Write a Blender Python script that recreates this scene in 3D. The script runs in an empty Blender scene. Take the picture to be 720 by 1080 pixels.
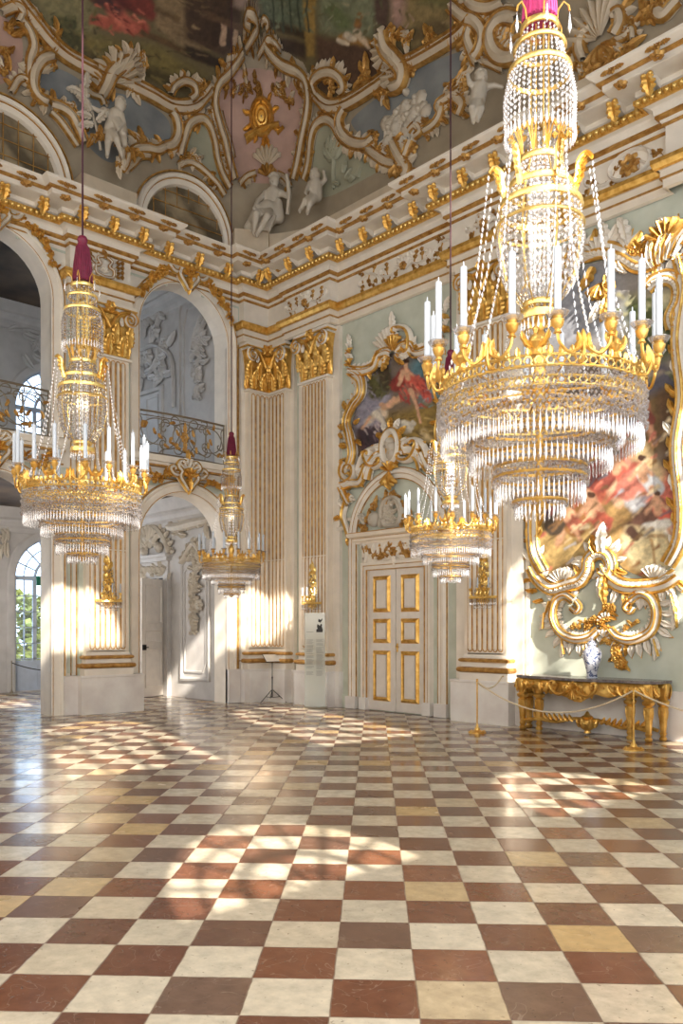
import bpy, math, random
import numpy as np
from mathutils import Vector, Matrix
from mathutils.geometry import tessellate_polygon
PI = math.pi
random.seed(7)
SC = bpy.context.scene
COL = SC.collection
sin, cos = math.sin, math.cos

# ------------------------------------------------------------------ camera
F, EYE, HY = 880.0, 1.77, 663.0
ANG = math.radians(137.28)
FW = (cos(ANG), sin(ANG)); RT = (sin(ANG), -cos(ANG))
CAMX, CAMY = 16.45, -12.8
cd = bpy.data.cameras.new('camera')
cam = bpy.data.objects.new('camera', cd); COL.objects.link(cam)
cam.location = (CAMX, CAMY, EYE)
cam.rotation_euler = (PI/2, 0, ANG - PI/2)
cd.sensor_fit = 'VERTICAL'; cd.sensor_height = 36.0
cd.lens = F/1080*36.0
cd.shift_y = (HY - 540.0)/1080.0
cd.clip_start = 0.05; cd.clip_end = 200
SC.camera = cam

# a photograph's pixel as a point on a real surface of the hall
def ray(px, py):
    a = (px-360)/F; b = -(py-HY)/F
    return (FW[0]+a*RT[0], FW[1]+a*RT[1], b)
def RP(px, py, w=0.0):      # on the right wall, w in front of it -> (x, z)
    d = ray(px, py); t = (-w-CAMY)/d[1]
    return (CAMX+t*d[0], EYE+t*d[2])
def LP(px, py, w=0.0):      # on the left wall -> (y, z)
    d = ray(px, py); t = (w-CAMX)/d[0]
    return (CAMY+t*d[1], EYE+t*d[2])
def GP(px, py):             # on the floor
    d = ray(px, py); t = -EYE/d[2]
    return (CAMX+t*d[0], CAMY+t*d[1])
def project(x, y, z):
    dx, dy = x-CAMX, y-CAMY; Z = dx*FW[0]+dy*FW[1]
    return 360+F*(dx*RT[0]+dy*RT[1])/Z, HY-F*(z-EYE)/Z

# ------------------------------------------------------------------ surface maps (u along, v up, w out)
def RW(u, v, w): return (u, -w, v)
def LW(u, v, w): return (w, u, v)
EWY = -1.2
def EW(u, v, w): return (u, EWY-w, v)
WWX = -6.8
def WW(u, v, w): return (WWX+w, u, v)
EX = 17.6
def EA(u, v, w): return (EX-w, -u, v)
def ID(u, v, w): return (u, v, w)
# attic and cove
VZ, VH, VD, RC = 12.5, 4.6, 5.0, 2.2
def cove_d(z):
    if z <= VZ: return 0.0
    s = min(0.999, (z-VZ)/VH)
    return VD*(1-math.sqrt(1-s*s))
def CV(u, v, w):
    d = cove_d(v)
    nd, nz = 1.0, 0.0
    if v > VZ:
        s = min(0.999, (v-VZ)/VH); c = math.sqrt(1-s*s)
        nd, nz = VH*c, -VD*s; l = math.hypot(nd, nz); nd /= l; nz /= l
    d += nd*w; z = v+nz*w
    if u <= -RC: return (d, u, z)
    if u >= RC: return (u, -d, z)
    ph = (u+RC)/(2*RC)*PI/2
    r = max(RC-d, 0.04)
    return (RC-r*cos(ph), -RC+r*sin(ph), z)
def hdist(x, y):
    if x < RC and -y < RC: return RC-math.hypot(x-RC, y+RC)
    return min(x, -y)
def CP(px, py):             # pixel -> (u, v) on attic / cove
    d = ray(px, py); t = 4.0; p = None
    while t < 40:
        x, y, z = CAMX+t*d[0], CAMY+t*d[1], EYE+t*d[2]
        if hdist(x, y)-cove_d(z) < 0:
            lo, hi = t-0.1, t
            for _ in range(20):
                m = (lo+hi)/2
                x, y, z = CAMX+m*d[0], CAMY+m*d[1], EYE+m*d[2]
                if hdist(x, y)-cove_d(z) < 0: hi = m
                else: lo = m
            break
        t += 0.1
    if x < RC and -y < RC:
        ph = math.atan2(y+RC, RC-x)
        return (-RC+ph/(PI/2)*2*RC, z)
    return (y, z) if x < -y else (x, z)

# ------------------------------------------------------------------ mesh builder
class MB:
    def __init__(s): s.v = []; s.f = []
    def add(s, vs, fs):
        b = len(s.v); s.v.extend(vs); s.f.extend([tuple(i+b for i in f) for f in fs])
    def build(s, name, mat, parent=None, smooth=True, loc=None, auto=None):
        me = bpy.data.meshes.new(name)
        o = bpy.data.objects.new(name, me); COL.objects.link(o)
        off = Vector(loc) if loc else Vector((0, 0, 0))
        if parent is not None:
            r = parent
            while r.parent is not None: r = r.parent
            off = WLOC.get(r.name, Vector((0, 0, 0)))
            o.parent = parent
        elif loc:
            o.location = loc; WLOC[o.name] = off
        vs = [(a[0]-off.x, a[1]-off.y, a[2]-off.z) for a in s.v]
        me.from_pydata(vs, [], s.f)
        if smooth: me.polygons.foreach_set('use_smooth', [True]*len(me.polygons))
        me.materials.append(mat); me.update()
        if smooth and auto is None: auto = 40
        if smooth and auto:
            try: me.set_sharp_from_angle(angle=math.radians(auto))
            except Exception: pass
        return o
def split_build(mb, name, mt, parent, smooth=True):
    """one object for each group of shells that lie close together"""
    n = len(mb.v); par = list(range(n))
    def find(i):
        while par[i] != i: par[i] = par[par[i]]; i = par[i]
        return i
    for f in mb.f:
        r = find(f[0])
        for k in f[1:]: par[find(k)] = r
    ids = {}; isl = np.array([ids.setdefault(find(i), len(ids)) for i in range(n)]); k = len(ids)
    P = np.array(mb.v); lo = np.full((k, 3), 1e9); hi = -lo
    np.minimum.at(lo, isl, P); np.maximum.at(hi, isl, P)
    size = (hi-lo).max(1); grp = list(range(k))
    def fg(i):
        while grp[i] != i: i = grp[i]
        return i
    for i in range(k):
        gap = np.sqrt((np.maximum(0, np.maximum(lo[i]-hi, lo-hi[i]))**2).sum(1))
        for j in np.nonzero(gap <= np.maximum(.02, .5*np.maximum(size[i], size)))[0]:
            a, b = fg(i), fg(int(j))
            if a != b: grp[max(a, b)] = min(a, b)
    gi = [fg(i) for i in range(k)]; out = []
    for g in sorted(set(gi)):
        m = MB(); mp = {}
        for f in mb.f:
            if gi[isl[f[0]]] != g: continue
            for q in f:
                if q not in mp: mp[q] = len(m.v); m.v.append(mb.v[q])
            m.f.append(tuple(mp[q] for q in f))
        out.append(m.build(name, mt, parent, smooth))
    return out
WLOC = {}
def tag(o, label=None, cat=None, group=None, kind=None):
    if label: o['label'] = label
    if cat: o['category'] = cat
    if group: o['group'] = group
    if kind: o['kind'] = kind
    return o
def thing(name, label, cat, loc=(0, 0, 0), group=None):
    o = bpy.data.objects.new(name, None); COL.objects.link(o); o.location = loc
    o.empty_display_size = 0.1
    WLOC[o.name] = Vector(loc)
    return tag(o, label, cat, group)
def struct(mb, name, mat, smooth=False):
    o = mb.build(name, mat, None, smooth); o['kind'] = 'structure'; return o
def kids(o): return [c for c in bpy.data.objects if c.parent == o]
def dup(root, loc, label=None, group=None, rotz=None):
    r = root.copy(); COL.objects.link(r); r.location = loc; WLOC[r.name] = Vector(loc)
    if rotz is not None: r.rotation_euler = (0, 0, rotz)
    if label: r['label'] = label
    if group: r['group'] = group
    for ch in kids(root):
        c = ch.copy(); COL.objects.link(c); c.parent = r
        for g in kids(ch):
            d = g.copy(); COL.objects.link(d); d.parent = c
    return r

# ------------------------------------------------------------------ shapes
def box(mb, m, u0, u1, v0, v1, w0, w1):
    p = [m(u, v, w) for w in (w0, w1) for v in (v0, v1) for u in (u0, u1)]
    mb.add(p, [(0, 2, 3, 1), (4, 5, 7, 6), (0, 1, 5, 4), (2, 6, 7, 3), (0, 4, 6, 2), (1, 3, 7, 5)])
def rows(mb, R, closed=False, caps=False):
    n, k = len(R), len(R[0]); vs = [p for r in R for p in r]; fs = []
    for i in range(n-1):
        for j in range(k if closed else k-1):
            j2 = (j+1) % k
            fs.append((i*k+j, i*k+j2, (i+1)*k+j2, (i+1)*k+j))
    if caps:
        fs.append(tuple(range(k))[::-1]); fs.append(tuple((n-1)*k+j for j in range(k)))
    mb.add(vs, fs)
def prism(mb, m, poly, w0, w1, back=True):
    n = len(poly)
    tri = tessellate_polygon([[Vector((a, b, 0)) for a, b in poly]])
    vs = [m(a, b, w0) for a, b in poly]+[m(a, b, w1) for a, b in poly]
    fs = [(i, (i+1) % n, n+(i+1) % n, n+i) for i in range(n)]
    fs += [tuple(n+i for i in t) for t in tri]
    if back: fs += [tuple(t) for t in tri]
    mb.add(vs, fs)
def patch(mb, m, poly, w=0.015, rings=5):
    n = len(poly); cu = sum(p[0] for p in poly)/n; cv = sum(p[1] for p in poly)/n
    R = [[m(cu+(a-cu)*k/rings, cv+(b-cv)*k/rings, w) for a, b in poly] for k in range(1, rings+1)]
    b = len(mb.v); rows(mb, R, True)
    mb.v.append(m(cu, cv, w)); c = len(mb.v)-1
    mb.f.extend((b+(j+1) % n, b+j, c) for j in range(n))
def nrm(path, closed=False):
    n = len(path); out = []
    for i in range(n):
        if closed: a, b = path[i-1], path[(i+1) % n]
        else: a, b = path[max(i-1, 0)], path[min(i+1, n-1)]
        dx, dy = b[0]-a[0], b[1]-a[1]; l = math.hypot(dx, dy) or 1
        out.append((-dy/l, dx/l))
    return out
def miter(path, closed=False):      # normals whose length keeps a moulding's width round sharp corners
    n = len(path); out = []
    for i in range(n):
        p = path[i]
        a = path[i-1] if (i or closed) else None
        b = path[(i+1) % n] if (i < n-1 or closed) else None
        ns = []
        for q, r in ((a, p), (p, b)):
            if q is None or r is None: continue
            dx, dy = r[0]-q[0], r[1]-q[1]; l = math.hypot(dx, dy) or 1
            ns.append((-dy/l, dx/l))
        if len(ns) == 1: out.append(ns[0]); continue
        mx, my = ns[0][0]+ns[1][0], ns[0][1]+ns[1][1]
        k = 1+ns[0][0]*ns[1][0]+ns[0][1]*ns[1][1]
        out.append((mx/max(k, .2), my/max(k, .2)))
    return out
def mold(mb, m, path, prof, closed=False):   # prof: (offset to the left of the path, w)
    N = miter(path, closed)
    R = [[m(p[0]+n[0]*o, p[1]+n[1]*o, w) for o, w in prof] for p, n in zip(path, N)]
    if closed: R.append(R[0])
    rows(mb, R)
def plansweep(mb, path, prof):               # prof: (distance into the room, z); path runs with the room on its right
    N = miter(path)
    rows(mb, [[(p[0]-n[0]*d, p[1]-n[1]*d, z) for d, z in prof] for p, n in zip(path, N)])
def fv(x, t): return x(t) if callable(x) else x
def relief(mb, m, path, width, height, w0=0.0, closed=False):
    N = nrm(path, closed); n = len(path); R = []
    for i, (p, q) in enumerate(zip(path, N)):
        t = i/(n-1); a = fv(width, t)/2; h = fv(height, t)
        R.append([m(p[0]+q[0]*o*a, p[1]+q[1]*o*a, w0+h*k) for o, k in ((-1, 0), (-.75, .65), (0, 1), (.75, .65), (1, 0))])
    if closed: R.append(R[0])
    rows(mb, R)
def tube(mb, pts, rad, n=6, m=ID, closed=False):
    P = [Vector(m(*p)) for p in pts]; k = len(P); R = []; up = None
    for i in range(k):
        if closed: t = P[(i+1) % k]-P[i-1]
        else: t = P[min(i+1, k-1)]-P[max(i-1, 0)]
        if t.length < 1e-9: t = Vector((0, 0, 1))
        t.normalize()
        if up is None:
            up = t.orthogonal().normalized()
        up = (up-t*up.dot(t)); up = up.normalized() if up.length > 1e-6 else t.orthogonal().normalized()
        b = t.cross(up); r = fv(rad, i/max(1, k-1))
        R.append([tuple(P[i]+(up*cos(2*PI*j/n)+b*sin(2*PI*j/n))*r) for j in range(n)])
    if closed: R.append(R[0])
    rows(mb, R, True, caps=not closed)
def lathe(mb, prof, c=(0, 0, 0), n=16):
    rows(mb, [[(c[0]+r*cos(2*PI*j/n), c[1]+r*sin(2*PI*j/n), c[2]+z) for j in range(n)] for r, z in prof], True)
def dome(mb, m, u, v, r, h, w0=0.0, n=7):
    R = [[m(u+r*cos(a)*cos(2*PI*j/n), v+r*cos(a)*sin(2*PI*j/n), w0+h*sin(a)) for j in range(n)] for a in (0, .55, 1.1, 1.5)]
    rows(mb, R, True)
def arc(c, r, a0, a1, n=16):
    return [(c[0]+r*cos(a0+(a1-a0)*i/n), c[1]+r*sin(a0+(a1-a0)*i/n)) for i in range(n+1)]
def archpath(uc, r, z0, zs, n=24):           # up the left leg, over, down the right leg
    return [(uc-r, z0)]+arc((uc, zs), r, PI, 0, n)+[(uc+r, z0)]
def spline(P, n=8, closed=False):
    out = []; k = len(P); seg = k if closed else k-1
    for i in range(seg):
        if closed: a, b, c, d = P[i-1], P[i], P[(i+1) % k], P[(i+2) % k]
        else: a, b, c, d = P[max(i-1, 0)], P[i], P[i+1], P[min(i+2, k-1)]
        for j in range(n):
            t = j/n
            out.append(tuple(.5*(2*b[q]+(c[q]-a[q])*t+(2*a[q]-5*b[q]+4*c[q]-d[q])*t*t+(3*b[q]-a[q]-3*c[q]+d[q])*t**3) for q in range(len(b))))
    if not closed: out.append(tuple(P[-1]))
    return out
def comb(mb, m, path, side, L, step, h=.05, w0=.03, lean=.5, off=0.0, wd=.34):
    """a row of close-set ribs that stand out from one side of a scroll"""
    N_ = nrm(path); acc = 0.0; n = len(path)
    for i in range(1, n-1):
        acc += math.dist(path[i], path[i-1])
        if acc < step: continue
        acc = 0.0; p, q = path[i], N_[i]; a = math.atan2(q[1]*side, q[0]*side)
        l = L*(.55+.45*sin(PI*i/(n-1)))
        leaf(mb, m, (p[0]+q[0]*side*off, p[1]+q[1]*side*off), a-lean, l, max(step*1.05, l*wd), lean*1.3, h, w0, None, 1, 5)
def curl(p, h, r, turn, sg, n=16, shrink=.25):   # a spiral end: from p with heading h
    out = []; x, y = p
    for i in range(1, n+1):
        rr = r*(1-(1-shrink)*i/n); da = turn/n
        x += cos(h+sg*da/2)*rr*da; y += sin(h+sg*da/2)*rr*da; h += sg*da
        out.append((x, y))
    return out
def scroll(P0, P1, bulge, v0=.18, v1=.18, s0=1, s1=1, t0=4.6, t1=4.6, n=14):
    """C or S scroll: an arc from P0 to P1 that bulges to the left by bulge*chord, its ends wound into volutes."""
    dx, dy = P1[0]-P0[0], P1[1]-P0[1]; L = math.hypot(dx, dy); b = bulge or 1e-3
    pts = []
    for i in range(n+1):
        t = i/n; k = 4*b*L*t*(1-t)
        pts.append((P0[0]+dx*t-dy/L*k, P0[1]+dy*t+dx/L*k))
    sg = -1 if b > 0 else 1
    h1 = math.atan2(pts[-1][1]-pts[-2][1], pts[-1][0]-pts[-2][0])
    h0 = math.atan2(pts[0][1]-pts[1][1], pts[0][0]-pts[1][0])
    e = curl(pts[-1], h1, v1*L, t1, sg*s1) if v1 else []
    s = curl(pts[0], h0, v0*L, t0, -sg*s0) if v0 else []
    return s[::-1]+pts+e
def leaf(mb, m, p, ang, L, W, bend=0.0, h=.04, w0=0.0, lift=None, lobes=4, n=12):
    x, y = p; a = ang; R = []
    for i in range(n+1):
        s = i/n
        env = max(.02, sin(PI*min(1, s*.86+.14))**.7)
        hw = W/2*env*(.62+.38*abs(sin(lobes*PI*s)))
        if i == n: hw = W*.02
        nx, ny = -sin(a), cos(a); lf = lift(s) if lift else 0
        R.append([m(x+nx*o*hw, y+ny*o*hw, w0+lf+h*k*env) for o, k in ((-1, .1), (-.55, .95), (0, .5), (.55, .95), (1, .1))])
        x += cos(a)*L/n; y += sin(a)*L/n; a += bend/n
    rows(mb, R)
def shell(mb, m, c, ang, r0, r1, spread, n=7, h=.07, w0=0.0):
    R = []
    for i in range(n*4+1):
        t = i/(n*4); a = ang-spread/2+spread*t; ph = abs(sin(n*PI*t))
        rr = r0+(r1-r0)*(.86+.14*ph)
        R.append([m(c[0]+cos(a)*q, c[1]+sin(a)*q, w0+hh*(.35+.65*ph)) for q, hh in ((r0, h*.25), (r0+(rr-r0)*.45, h*.8), (r0+(rr-r0)*.85, h), (rr, 0))])
    rows(mb, R)
def rosette(mb, m, c, r, h=.05, n=6, w0=0.0, rot=0.0):
    k = n*4; R = []
    for q, hh in ((0.12, .8), (.3, .75), (.36, .45), (.7, .75), (1.0, .1)):
        row = []
        for j in range(k):
            a = 2*PI*j/k+rot; f = 1 if q < .4 else .72+.28*abs(cos(n*a/2-n*rot/2))
            row.append(m(c[0]+r*q*f*cos(a), c[1]+r*q*f*sin(a), w0+h*hh*(1 if q < .4 else .6+.4*f)))
        R.append(row)
    rows(mb, R, True)
def sprig(mb, m, p, ang, L, bend=0.6, w0=0.0, leafL=None, n=4, h=.03):
    x, y = p; a = ang; pts = [(x, y)]
    lf = leafL or L*.34
    for i in range(n*2):
        x += cos(a)*L/(n*2); y += sin(a)*L/(n*2); a += bend/(n*2); pts.append((x, y))
        if i % 2 == 1:
            for sg in (-1, 1):
                leaf(mb, m, (x, y), a+sg*.8, lf*(1-.07*i), lf*.45, -sg*.9, h, w0, lobes=2, n=6)
    relief(mb, m, pts, lambda t: L*.07*(1-t*.7), h*.7, w0)
    leaf(mb, m, (x, y), a, lf*.9, lf*.5, .4, h, w0, lobes=2, n=6)
def garland(mb, m, path, r, w0=0.0, fat=1.0, h=.06):
    N = nrm(path); n = len(path)
    for i, (p, q) in enumerate(zip(path, N)):
        t = i/(n-1); k = (.45+.55*sin(PI*min(1, max(0, t))))*fat
        for _ in range(2):
            o = random.uniform(-.7, .7)*r*k; rr = r*random.uniform(.5, .8)*(.6+.4*k)
            pp = (p[0]+q[0]*o, p[1]+q[1]*o)
            if random.random() < .55: rosette(mb, m, pp, rr, h*random.uniform(.7, 1.2), random.choice((5, 6)), w0, random.random())
            else: leaf(mb, m, pp, random.uniform(0, 6.28), rr*2.1, rr*1.0, random.uniform(-1, 1), h*.6, w0, lobes=2, n=6)
def rocaille(mw, mg, m, P0, P1, bulge, width, h=.07, v0=.18, v1=.18, s0=1, s1=1, frill=5, side=1, w0=0.0, t0=4.6, t1=4.6, gold=.34):
    """a white scroll with a gilded ridge and a comb of acanthus along its outer side"""
    pts = scroll(P0, P1, bulge, v0, v1, s0, s1, t0, t1)
    n = len(pts)
    wd = lambda t: width*(.35+.65*sin(PI*min(1, max(0, t)))**.6)
    relief(mw, m, pts, wd, lambda t: h*(.6+.4*sin(PI*t)), w0)
    N = nrm(pts)
    sg = (1 if bulge > 0 else -1)*side
    for off, hh in ((.0, 1.0), (.52*sg, .8)):
        pg = [(p[0]+q[0]*wd(i/(n-1))*off, p[1]+q[1]*wd(i/(n-1))*off) for i, (p, q) in enumerate(zip(pts, N))]
        relief(mg, m, pg, lambda t: wd(t)*gold, h*.55, w0+h*.5*hh)
    if frill:
        a0 = 16 if v0 else 0; a1 = n-(16 if v1 else 0)
        for k in range(frill):
            i = int(a0+(a1-1-a0)*(k+.5)/frill); p, q = pts[i], N[i]
            ha = math.atan2(q[1]*sg, q[0]*sg)
            lean = .9*(k+.5-frill/2)/frill
            L = width*(1.5+.5*sin(PI*(k+.5)/frill))
            st = (p[0]+q[0]*sg*width*.35, p[1]+q[1]*sg*width*.35)
            leaf(mw if k % 2 else mg, m, st, ha-lean*sg, L, L*.55, lean*1.2, h*.8, w0, lobes=3, n=8)
    return pts

# ------------------------------------------------------------------ colours and materials
def lin(c): return tuple(((x/255)/12.92 if x <= 10 else ((x/255+.055)/1.055)**2.4) for x in c)
def rgb(*c): return lin(c)+(1,)
def new_mat(name):
    m = bpy.data.materials.new(name); m.use_nodes = True
    nt = m.node_tree; b = nt.nodes['Principled BSDF']; return m, nt, b
def N(nt, t, **k):
    n = nt.nodes.new(t)
    for a, v in k.items():
        if a.startswith('_'): n.inputs[a[1:].replace('_', ' ')].default_value = v
        else: setattr(n, a, v)
    return n
def mat(name, col, rough=.5, metal=0.0, var=.12, scale=6.0, bump=0.0, bscale=40.0, spec=.5, col2=None):
    m, nt, b = new_mat(name); L = nt.links.new
    tc = N(nt, 'ShaderNodeTexCoord'); no = N(nt, 'ShaderNodeTexNoise'); no.inputs['Scale'].default_value = scale; no.inputs['Detail'].default_value = 5
    L(tc.outputs['Object'], no.inputs['Vector'])
    mx = N(nt, 'ShaderNodeMix', data_type='RGBA')
    c2 = col2 or tuple(x*(1-var*2) for x in col[:3])+(1,)
    mx.inputs[6].default_value = tuple(min(1, x*(1+var*.3)) for x in col[:3])+(1,); mx.inputs[7].default_value = c2
    rmp = N(nt, 'ShaderNodeMapRange'); rmp.inputs[1].default_value = .35; rmp.inputs[2].default_value = .7
    L(no.outputs['Fac'], rmp.inputs[0]); L(rmp.outputs[0], mx.inputs[0]); L(mx.outputs[2], b.inputs['Base Color'])
    b.inputs['Roughness'].default_value = rough; b.inputs['Metallic'].default_value = metal
    b.inputs['Specular IOR Level'].default_value = spec
    if bump:
        n2 = N(nt, 'ShaderNodeTexNoise'); n2.inputs['Scale'].default_value = bscale; L(tc.outputs['Object'], n2.inputs['Vector'])
        bp = N(nt, 'ShaderNodeBump'); bp.inputs['Strength'].default_value = bump; bp.inputs['Distance'].default_value = .02
        L(n2.outputs['Fac'], bp.inputs['Height']); L(bp.outputs[0], b.inputs['Normal'])
    return m
M = {}
M['white'] = mat('white stucco', rgb(241, 232, 218), .55, var=.05, scale=3, bump=.05)
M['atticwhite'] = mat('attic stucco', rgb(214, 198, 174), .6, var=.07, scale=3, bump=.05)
M['cream'] = mat('cream paint', rgb(240, 228, 210), .5, var=.05, scale=3)
M['stone'] = mat('pale veined stone', rgb(238, 234, 228), .45, var=.08, scale=2.2, col2=rgb(222, 214, 208))
M['green'] = mat('pale grey green wall', rgb(205, 210, 196), .6, var=.07, scale=2.5, col2=rgb(190, 196, 180))
M['grey'] = mat('grey stucco', rgb(200, 196, 192), .65, var=.07, scale=3)
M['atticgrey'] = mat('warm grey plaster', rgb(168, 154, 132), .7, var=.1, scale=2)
M['gold'] = mat('gilding', rgb(240, 198, 112), .36, .72, var=.16, scale=9, bump=.3, bscale=26, col2=rgb(206, 152, 66))
M['oldgold'] = mat('dull ochre gilding', rgb(206, 162, 92), .45, .5, var=.18, scale=9, bump=.2, col2=rgb(162, 114, 54))
M['brightgold'] = mat('bright gilding', rgb(250, 214, 130), .28, .85, var=.08, scale=9, bump=.15)
M['pink'] = mat('rose stucco', rgb(188, 154, 140), .6, var=.12, scale=2)
M['sky'] = mat('painted grey blue sky', rgb(142, 146, 146), .6, var=.2, scale=1.3, col2=rgb(112, 116, 120))
M['sage'] = mat('sage stucco', rgb(172, 172, 150), .6, var=.08, scale=2)
M['statue'] = mat('white statue stucco', rgb(204, 194, 178), .6, var=.06, scale=5, bump=.05)
M['candle'] = mat('candle wax', rgb(196, 204, 214), .35, var=.02)
M['burgundy'] = mat('burgundy tassel silk', rgb(112, 20, 52), .6, var=.15, scale=30)
M['rose'] = mat('sunlit burgundy tassel silk', rgb(196, 62, 118), .6, var=.15, scale=30)  # burgundy silk with the sunlight on it put into the colour
M['rope'] = mat('dark red cord', rgb(66, 30, 40), .7, var=.1, scale=40)
M['whiterope'] = mat('cream rope', rgb(226, 208, 176), .7, var=.1, scale=60)
M['black'] = mat('black metal', rgb(38, 36, 36), .4, .4, var=.1)
M['iron'] = mat('grey wrought iron', rgb(150, 138, 118), .45, .5, var=.1)
M['marbletop'] = mat('grey marble top', rgb(128, 118, 114), .2, var=.3, scale=14, col2=rgb(84, 76, 76))
M['doorwhite'] = mat('white door paint', rgb(232, 224, 214), .45, var=.04)
M['bluewhite'] = mat('window frame paint', rgb(196, 206, 220), .5, var=.05)
M['doorshade'] = mat('doorway shade colour', rgb(66, 60, 56), .8, var=.1)  # flat tone that paints the shade inside the gallery doorway
M['foliage'] = mat('garden foliage', rgb(196, 190, 96), .7, var=.25, scale=1.2, col2=rgb(96, 120, 60))
M['gravel'] = mat('garden gravel', rgb(214, 214, 212), .8, var=.1)
M['exitgreen'] = mat('exit sign green', rgb(24, 110, 84), .4, var=.02)
M['paper'] = mat('white paper', rgb(240, 236, 230), .6, var=.02)
M['text'] = mat('grey print', rgb(120, 124, 122), .6, var=.02)
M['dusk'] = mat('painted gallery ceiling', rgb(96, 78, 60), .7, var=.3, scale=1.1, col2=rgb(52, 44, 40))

def attr_mat(name, rough=.6):
    m, nt, b = new_mat(name); L = nt.links.new
    at = N(nt, 'ShaderNodeAttribute', attribute_name='paint')
    tc = N(nt, 'ShaderNodeTexCoord'); no = N(nt, 'ShaderNodeTexNoise'); no.inputs['Scale'].default_value = 14; no.inputs['Detail'].default_value = 6
    L(tc.outputs['Object'], no.inputs['Vector'])
    hs = N(nt, 'ShaderNodeHueSaturation'); mr = N(nt, 'ShaderNodeMapRange'); mr.inputs[3].default_value = .82; mr.inputs[4].default_value = 1.18
    L(no.outputs['Fac'], mr.inputs[0]); L(mr.outputs[0], hs.inputs['Value']); L(at.outputs['Color'], hs.inputs['Color'])
    L(hs.outputs[0], b.inputs['Base Color']); b.inputs['Roughness'].default_value = rough
    return m
M['paint'] = attr_mat('painted fresco colours')

def crystal(name, tr=.6, tint=(1, 1, 1, 1), gl=.55, dc=None):
    m, nt, b = new_mat(name); L = nt.links.new; nt.nodes.remove(b)
    out = nt.nodes['Material Output']
    t = N(nt, 'ShaderNodeBsdfTransparent'); t.inputs[0].default_value = tint
    g = N(nt, 'ShaderNodeBsdfGlossy'); g.inputs['Roughness'].default_value = .12; g.inputs[0].default_value = (.92, .9, .9, 1)
    d = N(nt, 'ShaderNodeBsdfTranslucent'); d.inputs[0].default_value = (.66, .63, .64, 1)
    d2 = N(nt, 'ShaderNodeBsdfDiffuse'); d2.inputs[0].default_value = (.52, .50, .52, 1)
    dd = N(nt, 'ShaderNodeMixShader'); dd.inputs[0].default_value = .5; L(d.outputs[0], dd.inputs[1]); L(d2.outputs[0], dd.inputs[2])
    if dc: d.inputs[0].default_value = dc; d2.inputs[0].default_value = dc
    a = N(nt, 'ShaderNodeMixShader'); a.inputs[0].default_value = gl; L(dd.outputs[0], a.inputs[1]); L(g.outputs[0], a.inputs[2])
    fr = N(nt, 'ShaderNodeLayerWeight'); fr.inputs[0].default_value = .35
    mr = N(nt, 'ShaderNodeMapRange'); mr.inputs[3].default_value = 1-tr; mr.inputs[4].default_value = min(1, 1.35-tr)
    L(fr.outputs['Facing'], mr.inputs[0])
    c = N(nt, 'ShaderNodeMixShader'); L(mr.outputs[0], c.inputs[0]); L(t.outputs[0], c.inputs[1]); L(a.outputs[0], c.inputs[2])
    L(c.outputs[0], out.inputs[0])
    return m
M['crystal'] = crystal('cut crystal', .60)
M['pane'] = crystal('window glass', .93, (.97, .985, 1, 1), .9)
M['stele'] = crystal('frosted glass panel', .50, (.95, .98, .96, 1), .12, (.86, .90, .87, 1))
def dark_glass():
    m, nt, b = new_mat('old lunette glass'); b.inputs['Base Color'].default_value = rgb(74, 66, 52); b.inputs['Roughness'].default_value = .25
    L = nt.links.new; tc = N(nt, 'ShaderNodeTexCoord'); no = N(nt, 'ShaderNodeTexNoise'); no.inputs['Scale'].default_value = 1.6; no.inputs['Detail'].default_value = 4
    mx = N(nt, 'ShaderNodeMix', data_type='RGBA'); mx.inputs[6].default_value = rgb(96, 86, 70); mx.inputs[7].default_value = rgb(168, 152, 124)
    L(tc.outputs['Object'], no.inputs[0]); r = N(nt, 'ShaderNodeMapRange'); r.inputs[1].default_value = .4; r.inputs[2].default_value = .65
    L(no.outputs[0], r.inputs[0]); L(r.outputs[0], mx.inputs[0]); L(mx.outputs[2], b.inputs['Base Color'])
    return m
M['lunette'] = dark_glass()
def porcelain():
    m, nt, b = new_mat('blue and white porcelain'); L = nt.links.new
    tc = N(nt, 'ShaderNodeTexCoord'); no = N(nt, 'ShaderNodeTexNoise'); no.inputs['Scale'].default_value = 17; no.inputs['Detail'].default_value = 7; no.inputs['Distortion'].default_value = 1.5
    L(tc.outputs['Object'], no.inputs[0])
    r = N(nt, 'ShaderNodeMapRange'); r.inputs[1].default_value = .47; r.inputs[2].default_value = .55; L(no.outputs[0], r.inputs[0])
    mx = N(nt, 'ShaderNodeMix', data_type='RGBA'); mx.inputs[6].default_value = rgb(206, 208, 218); mx.inputs[7].default_value = rgb(78, 90, 126)
    L(r.outputs[0], mx.inputs[0]); L(mx.outputs[2], b.inputs['Base Color']); b.inputs['Roughness'].default_value = .12
    return m
M['porcelain'] = porcelain()

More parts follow.
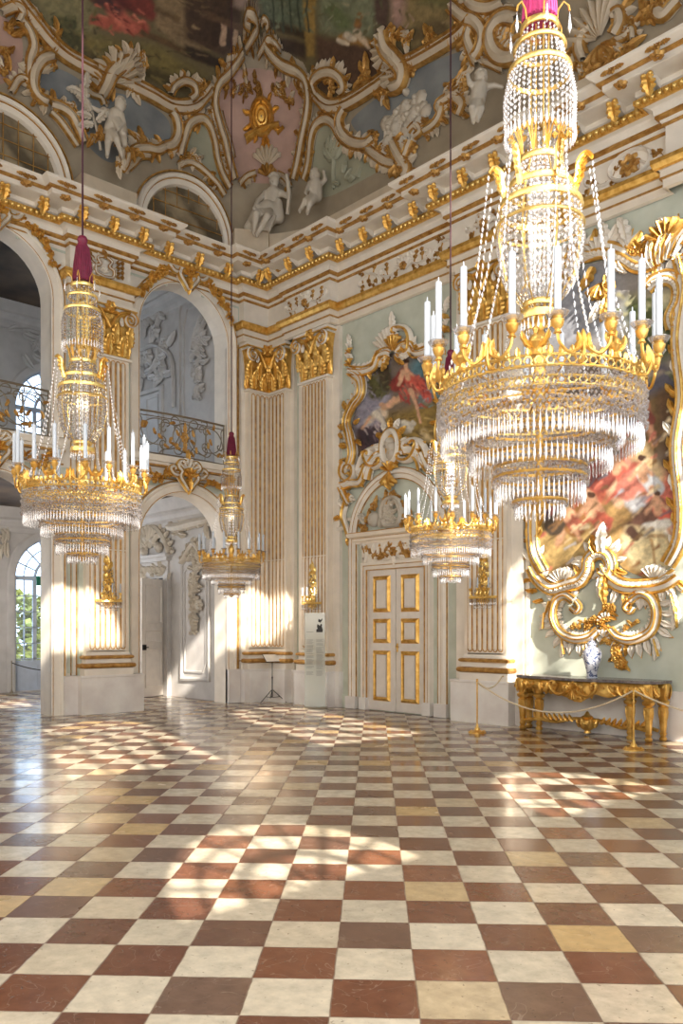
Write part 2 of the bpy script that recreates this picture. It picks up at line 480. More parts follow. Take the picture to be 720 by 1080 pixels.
def floor_mat():
    T, P0, Q0 = .4115, 2.785, -16.886
    m, nt, b = new_mat('chequered marble floor'); L = nt.links.new
    def math_(op, a, b_=None, c=None):
        n = N(nt, 'ShaderNodeMath', operation=op)
        for i, x in enumerate((a, b_, c)):
            if x is None: continue
            if isinstance(x, (int, float)): n.inputs[i].default_value = x
            else: L(x, n.inputs[i])
        return n.outputs[0]
    tc = N(nt, 'ShaderNodeTexCoord'); sx = N(nt, 'ShaderNodeSeparateXYZ'); L(tc.outputs['Object'], sx.inputs[0])
    k = 1/math.sqrt(2)
    wob = N(nt, 'ShaderNodeTexNoise'); wob.inputs['Scale'].default_value = 9; L(tc.outputs['Object'], wob.inputs[0])
    wv = math_('MULTIPLY', math_('SUBTRACT', wob.outputs[0], .5), .012)
    p = math_('ADD', math_('MULTIPLY', math_('ADD', sx.outputs[0], sx.outputs[1]), k), wv)
    q = math_('ADD', math_('MULTIPLY', math_('SUBTRACT', sx.outputs[1], sx.outputs[0]), k), wv)
    ps = math_('DIVIDE', math_('SUBTRACT', p, P0), T); qs = math_('DIVIDE', math_('SUBTRACT', q, Q0), T)
    i, j = math_('FLOOR', ps), math_('FLOOR', qs)
    par = math_('FLOORED_MODULO', math_('ADD', i, j), 2.0)
    cv = N(nt, 'ShaderNodeCombineXYZ'); L(i, cv.inputs[0]); L(j, cv.inputs[1])
    wn = N(nt, 'ShaderNodeTexWhiteNoise', noise_dimensions='2D'); L(cv.outputs[0], wn.inputs['Vector'])
    def ramp(fac, stops):
        r = N(nt, 'ShaderNodeValToRGB'); e = r.color_ramp.elements
        while len(e) < len(stops): e.new(.5)
        for x, (pos, c) in zip(e, stops): x.position = pos; x.color = c
        L(fac, r.inputs[0]); return r.outputs[0]
    cream = ramp(wn.outputs['Value'], [(0, rgb(202, 188, 164)), (.5, rgb(212, 201, 180)), (.80, rgb(190, 178, 156)), (.95, rgb(196, 166, 116))])
    red = ramp(wn.outputs['Value'], [(0, rgb(132, 85, 61)), (.4, rgb(115, 73, 53)), (.75, rgb(103, 68, 54)), (.95, rgb(112, 88, 74))])
    mx = N(nt, 'ShaderNodeMix', data_type='RGBA'); L(par, mx.inputs[0]); L(cream, mx.inputs[6]); L(red, mx.inputs[7])
    # veins and clouds in the stone
    off = N(nt, 'ShaderNodeVectorMath', operation='MULTIPLY_ADD'); off.inputs[1].default_value = (7, 7, 7)
    L(wn.outputs['Color'], off.inputs[0]); L(tc.outputs['Object'], off.inputs[2])
    cl = N(nt, 'ShaderNodeTexNoise'); cl.inputs['Scale'].default_value = 9; cl.inputs['Detail'].default_value = 7; cl.inputs['Roughness'].default_value = .65; L(off.outputs[0], cl.inputs[0])
    hs = N(nt, 'ShaderNodeHueSaturation'); mr = N(nt, 'ShaderNodeMapRange'); mr.inputs[1].default_value = .25; mr.inputs[2].default_value = .75; mr.inputs[3].default_value = .72; mr.inputs[4].default_value = 1.2
    L(cl.outputs[0], mr.inputs[0]); L(mr.outputs[0], hs.inputs['Value']); L(mx.outputs[2], hs.inputs['Color'])
    ve = N(nt, 'ShaderNodeTexNoise'); ve.inputs['Scale'].default_value = 3.2; ve.inputs['Detail'].default_value = 3; ve.inputs['Distortion'].default_value = 1.2; L(off.outputs[0], ve.inputs[0])
    vd = math_('ABSOLUTE', math_('SUBTRACT', ve.outputs[0], .5))
    vm = N(nt, 'ShaderNodeMapRange'); vm.inputs[1].default_value = .0; vm.inputs[2].default_value = .006; vm.inputs[3].default_value = .16; vm.inputs[4].default_value = 0; L(vd, vm.inputs[0])
    m2 = N(nt, 'ShaderNodeMix', data_type='RGBA'); L(vm.outputs[0], m2.inputs[0]); L(hs.outputs[0], m2.inputs[6]); m2.inputs[7].default_value = rgb(226, 206, 186)
    # pits
    vo = N(nt, 'ShaderNodeTexNoise'); vo.inputs['Scale'].default_value = 34; vo.inputs['Detail'].default_value = 3; L(off.outputs[0], vo.inputs[0])
    pm = N(nt, 'ShaderNodeMapRange'); pm.inputs[1].default_value = .67; pm.inputs[2].default_value = .74; pm.inputs[3].default_value = 0; pm.inputs[4].default_value = .55; L(vo.outputs[0], pm.inputs[0])
    m3 = N(nt, 'ShaderNodeMix', data_type='RGBA'); L(pm.outputs[0], m3.inputs[0]); L(m2.outputs[2], m3.inputs[6]); m3.inputs[7].default_value = rgb(66, 44, 34)
    def edge(s):
        f = math_('FRACT', s); return math_('MINIMUM', f, math_('SUBTRACT', 1.0, f))
    ed = math_('MINIMUM', edge(ps), edge(qs))
    em = N(nt, 'ShaderNodeMapRange'); em.inputs[1].default_value = .006; em.inputs[2].default_value = .014; em.inputs[3].default_value = .7; em.inputs[4].default_value = 0; L(ed, em.inputs[0])
    m4 = N(nt, 'ShaderNodeMix', data_type='RGBA'); L(em.outputs[0], m4.inputs[0]); L(m3.outputs[2], m4.inputs[6]); m4.inputs[7].default_value = rgb(120, 98, 80)
    L(m4.outputs[2], b.inputs['Base Color'])
    rn = N(nt, 'ShaderNodeTexNoise'); rn.inputs['Scale'].default_value = 1.1; rn.inputs['Detail'].default_value = 4; L(tc.outputs['Object'], rn.inputs[0])
    rm = N(nt, 'ShaderNodeMapRange'); rm.inputs[1].default_value = .3; rm.inputs[2].default_value = .7; rm.inputs[3].default_value = .07; rm.inputs[4].default_value = .24; L(rn.outputs[0], rm.inputs[0])
    L(math_('ADD', math_('ADD', rm.outputs[0], math_('MULTIPLY', em.outputs[0], .4)), math_('MULTIPLY', wn.outputs['Value'], .1)), b.inputs['Roughness'])
    b.inputs['Specular IOR Level'].default_value = .5
    bp = N(nt, 'ShaderNodeBump'); bp.inputs['Strength'].default_value = .35; bp.inputs['Distance'].default_value = .006
    hh = math_('SUBTRACT', math_('ADD', math_('MULTIPLY', rn.outputs[0], .6), math_('MULTIPLY', cl.outputs[0], .25)), math_('ADD', em.outputs[0], math_('MULTIPLY', pm.outputs[0], .6)))
    L(hh, bp.inputs['Height']); L(bp.outputs[0], b.inputs['Normal'])
    return m
M['floor'] = floor_mat()
# ================================================================== the shell
b = MB(); b.add([(-7.2, -18, 0), (18, -18, 0), (18, 1.0, 0), (-7.2, 1.0, 0)], [(0, 1, 2, 3)])
struct(b, 'floor', M['floor'])

def wall_with_arches(mb, m, u0, u1, z0, z1, bays, t, n=20):
    """bays: (centre, radius, [(sill, spring)...]) ; an opening is a rectangle under a half circle"""
    cuts = [u0]
    for c, r, ops in bays: cuts += [c-r, c+r]
    cuts.append(u1)
    for w in (0.0, -t):
        for i in range(0, len(cuts), 2):
            mb.add([m(cuts[i], z0, w), m(cuts[i+1], z0, w), m(cuts[i+1], z1, w), m(cuts[i], z1, w)], [(0, 1, 2, 3)])
        for c, r, ops in bays:
            us = [c-r*cos(PI*k/n) for k in range(n+1)]
            for a, d in zip(us, us[1:]):
                ha, hd = [math.sqrt(max(0, r*r-(x-c)**2)) for x in (a, d)]
                la = ld = z0
                for sill, spr in ops:
                    if sill > la+1e-6 or sill > ld+1e-6:
                        mb.add([m(a, la, w), m(d, ld, w), m(d, sill, w), m(a, sill, w)], [(0, 1, 2, 3)])
                    la, ld = spr+ha, spr+hd
                mb.add([m(a, la, w), m(d, ld, w), m(d, z1, w), m(a, z1, w)], [(0, 1, 2, 3)])
    for c, r, ops in bays:
        for sill, spr in ops:
            path = [(c-r, sill)]+arc((c, spr), r, PI, 0, n)+[(c+r, sill)]
            rows(mb, [[m(p[0], p[1], 0), m(p[0], p[1], -t)] for p in path])
            if sill > z0+.01: mb.add([m(c-r, sill, 0), m(c+r, sill, 0), m(c+r, sill, -t), m(c-r, sill, -t)], [(0, 1, 2, 3)])

BAYS = (-2.5, -6.8, -11.1)
AR = 1.155
G_SP, U_SILL, U_SP = 3.70, 5.62, 8.45
WT = .49
b = MB()
wall_with_arches(b, LW, -18, 1.0, 0, VZ, [(c, AR, [(0, G_SP), (U_SILL, U_SP)]) for c in BAYS[::-1]], WT)
struct(b, 'wall_left', M['white'])
b = MB(); box(b, RW, 0, 18, 0, VZ, -.25, 0)
struct(b, 'wall_right', M['green'])
def wall_east(b):
    wall_with_arches(b, EA, -.6, 18, 0, 10.6, [(c, 1.15, [(3.08, 3.085), (6.0, 8.15)]) for c in (2.5, 6.75, 10.8)], .06)
    wall_with_arches(b, EA, -.6, 18, 10.6, 17.3, [(c, 1.4, [(11.3, 11.305)]) for c in (2.4, 6.65, 11.15)], .06)
b = MB()
wall_with_arches(b, EA, -.6, 18, 0, 17.3, [(c, 1.15, [(3.08, 3.085), (6.0, 8.15)]) for c in (2.5, 6.75, 10.8)]+[], .06) if False else wall_east(b)
struct(b, 'wall_east', M['white'])
b = MB(); b.add([(-7.2, -18, 0), (18, -18, 0), (18, -18, 18), (-7.2, -18, 18)], [(0, 1, 2, 3)])
struct(b, 'wall_south', M['white'])
# cove and ceiling
b = MB()
us = [-18+i*.5 for i in range(32)]+[-2.2+i*.11 for i in range(41)]+[2.7+i*.5 for i in range(32)]
vs = [VZ-.02]+[VZ+VH*sin(PI/2*k/24) for k in range(0, 23)]
rows(b, [[CV(u, v, 0) for v in vs] for u in us])
b.add([(-.5, -18, 17.02), (18, -18, 17.02), (18, .5, 17.02), (-.5, .5, 17.02)], [(0, 1, 2, 3)])
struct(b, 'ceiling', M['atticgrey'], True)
# the attic below the cove: plain plaster strip over the cornice on both walls, and the rounded corner
b = MB(); rows(b, [[CV(u, 10.2, .012), CV(u, VZ-.01, .012)] for u in us])
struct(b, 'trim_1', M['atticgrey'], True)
b = MB()
rows(b, [[CV(u, 11.02, w) for w in (0.0, .3)]+[CV(u, 10.2, .3)] for u in us if u > -.6])
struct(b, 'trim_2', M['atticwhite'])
for uc in (-4.55, -.45):
    for k, q in enumerate((.42, .30)):
        b = MB(); box(b, CV, uc-.62+k*.14, uc+.62-k*.14, 10.2, 11.05+k*.0, 0, q+.1*k)
        struct(b, 'trim_3', M['atticwhite'])

# ---------------------------------------------------------------- gallery behind the arcade
b = MB()
wall_with_arches(b, WW, -18, 1, 0, 11, [(-11.1, 1.2, [(0.02, 3.2), (5.9, 8.0)]), (-6.8, 1.2, [(0.02, 3.2), (5.9, 8.0)]), (-2.5, 1.2, [(0.02, 3.2), (5.9, 8.0)])], .3)
struct(b, 'wall_gallery_west', M['grey'])
b = MB(); box(b, EW, WWX, -WT+.02, 0, 11, -.2, 0)
struct(b, 'wall_gallery_north', M['grey'])
b = MB(); box(b, LW, -18, .4, 5.12, 5.45, WWX, -WT)
struct(b, 'ceiling_gallery', M['grey'])
b = MB(); box(b, LW, -18, .4, 10.75, 10.9, WWX, -WT)
struct(b, 'ceiling_upper_gallery', M['grey'])
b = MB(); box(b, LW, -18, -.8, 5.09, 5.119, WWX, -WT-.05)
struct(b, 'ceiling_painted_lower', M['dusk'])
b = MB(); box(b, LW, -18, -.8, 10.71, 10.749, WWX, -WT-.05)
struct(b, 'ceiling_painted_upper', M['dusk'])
# cove of the gallery rooms and wall mouldings
b = MB()
for z in (4.55, 10.2):
    pr = [(0, z-.12), (.06, z-.1), (.1, z), (.22, z+.06), (.26, z+.16), (.34, z+.2), (.34, z+.26), (.5, z+.55)]
    plansweep(b, [(WWX, -18), (WWX, EWY), (-WT, EWY)], pr)
struct(b, 'trim_gallery_cornice', M['grey'])

def fan_window(name, m, uc, R, sill, spr, w, fr=.07, rect=True, door=False, matname='bluewhite', glass=True, k_=1.0):
    """an arched window: outer frame, transom, fan with two rings and spokes, casements with muntins"""
    t = thing(name, *WIN_LABEL(name)) if False else None
    fm, pn = MB(), MB()
    th = .07*k_
    mold(fm, m, archpath(uc, R, sill, spr, 28), [(.05, w), (.05, w+th), (-fr, w+th), (-fr, w)])
    def bar(a, c, wd=.022, ww=0):
        dx, dy = c[0]-a[0], c[1]-a[1]; l = math.hypot(dx, dy); wd *= k_; nx, ny = -dy/l*wd, dx/l*wd
        prism(fm, m, [(a[0]+nx, a[1]+ny), (a[0]-nx, a[1]-ny), (c[0]-nx, c[1]-ny), (c[0]+nx, c[1]+ny)], w+.01*k_, w+th-.015*k_+ww*k_)
    bar((uc-R, spr), (uc+R, spr), .06 if rect else .03, .03)
    r1, r2 = R*.47, R*.74
    for r, wd in ((r1, .045), (r2, .018)):
        relief(fm, m, arc((uc, spr), r, 0, PI, 24), wd*2*k_, th-.02*k_, w+.01*k_)
    for k in range(1, 8):
        a = PI*k/8; bar((uc+cos(a)*r1, spr+sin(a)*r1), (uc+cos(a)*R, spr+sin(a)*R), .016)
    for k in range(1, 4):
        a = PI*k/4; bar((uc+cos(a)*.02, spr+sin(a)*.02), (uc+cos(a)*r1, spr+sin(a)*r1), .016)
    relief(fm, m, arc((uc, spr), R*.22, 0, PI, 12), .03, th-.02*k_, w+.01*k_)
    if rect:
        z1 = spr-.06; H = z1-sill
        for x in (-R, -R*.5, 0, R*.5, R): bar((uc+x*.97, sill), (uc+x*.97, z1), .055 if abs(x) > .01 else .075)
        nh = max(2, int(round(H/.42)))
        for k in range(1, nh): bar((uc-R, sill+H*k/nh), (uc+R, sill+H*k/nh), .014)
        for x in (-.75, -.25, .25, .75): bar((uc+x*R*.97, sill), (uc+x*R*.97, z1), .014)
        if door:
            box(fm, m, uc-R, uc+R, sill, sill+.85, w+.005, w+.06)
            for x in (-.75, -.25, .25, .75): box(fm, m, uc+x*R-.2, uc+x*R+.2, sill+.12, sill+.72, w+.05, w+.075)
        pts = archpath(uc, R-.02, sill, spr, 24)
    else:
        pts = arc((uc, spr), R-.02, PI, 0, 24)
    f = fm.build(name, M[matname], None, False); f['kind'] = 'structure'
    if glass:
        prism(pn, m, pts, w+.028, w+.034)
        pn.build('pane', M['pane'], f, False)
    return f
for c in (-11.1, -6.8, -2.5):
    fan_window('window_%d' % (1+int((c+11.2)/4.2)), WW, c, 1.2, 0.02, 3.2, -.22, door=True)
    fan_window('window_%d' % (4+int((c+11.2)/4.2)), WW, c, 1.2, 5.9, 8.0, -.22)
    box_ = None
for i, c in enumerate((2.5, 6.75, 10.8)):
    fan_window('window_%d' % (11+i), EA, c, 1.15, 3.05, 3.08, -.06, rect=False, matname='doorwhite', glass=False, k_=1.25)
    fan_window('window_%d' % (14+i), EA, c, 1.15, 6.0, 8.15, -.06, matname='doorwhite', glass=False, k_=.8)
    fan_window('window_%d' % (17+i), EA, (2.4, 6.65, 11.15)[i], 1.4, 11.27, 11.3, -.06, rect=False, matname='doorwhite', glass=False, k_=.8)
# surrounds of the garden windows
b = MB()
for c in (-6.8, -2.5):
    for s, sp in ((0, 3.2), (5.9, 8.0)):
        mold(b, WW, archpath(c, 1.2, s, sp), [(0, -.2), (0, .03), (.05, .06), (.2, .06), (.24, .03), (.24, 0)])
struct(b, 'trim_window_surround', M['grey'])

# ---------------------------------------------------------------- entablature
PLAN = [(0, -17), (0, -9.6), (.2, -9.6), (.2, -8.3), (0, -8.3), (0, -5.3), (.2, -5.3), (.2, -4.0), (0, -4.0), (0, -.95), (.2, -.95), (.2, -.22), (1.0, -.22),
        (1.0, -.27), (2.5, -.27), (2.5, -.02), (6.05, -.02), (6.05, -.24), (7.45, -.24), (7.45, -.02), (10.35, -.02), (10.35, -.24), (12.3, -.24), (12.3, -.02), (17.5, -.02)]
def entab(name, prof, mt): 
    b = MB(); plansweep(b, PLAN, prof); return struct(b, name, M[mt])
cornice = entab('trim_cornice', [(0.05, 9.62), (.09, 9.66), (.10, 9.72), (.16, 9.76), (.17, 9.84), (.2, 9.87), (.30, 9.9), (.30, 10.02), (.36, 10.05),
                 (.36, 10.13), (.70, 10.15), (.72, 10.16), (.72, 10.245), (.76, 10.26), (.78, 10.29), (.88, 10.36), (.90, 10.385), (.90, 10.42), (.0, 10.47)], 'white')
for k, (d0, z0, d1, z1) in enumerate([(.095, 9.69, .15, 9.755), (.30, 9.885, .385, 9.995), (.735, 10.245, .79, 10.285), (.02, 9.6, .07, 9.635)]):
    b = MB(); plansweep(b, PLAN, [(d0-.02, z0), (d0+.01, z0-.005), (d1, (z0+z1)/2-.01), (d1, z1), (d0, z1+.01)])
    struct(b, 'trim_gilt_band', M['oldgold' if k != 1 else 'gold'])
# pearls of the egg and dart band, one stuff part
b = MB()
def along(path, step, off):
    Nn = miter(path); out = []
    for (p, n0), (q, n1) in zip(zip(path, Nn), zip(path[1:], Nn[1:])):
        a = (p[0]-n0[0]*off, p[1]-n0[1]*off); c = (q[0]-n1[0]*off, q[1]-n1[1]*off)
        L = math.hypot(c[0]-a[0], c[1]-a[1]); k = int(L/step)
        if k < 1: continue
        h = math.atan2(c[1]-a[1], c[0]-a[0])
        for i in range(k):
            f = (i+.5)/k; out.append((a[0]+(c[0]-a[0])*f, a[1]+(c[1]-a[1])*f, h))
    return out
for x, y, h in along(PLAN, .115, .365):
    if y < -9.5 or x > 12.4: continue
    m = lambda u, v, w: (x+cos(h)*u+sin(h)*w, y+sin(h)*u-cos(h)*w, 9.94+v)
    dome(b, m, 0, 0, .05, .05, 0, 6)
    box(b, m, .05, .065, -.05, .05, -.02, .03)
o = b.build('egg_and_dart', M['brightgold'], cornice); o['kind'] = 'stuff'
# modillions: white blocks with a gilded scroll leaf in front, and gilded rosettes in the soffit and on the crown
mw, mg, mr_, mc = MB(), MB(), MB(), MB()
pr = [(0, .13), (.28, .13), (.29, .09), (.26, .05), (.22, .06), (.16, .045), (.10, .0), (.0, -.01)]
for s0 in (-.09,): rows(mw, [[(s, -w, z-.14) for w, z in pr] for s in (-.085, .085)])
prism(mw, lambda u, v, w: (w, -u, v-.14), pr, -.085, .085)
IDm = lambda u, v, w: (u, -.27-w, v-.1)
leaf(mg, IDm, (0, .08), -PI/2, .28, .27, 0, .08, .0, lambda s: -.10*s, 4, 12)
for sx_ in (-.055, .055): dome(mg, lambda u, v, w: (u, -.27-w, v-.03), sx_, 0, .045, .06)
rosette(mr_, lambda u, v, w: (u, -.54-v, .02-w), (0, 0), .12, .07, 5)
rosette(mc, lambda u, v, w: (u, -.0-w, v), (0, 0), .075, .05, 5)
for a in (0, PI): leaf(mc, lambda u, v, w: (u, -w, v), (.05*cos(a), 0), a, .15, .09, 0, .04)
base = {}
def rep(key, mb, name, mt, x, y, z, h):
    if key not in base:
        me = bpy.data.meshes.new(name); me.from_pydata(mb.v, [], mb.f); me.polygons.foreach_set('use_smooth', [True]*len(me.polygons)); me.materials.append(M[mt]); me.set_sharp_from_angle(angle=.7); base[key] = me
    o = bpy.data.objects.new(name, base[key]); COL.objects.link(o); o.location = (x, y, z); o.rotation_euler = (0, 0, h); o.parent = cornice
for k, (x, y, h) in enumerate(along(PLAN, .6, .36)):
    if y < -7.6 or x > 11.6: continue
    rep('m', mw, 'modillion', 'white', x, y, 10.15, h); rep('g', mg, 'modillion_leaf', 'gold', x, y, 10.15, h)
for k, (x, y, h) in enumerate(along([p for p in PLAN], .6, .36)):
    if y < -7.6 or x > 11.6: continue
    xx, yy = x+cos(h)*.3, y+sin(h)*.3
    rep('r', mr_, 'soffit_rosette', 'oldgold', xx, yy, 10.145, h)
for k, (x, y, h) in enumerate(along([(max(p[0], 0), p[1]) for p in PLAN], .62, .845)):
    if y < -7.6 or x > 11.8: continue
    rep('c', mc, 'crown_leaf', 'oldgold', x, y, 10.33, h)

# architrave: runs over the pilasters and along the right wall
AV = [(.0, 8.62), (.06, 8.64), (.06, 8.76), (.09, 8.78), (.09, 8.9), (.13, 8.92)]
AV2 = [(.13, 8.9), (.17, 8.92), (.20, 8.99), (.20, 9.06), (.0, 9.09)]
AV3 = [(.07, 8.765), (.1, 8.765), (.1, 8.79), (.07, 8.79)]
for pl in (PLAN[9:], PLAN[5:9], PLAN[1:5]):
    pl = [(x*.9 if x < .3 else x, y) for x, y in pl]
    b = MB(); plansweep(b, pl, AV); struct(b, 'trim_architrave', M['cream'])
    b = MB(); plansweep(b, pl, AV2); struct(b, 'trim_gilt_architrave', M['gold'])
    b = MB(); plansweep(b, pl, AV3); struct(b, 'trim_gilt_fillet', M['oldgold'])
    b = MB(); plansweep(b, pl, [(.03, 9.0), (.03, 9.66)]); struct(b, 'trim_frieze', M['white'])

# ---------------------------------------------------------------- pilasters
def uwrap(mb, m, u0, u1, d, prof, left=True, right=True):
    R = []
    for k in range(len(prof)):
        o, z = prof[k]; r = []
        if left: r += [m(u0-o, z, 0), m(u0-o, z, d+o)]
        else: r += [m(u0, z, d+o)]
        if right: r += [m(u1+o, z, d+o), m(u1+o, z, 0)]
        else: r += [m(u1, z, d+o)]
        R.append(r)
    rows(mb, R)
def flutes(mw, mg, m, u0, u1, d, z0, z1, zc, n):
    fw = (u1-u0)/n; r = fw*.39
    R = []
    for (za, zb, sgn) in ((z0+r, zc-.03, 1), (zc+.03, z1-r, -1)):
        prof = []
        for k in range(n):
            c = u0+fw*(k+.5)
            prof.append((c-fw/2, 0))
            for j in range(7):
                a = PI-PI*j/6; prof.append((c+r*cos(a), sgn*r*.5*sin(a)))
        prof.append((u1, 0))
        rows(mw, [[m(u, z, d+w) for u, w in prof] for z in (za, zb)])
    for za, zb in ((z0-.05, z0+r), (zc-.03, zc+.03), (z1-r, z1+.05)):
        mw.add([m(u0, za, d), m(u1, za, d), m(u1, zb, d), m(u0, zb, d)], [(0, 1, 2, 3)])
    for k in range(n):
        c = u0+fw*(k+.5)
        path = [(c-r, zc)]+[(c+r*cos(a), z0+r+r*sin(a)) for a in [PI+PI*j/8 for j in range(9)]]+[(c+r, zc)]
        relief(mg, m, path, .022, .014, d)
        path = [(c-r, zc+.02)]+[(c+r*cos(a), z1-r+r*sin(a)) for a in [PI-PI*j/8 for j in range(9)]]+[(c+r, zc+.02)]
        relief(mg, m, path, .022, .014, d)
def capital(mw, mg, m, u0, u1, d, z0, z1, left=True, right=True):
    H = z1-z0; W = u1-u0; uc = (u0+u1)/2
    R = []
    for z, o in ((z0, .0), (z0+H*.5, .015), (z0+H*.75, .05), (z1-.17, .09)):
        R.append([m(u0-(o if left else 0), z, 0), m(u0-(o if left else 0), z, d+o), m(u1+(o if right else 0), z, d+o), m(u1+(o if right else 0), z, 0)])
    rows(mg, R)
    lift = lambda s: .02+.30*max(0, s-.5)**1.5
    nl = max(2, int(round(W/.30)))
    for k in range(nl):
        leaf(mg, m, (u0+W*(k+.5)/nl, z0), PI/2, H*.40, W/nl*.95, 0, .045, d, lift, 5, 16)
        relief(mg, m, [(u0+W*(k+.5)/nl, z0+.02), (u0+W*(k+.5)/nl, z0+H*.34)], .03, .05, d+.03)
    for k in range(nl+1):
        if (k == 0 and not left) or (k == nl and not right): continue
        leaf(mg, m, (u0+W*k/nl, z0+H*.22), PI/2, H*.40, W/nl*.8, 0, .045, d+.02, lift, 5, 16)
    ends = ([(u0-.02, 1)] if left else [])+([(u1+.02, -1)] if right else [])
    for e, s in ends:
        c = (e+s*.05, z0+H*.72); n = 34
        sp = [(c[0]+(.165-.14*k/n)*cos(PI/2-s*2*PI*1.75*k/n*-1), c[1]+(.165-.14*k/n)*sin(PI/2+s*2*PI*1.75*k/n)) for k in range(n+1)]
        relief(mw, m, sp, lambda t: .06*(1-.4*t), .06, d+.13); relief(mg, m, sp, lambda t: .03*(1-.4*t), .045, d+.17)
        dome(mg, m, c[0], c[1], .15, .09, d+.05, 12)
        relief(mg, m, spline([(uc+s*-.02*0, z0+H*.50), (uc-s*W*.12, z0+H*.68), (uc-s*W*.27, z0+H*.83), (c[0], c[1]+.165)], 5), .06, .05, d+.10)
        leaf(mg, m, (e, z0+.02), PI/2, H*.40, .15, 0, .04, d*.6, lambda q: .1*q, 4, 10); leaf(mg, m, (e+s*.02, z0+H*.3), PI/2, H*.36, .14, 0, .05, d*.9, lambda q: .12*q, 4, 10)
    o = .09
    uwrap(mw, m, u0, u1, d, [(0, z1-.18), (o*.6, z1-.17), (o, z1-.11), (o+.03, z1-.09), (o+.03, z1-.02), (0, z1)], left, right)
    uwrap(mg, m, u0, u1, d, [(o, z1-.12), (o+.045, z1-.115), (o+.045, z1-.085), (o, z1-.08)], left, right)
    rosette(mg, m, (uc, z1-.12), .14, .1, 6, d+.12)
    for s in (-1, 1):
        for q in (.5, 1.2): leaf(mg, m, (uc, z1-.24), PI/2+s*q, .24, .09, s*.8, .05, d+.11, None, 3, 8)
        leaf(mw, m, (uc+s*W*.3, z0+H*.58), PI/2+s*.4, .2, .1, -s*.8, .05, d+.09, None, 3, 8)
ZP, ZB, ZS0, ZC, ZS1, ZC1 = .80, 1.27, 1.34, 3.42, 7.52, 8.62
BASE = [(0.07, ZP), (.07, .94), (.05, .945)]
T1 = [(.05, .945), (.10, .96), (.115, .995), (.10, 1.035), (.05, 1.05)]
BM = [(.05, 1.05), (.035, 1.07), (.03, 1.12), (.04, 1.135)]
T2 = [(.04, 1.135), (.075, 1.15), (.085, 1.175), (.075, 1.2), (.03, 1.215)]
TOP = [(.03, 1.215), (.02, 1.24), (0, 1.27)]
def pilaster(label, halves, group=None, nfl=7):
    """halves: (map, u0, u1, pedestal u0, u1, left, right, strip u0, strip u1)"""
    m0, a0 = halves[0][0], halves[0]
    loc = m0((a0[1]+a0[2])/2, 0, 0)
    t = thing('pilaster', label, 'pilaster', loc, group)
    P = {k: MB() for k in 'ped back plinth tor1 tor2 shaft gilt cap abac astr'.split()}
    for m, u0, u1, p0, p1, lf, rg, s0, s1, n in halves:
        d = .25
        box(P['back'], m, s0, s1, 0.003, ZC1-.02, .0, .10)
        uwrap(P['ped'], m, p0, p1, .34, [(0, 0.0), (0, ZP-.05), (.012, ZP-.04), (.012, ZP), (-.3, ZP)], lf, rg)
        uwrap(P['ped'], m, s0-.02, s1+.02, .13, [(0, 0.0), (0, ZP-.04), (0.0, ZP), (-.13, ZP)], lf, rg)
        for k, pr in (('plinth', BASE), ('tor1', T1), ('plinth', BM), ('tor2', T2), ('plinth', TOP)):
            uwrap(P[k], m, u0, u1, d, pr, lf, rg)
        dl = .0 if not lf else u0; dr = u1
        # shaft: sides, margins, fluted front
        mg_ = .075
        f0 = u0+(mg_ if lf else .26); f1 = u1-(mg_ if rg else .26)
        S = P['shaft']
        for ua, ub in ((u0, f0), (f1, u1)):
            if ub-ua > .001: S.add([m(ua, ZB-.05, d), m(ub, ZB-.05, d), m(ub, ZC1-.1, d), m(ua, ZC1-.1, d)], [(0, 1, 2, 3)])
        S.add([m(f0, ZS1+.04, d), m(f1, ZS1+.04, d), m(f1, ZC1-.1, d), m(f0, ZC1-.1, d)], [(0, 1, 2, 3)])
        S.add([m(f0, ZB-.05, d), m(f1, ZB-.05, d), m(f1, ZS0-.03, d), m(f0, ZS0-.03, d)], [(0, 1, 2, 3)])
        if lf: S.add([m(u0, ZB-.05, 0), m(u0, ZB-.05, d), m(u0, ZC1-.1, d), m(u0, ZC1-.1, 0)], [(0, 1, 2, 3)])
        if rg: S.add([m(u1, ZB-.05, 0), m(u1, ZB-.05, d), m(u1, ZC1-.1, d), m(u1, ZC1-.1, 0)], [(0, 1, 2, 3)])
        flutes(S, P['gilt'], m, f0, f1, d, ZS0, ZS1-.1, ZC, n)
        uwrap(P['astr'], m, u0, u1, d, [(0, ZS1-.07), (.05, ZS1-.06), (.05, ZS1-.01), (0, ZS1)], lf, rg)
        capital(P['abac'], P['cap'], m, u0, u1, d, ZS1, ZC1, lf, rg)
    P['back'].build('back_strip', M['white'], t, False)
    P['ped'].build('pedestal', M['stone'], t, False)
    P['plinth'].build('plinth', M['white'], t, True)
    P['tor1'].build('gilded_torus', M['oldgold'], t, True); P['tor2'].build('gilded_torus', M['oldgold'], t, True)
    P['shaft'].build('shaft', M['cream'], t, True)
    P['gilt'].build('gilded_fillet', M['oldgold'], t, True)
    P['astr'].build('astragal', M['white'], t, True)
    c = P['cap'].build('capital', M['gold'], t, True); P['abac'].build('abacus', M['white'], c, True)
    return t
pilaster('white fluted pilaster with gilded capital on the pier between the two arcade bays', [(LW, -5.0, -4.03, -5.14, -3.72, True, True, -5.05, -3.98, 7)])
pilaster('folded white fluted pilaster filling the inner corner of the hall', [(LW, -.87, 0.0, -.9, 0, True, False, -.98, -.1, 4), (RW, 0.0, .90, 0, .95, False, True, .1, 1.02, 4)])
pilaster('white fluted pilaster between the corner and the gilded panelled door, behind the glass panel', [(RW, 1.44, 2.4, 1.30, 2.5, True, True, 1.2, 2.62, 7)])
pilaster('white fluted pilaster between the gilded door and the console table', [(RW, 6.32, 7.3, 6.05, 7.4, True, True, 6.0, 7.55, 7)])
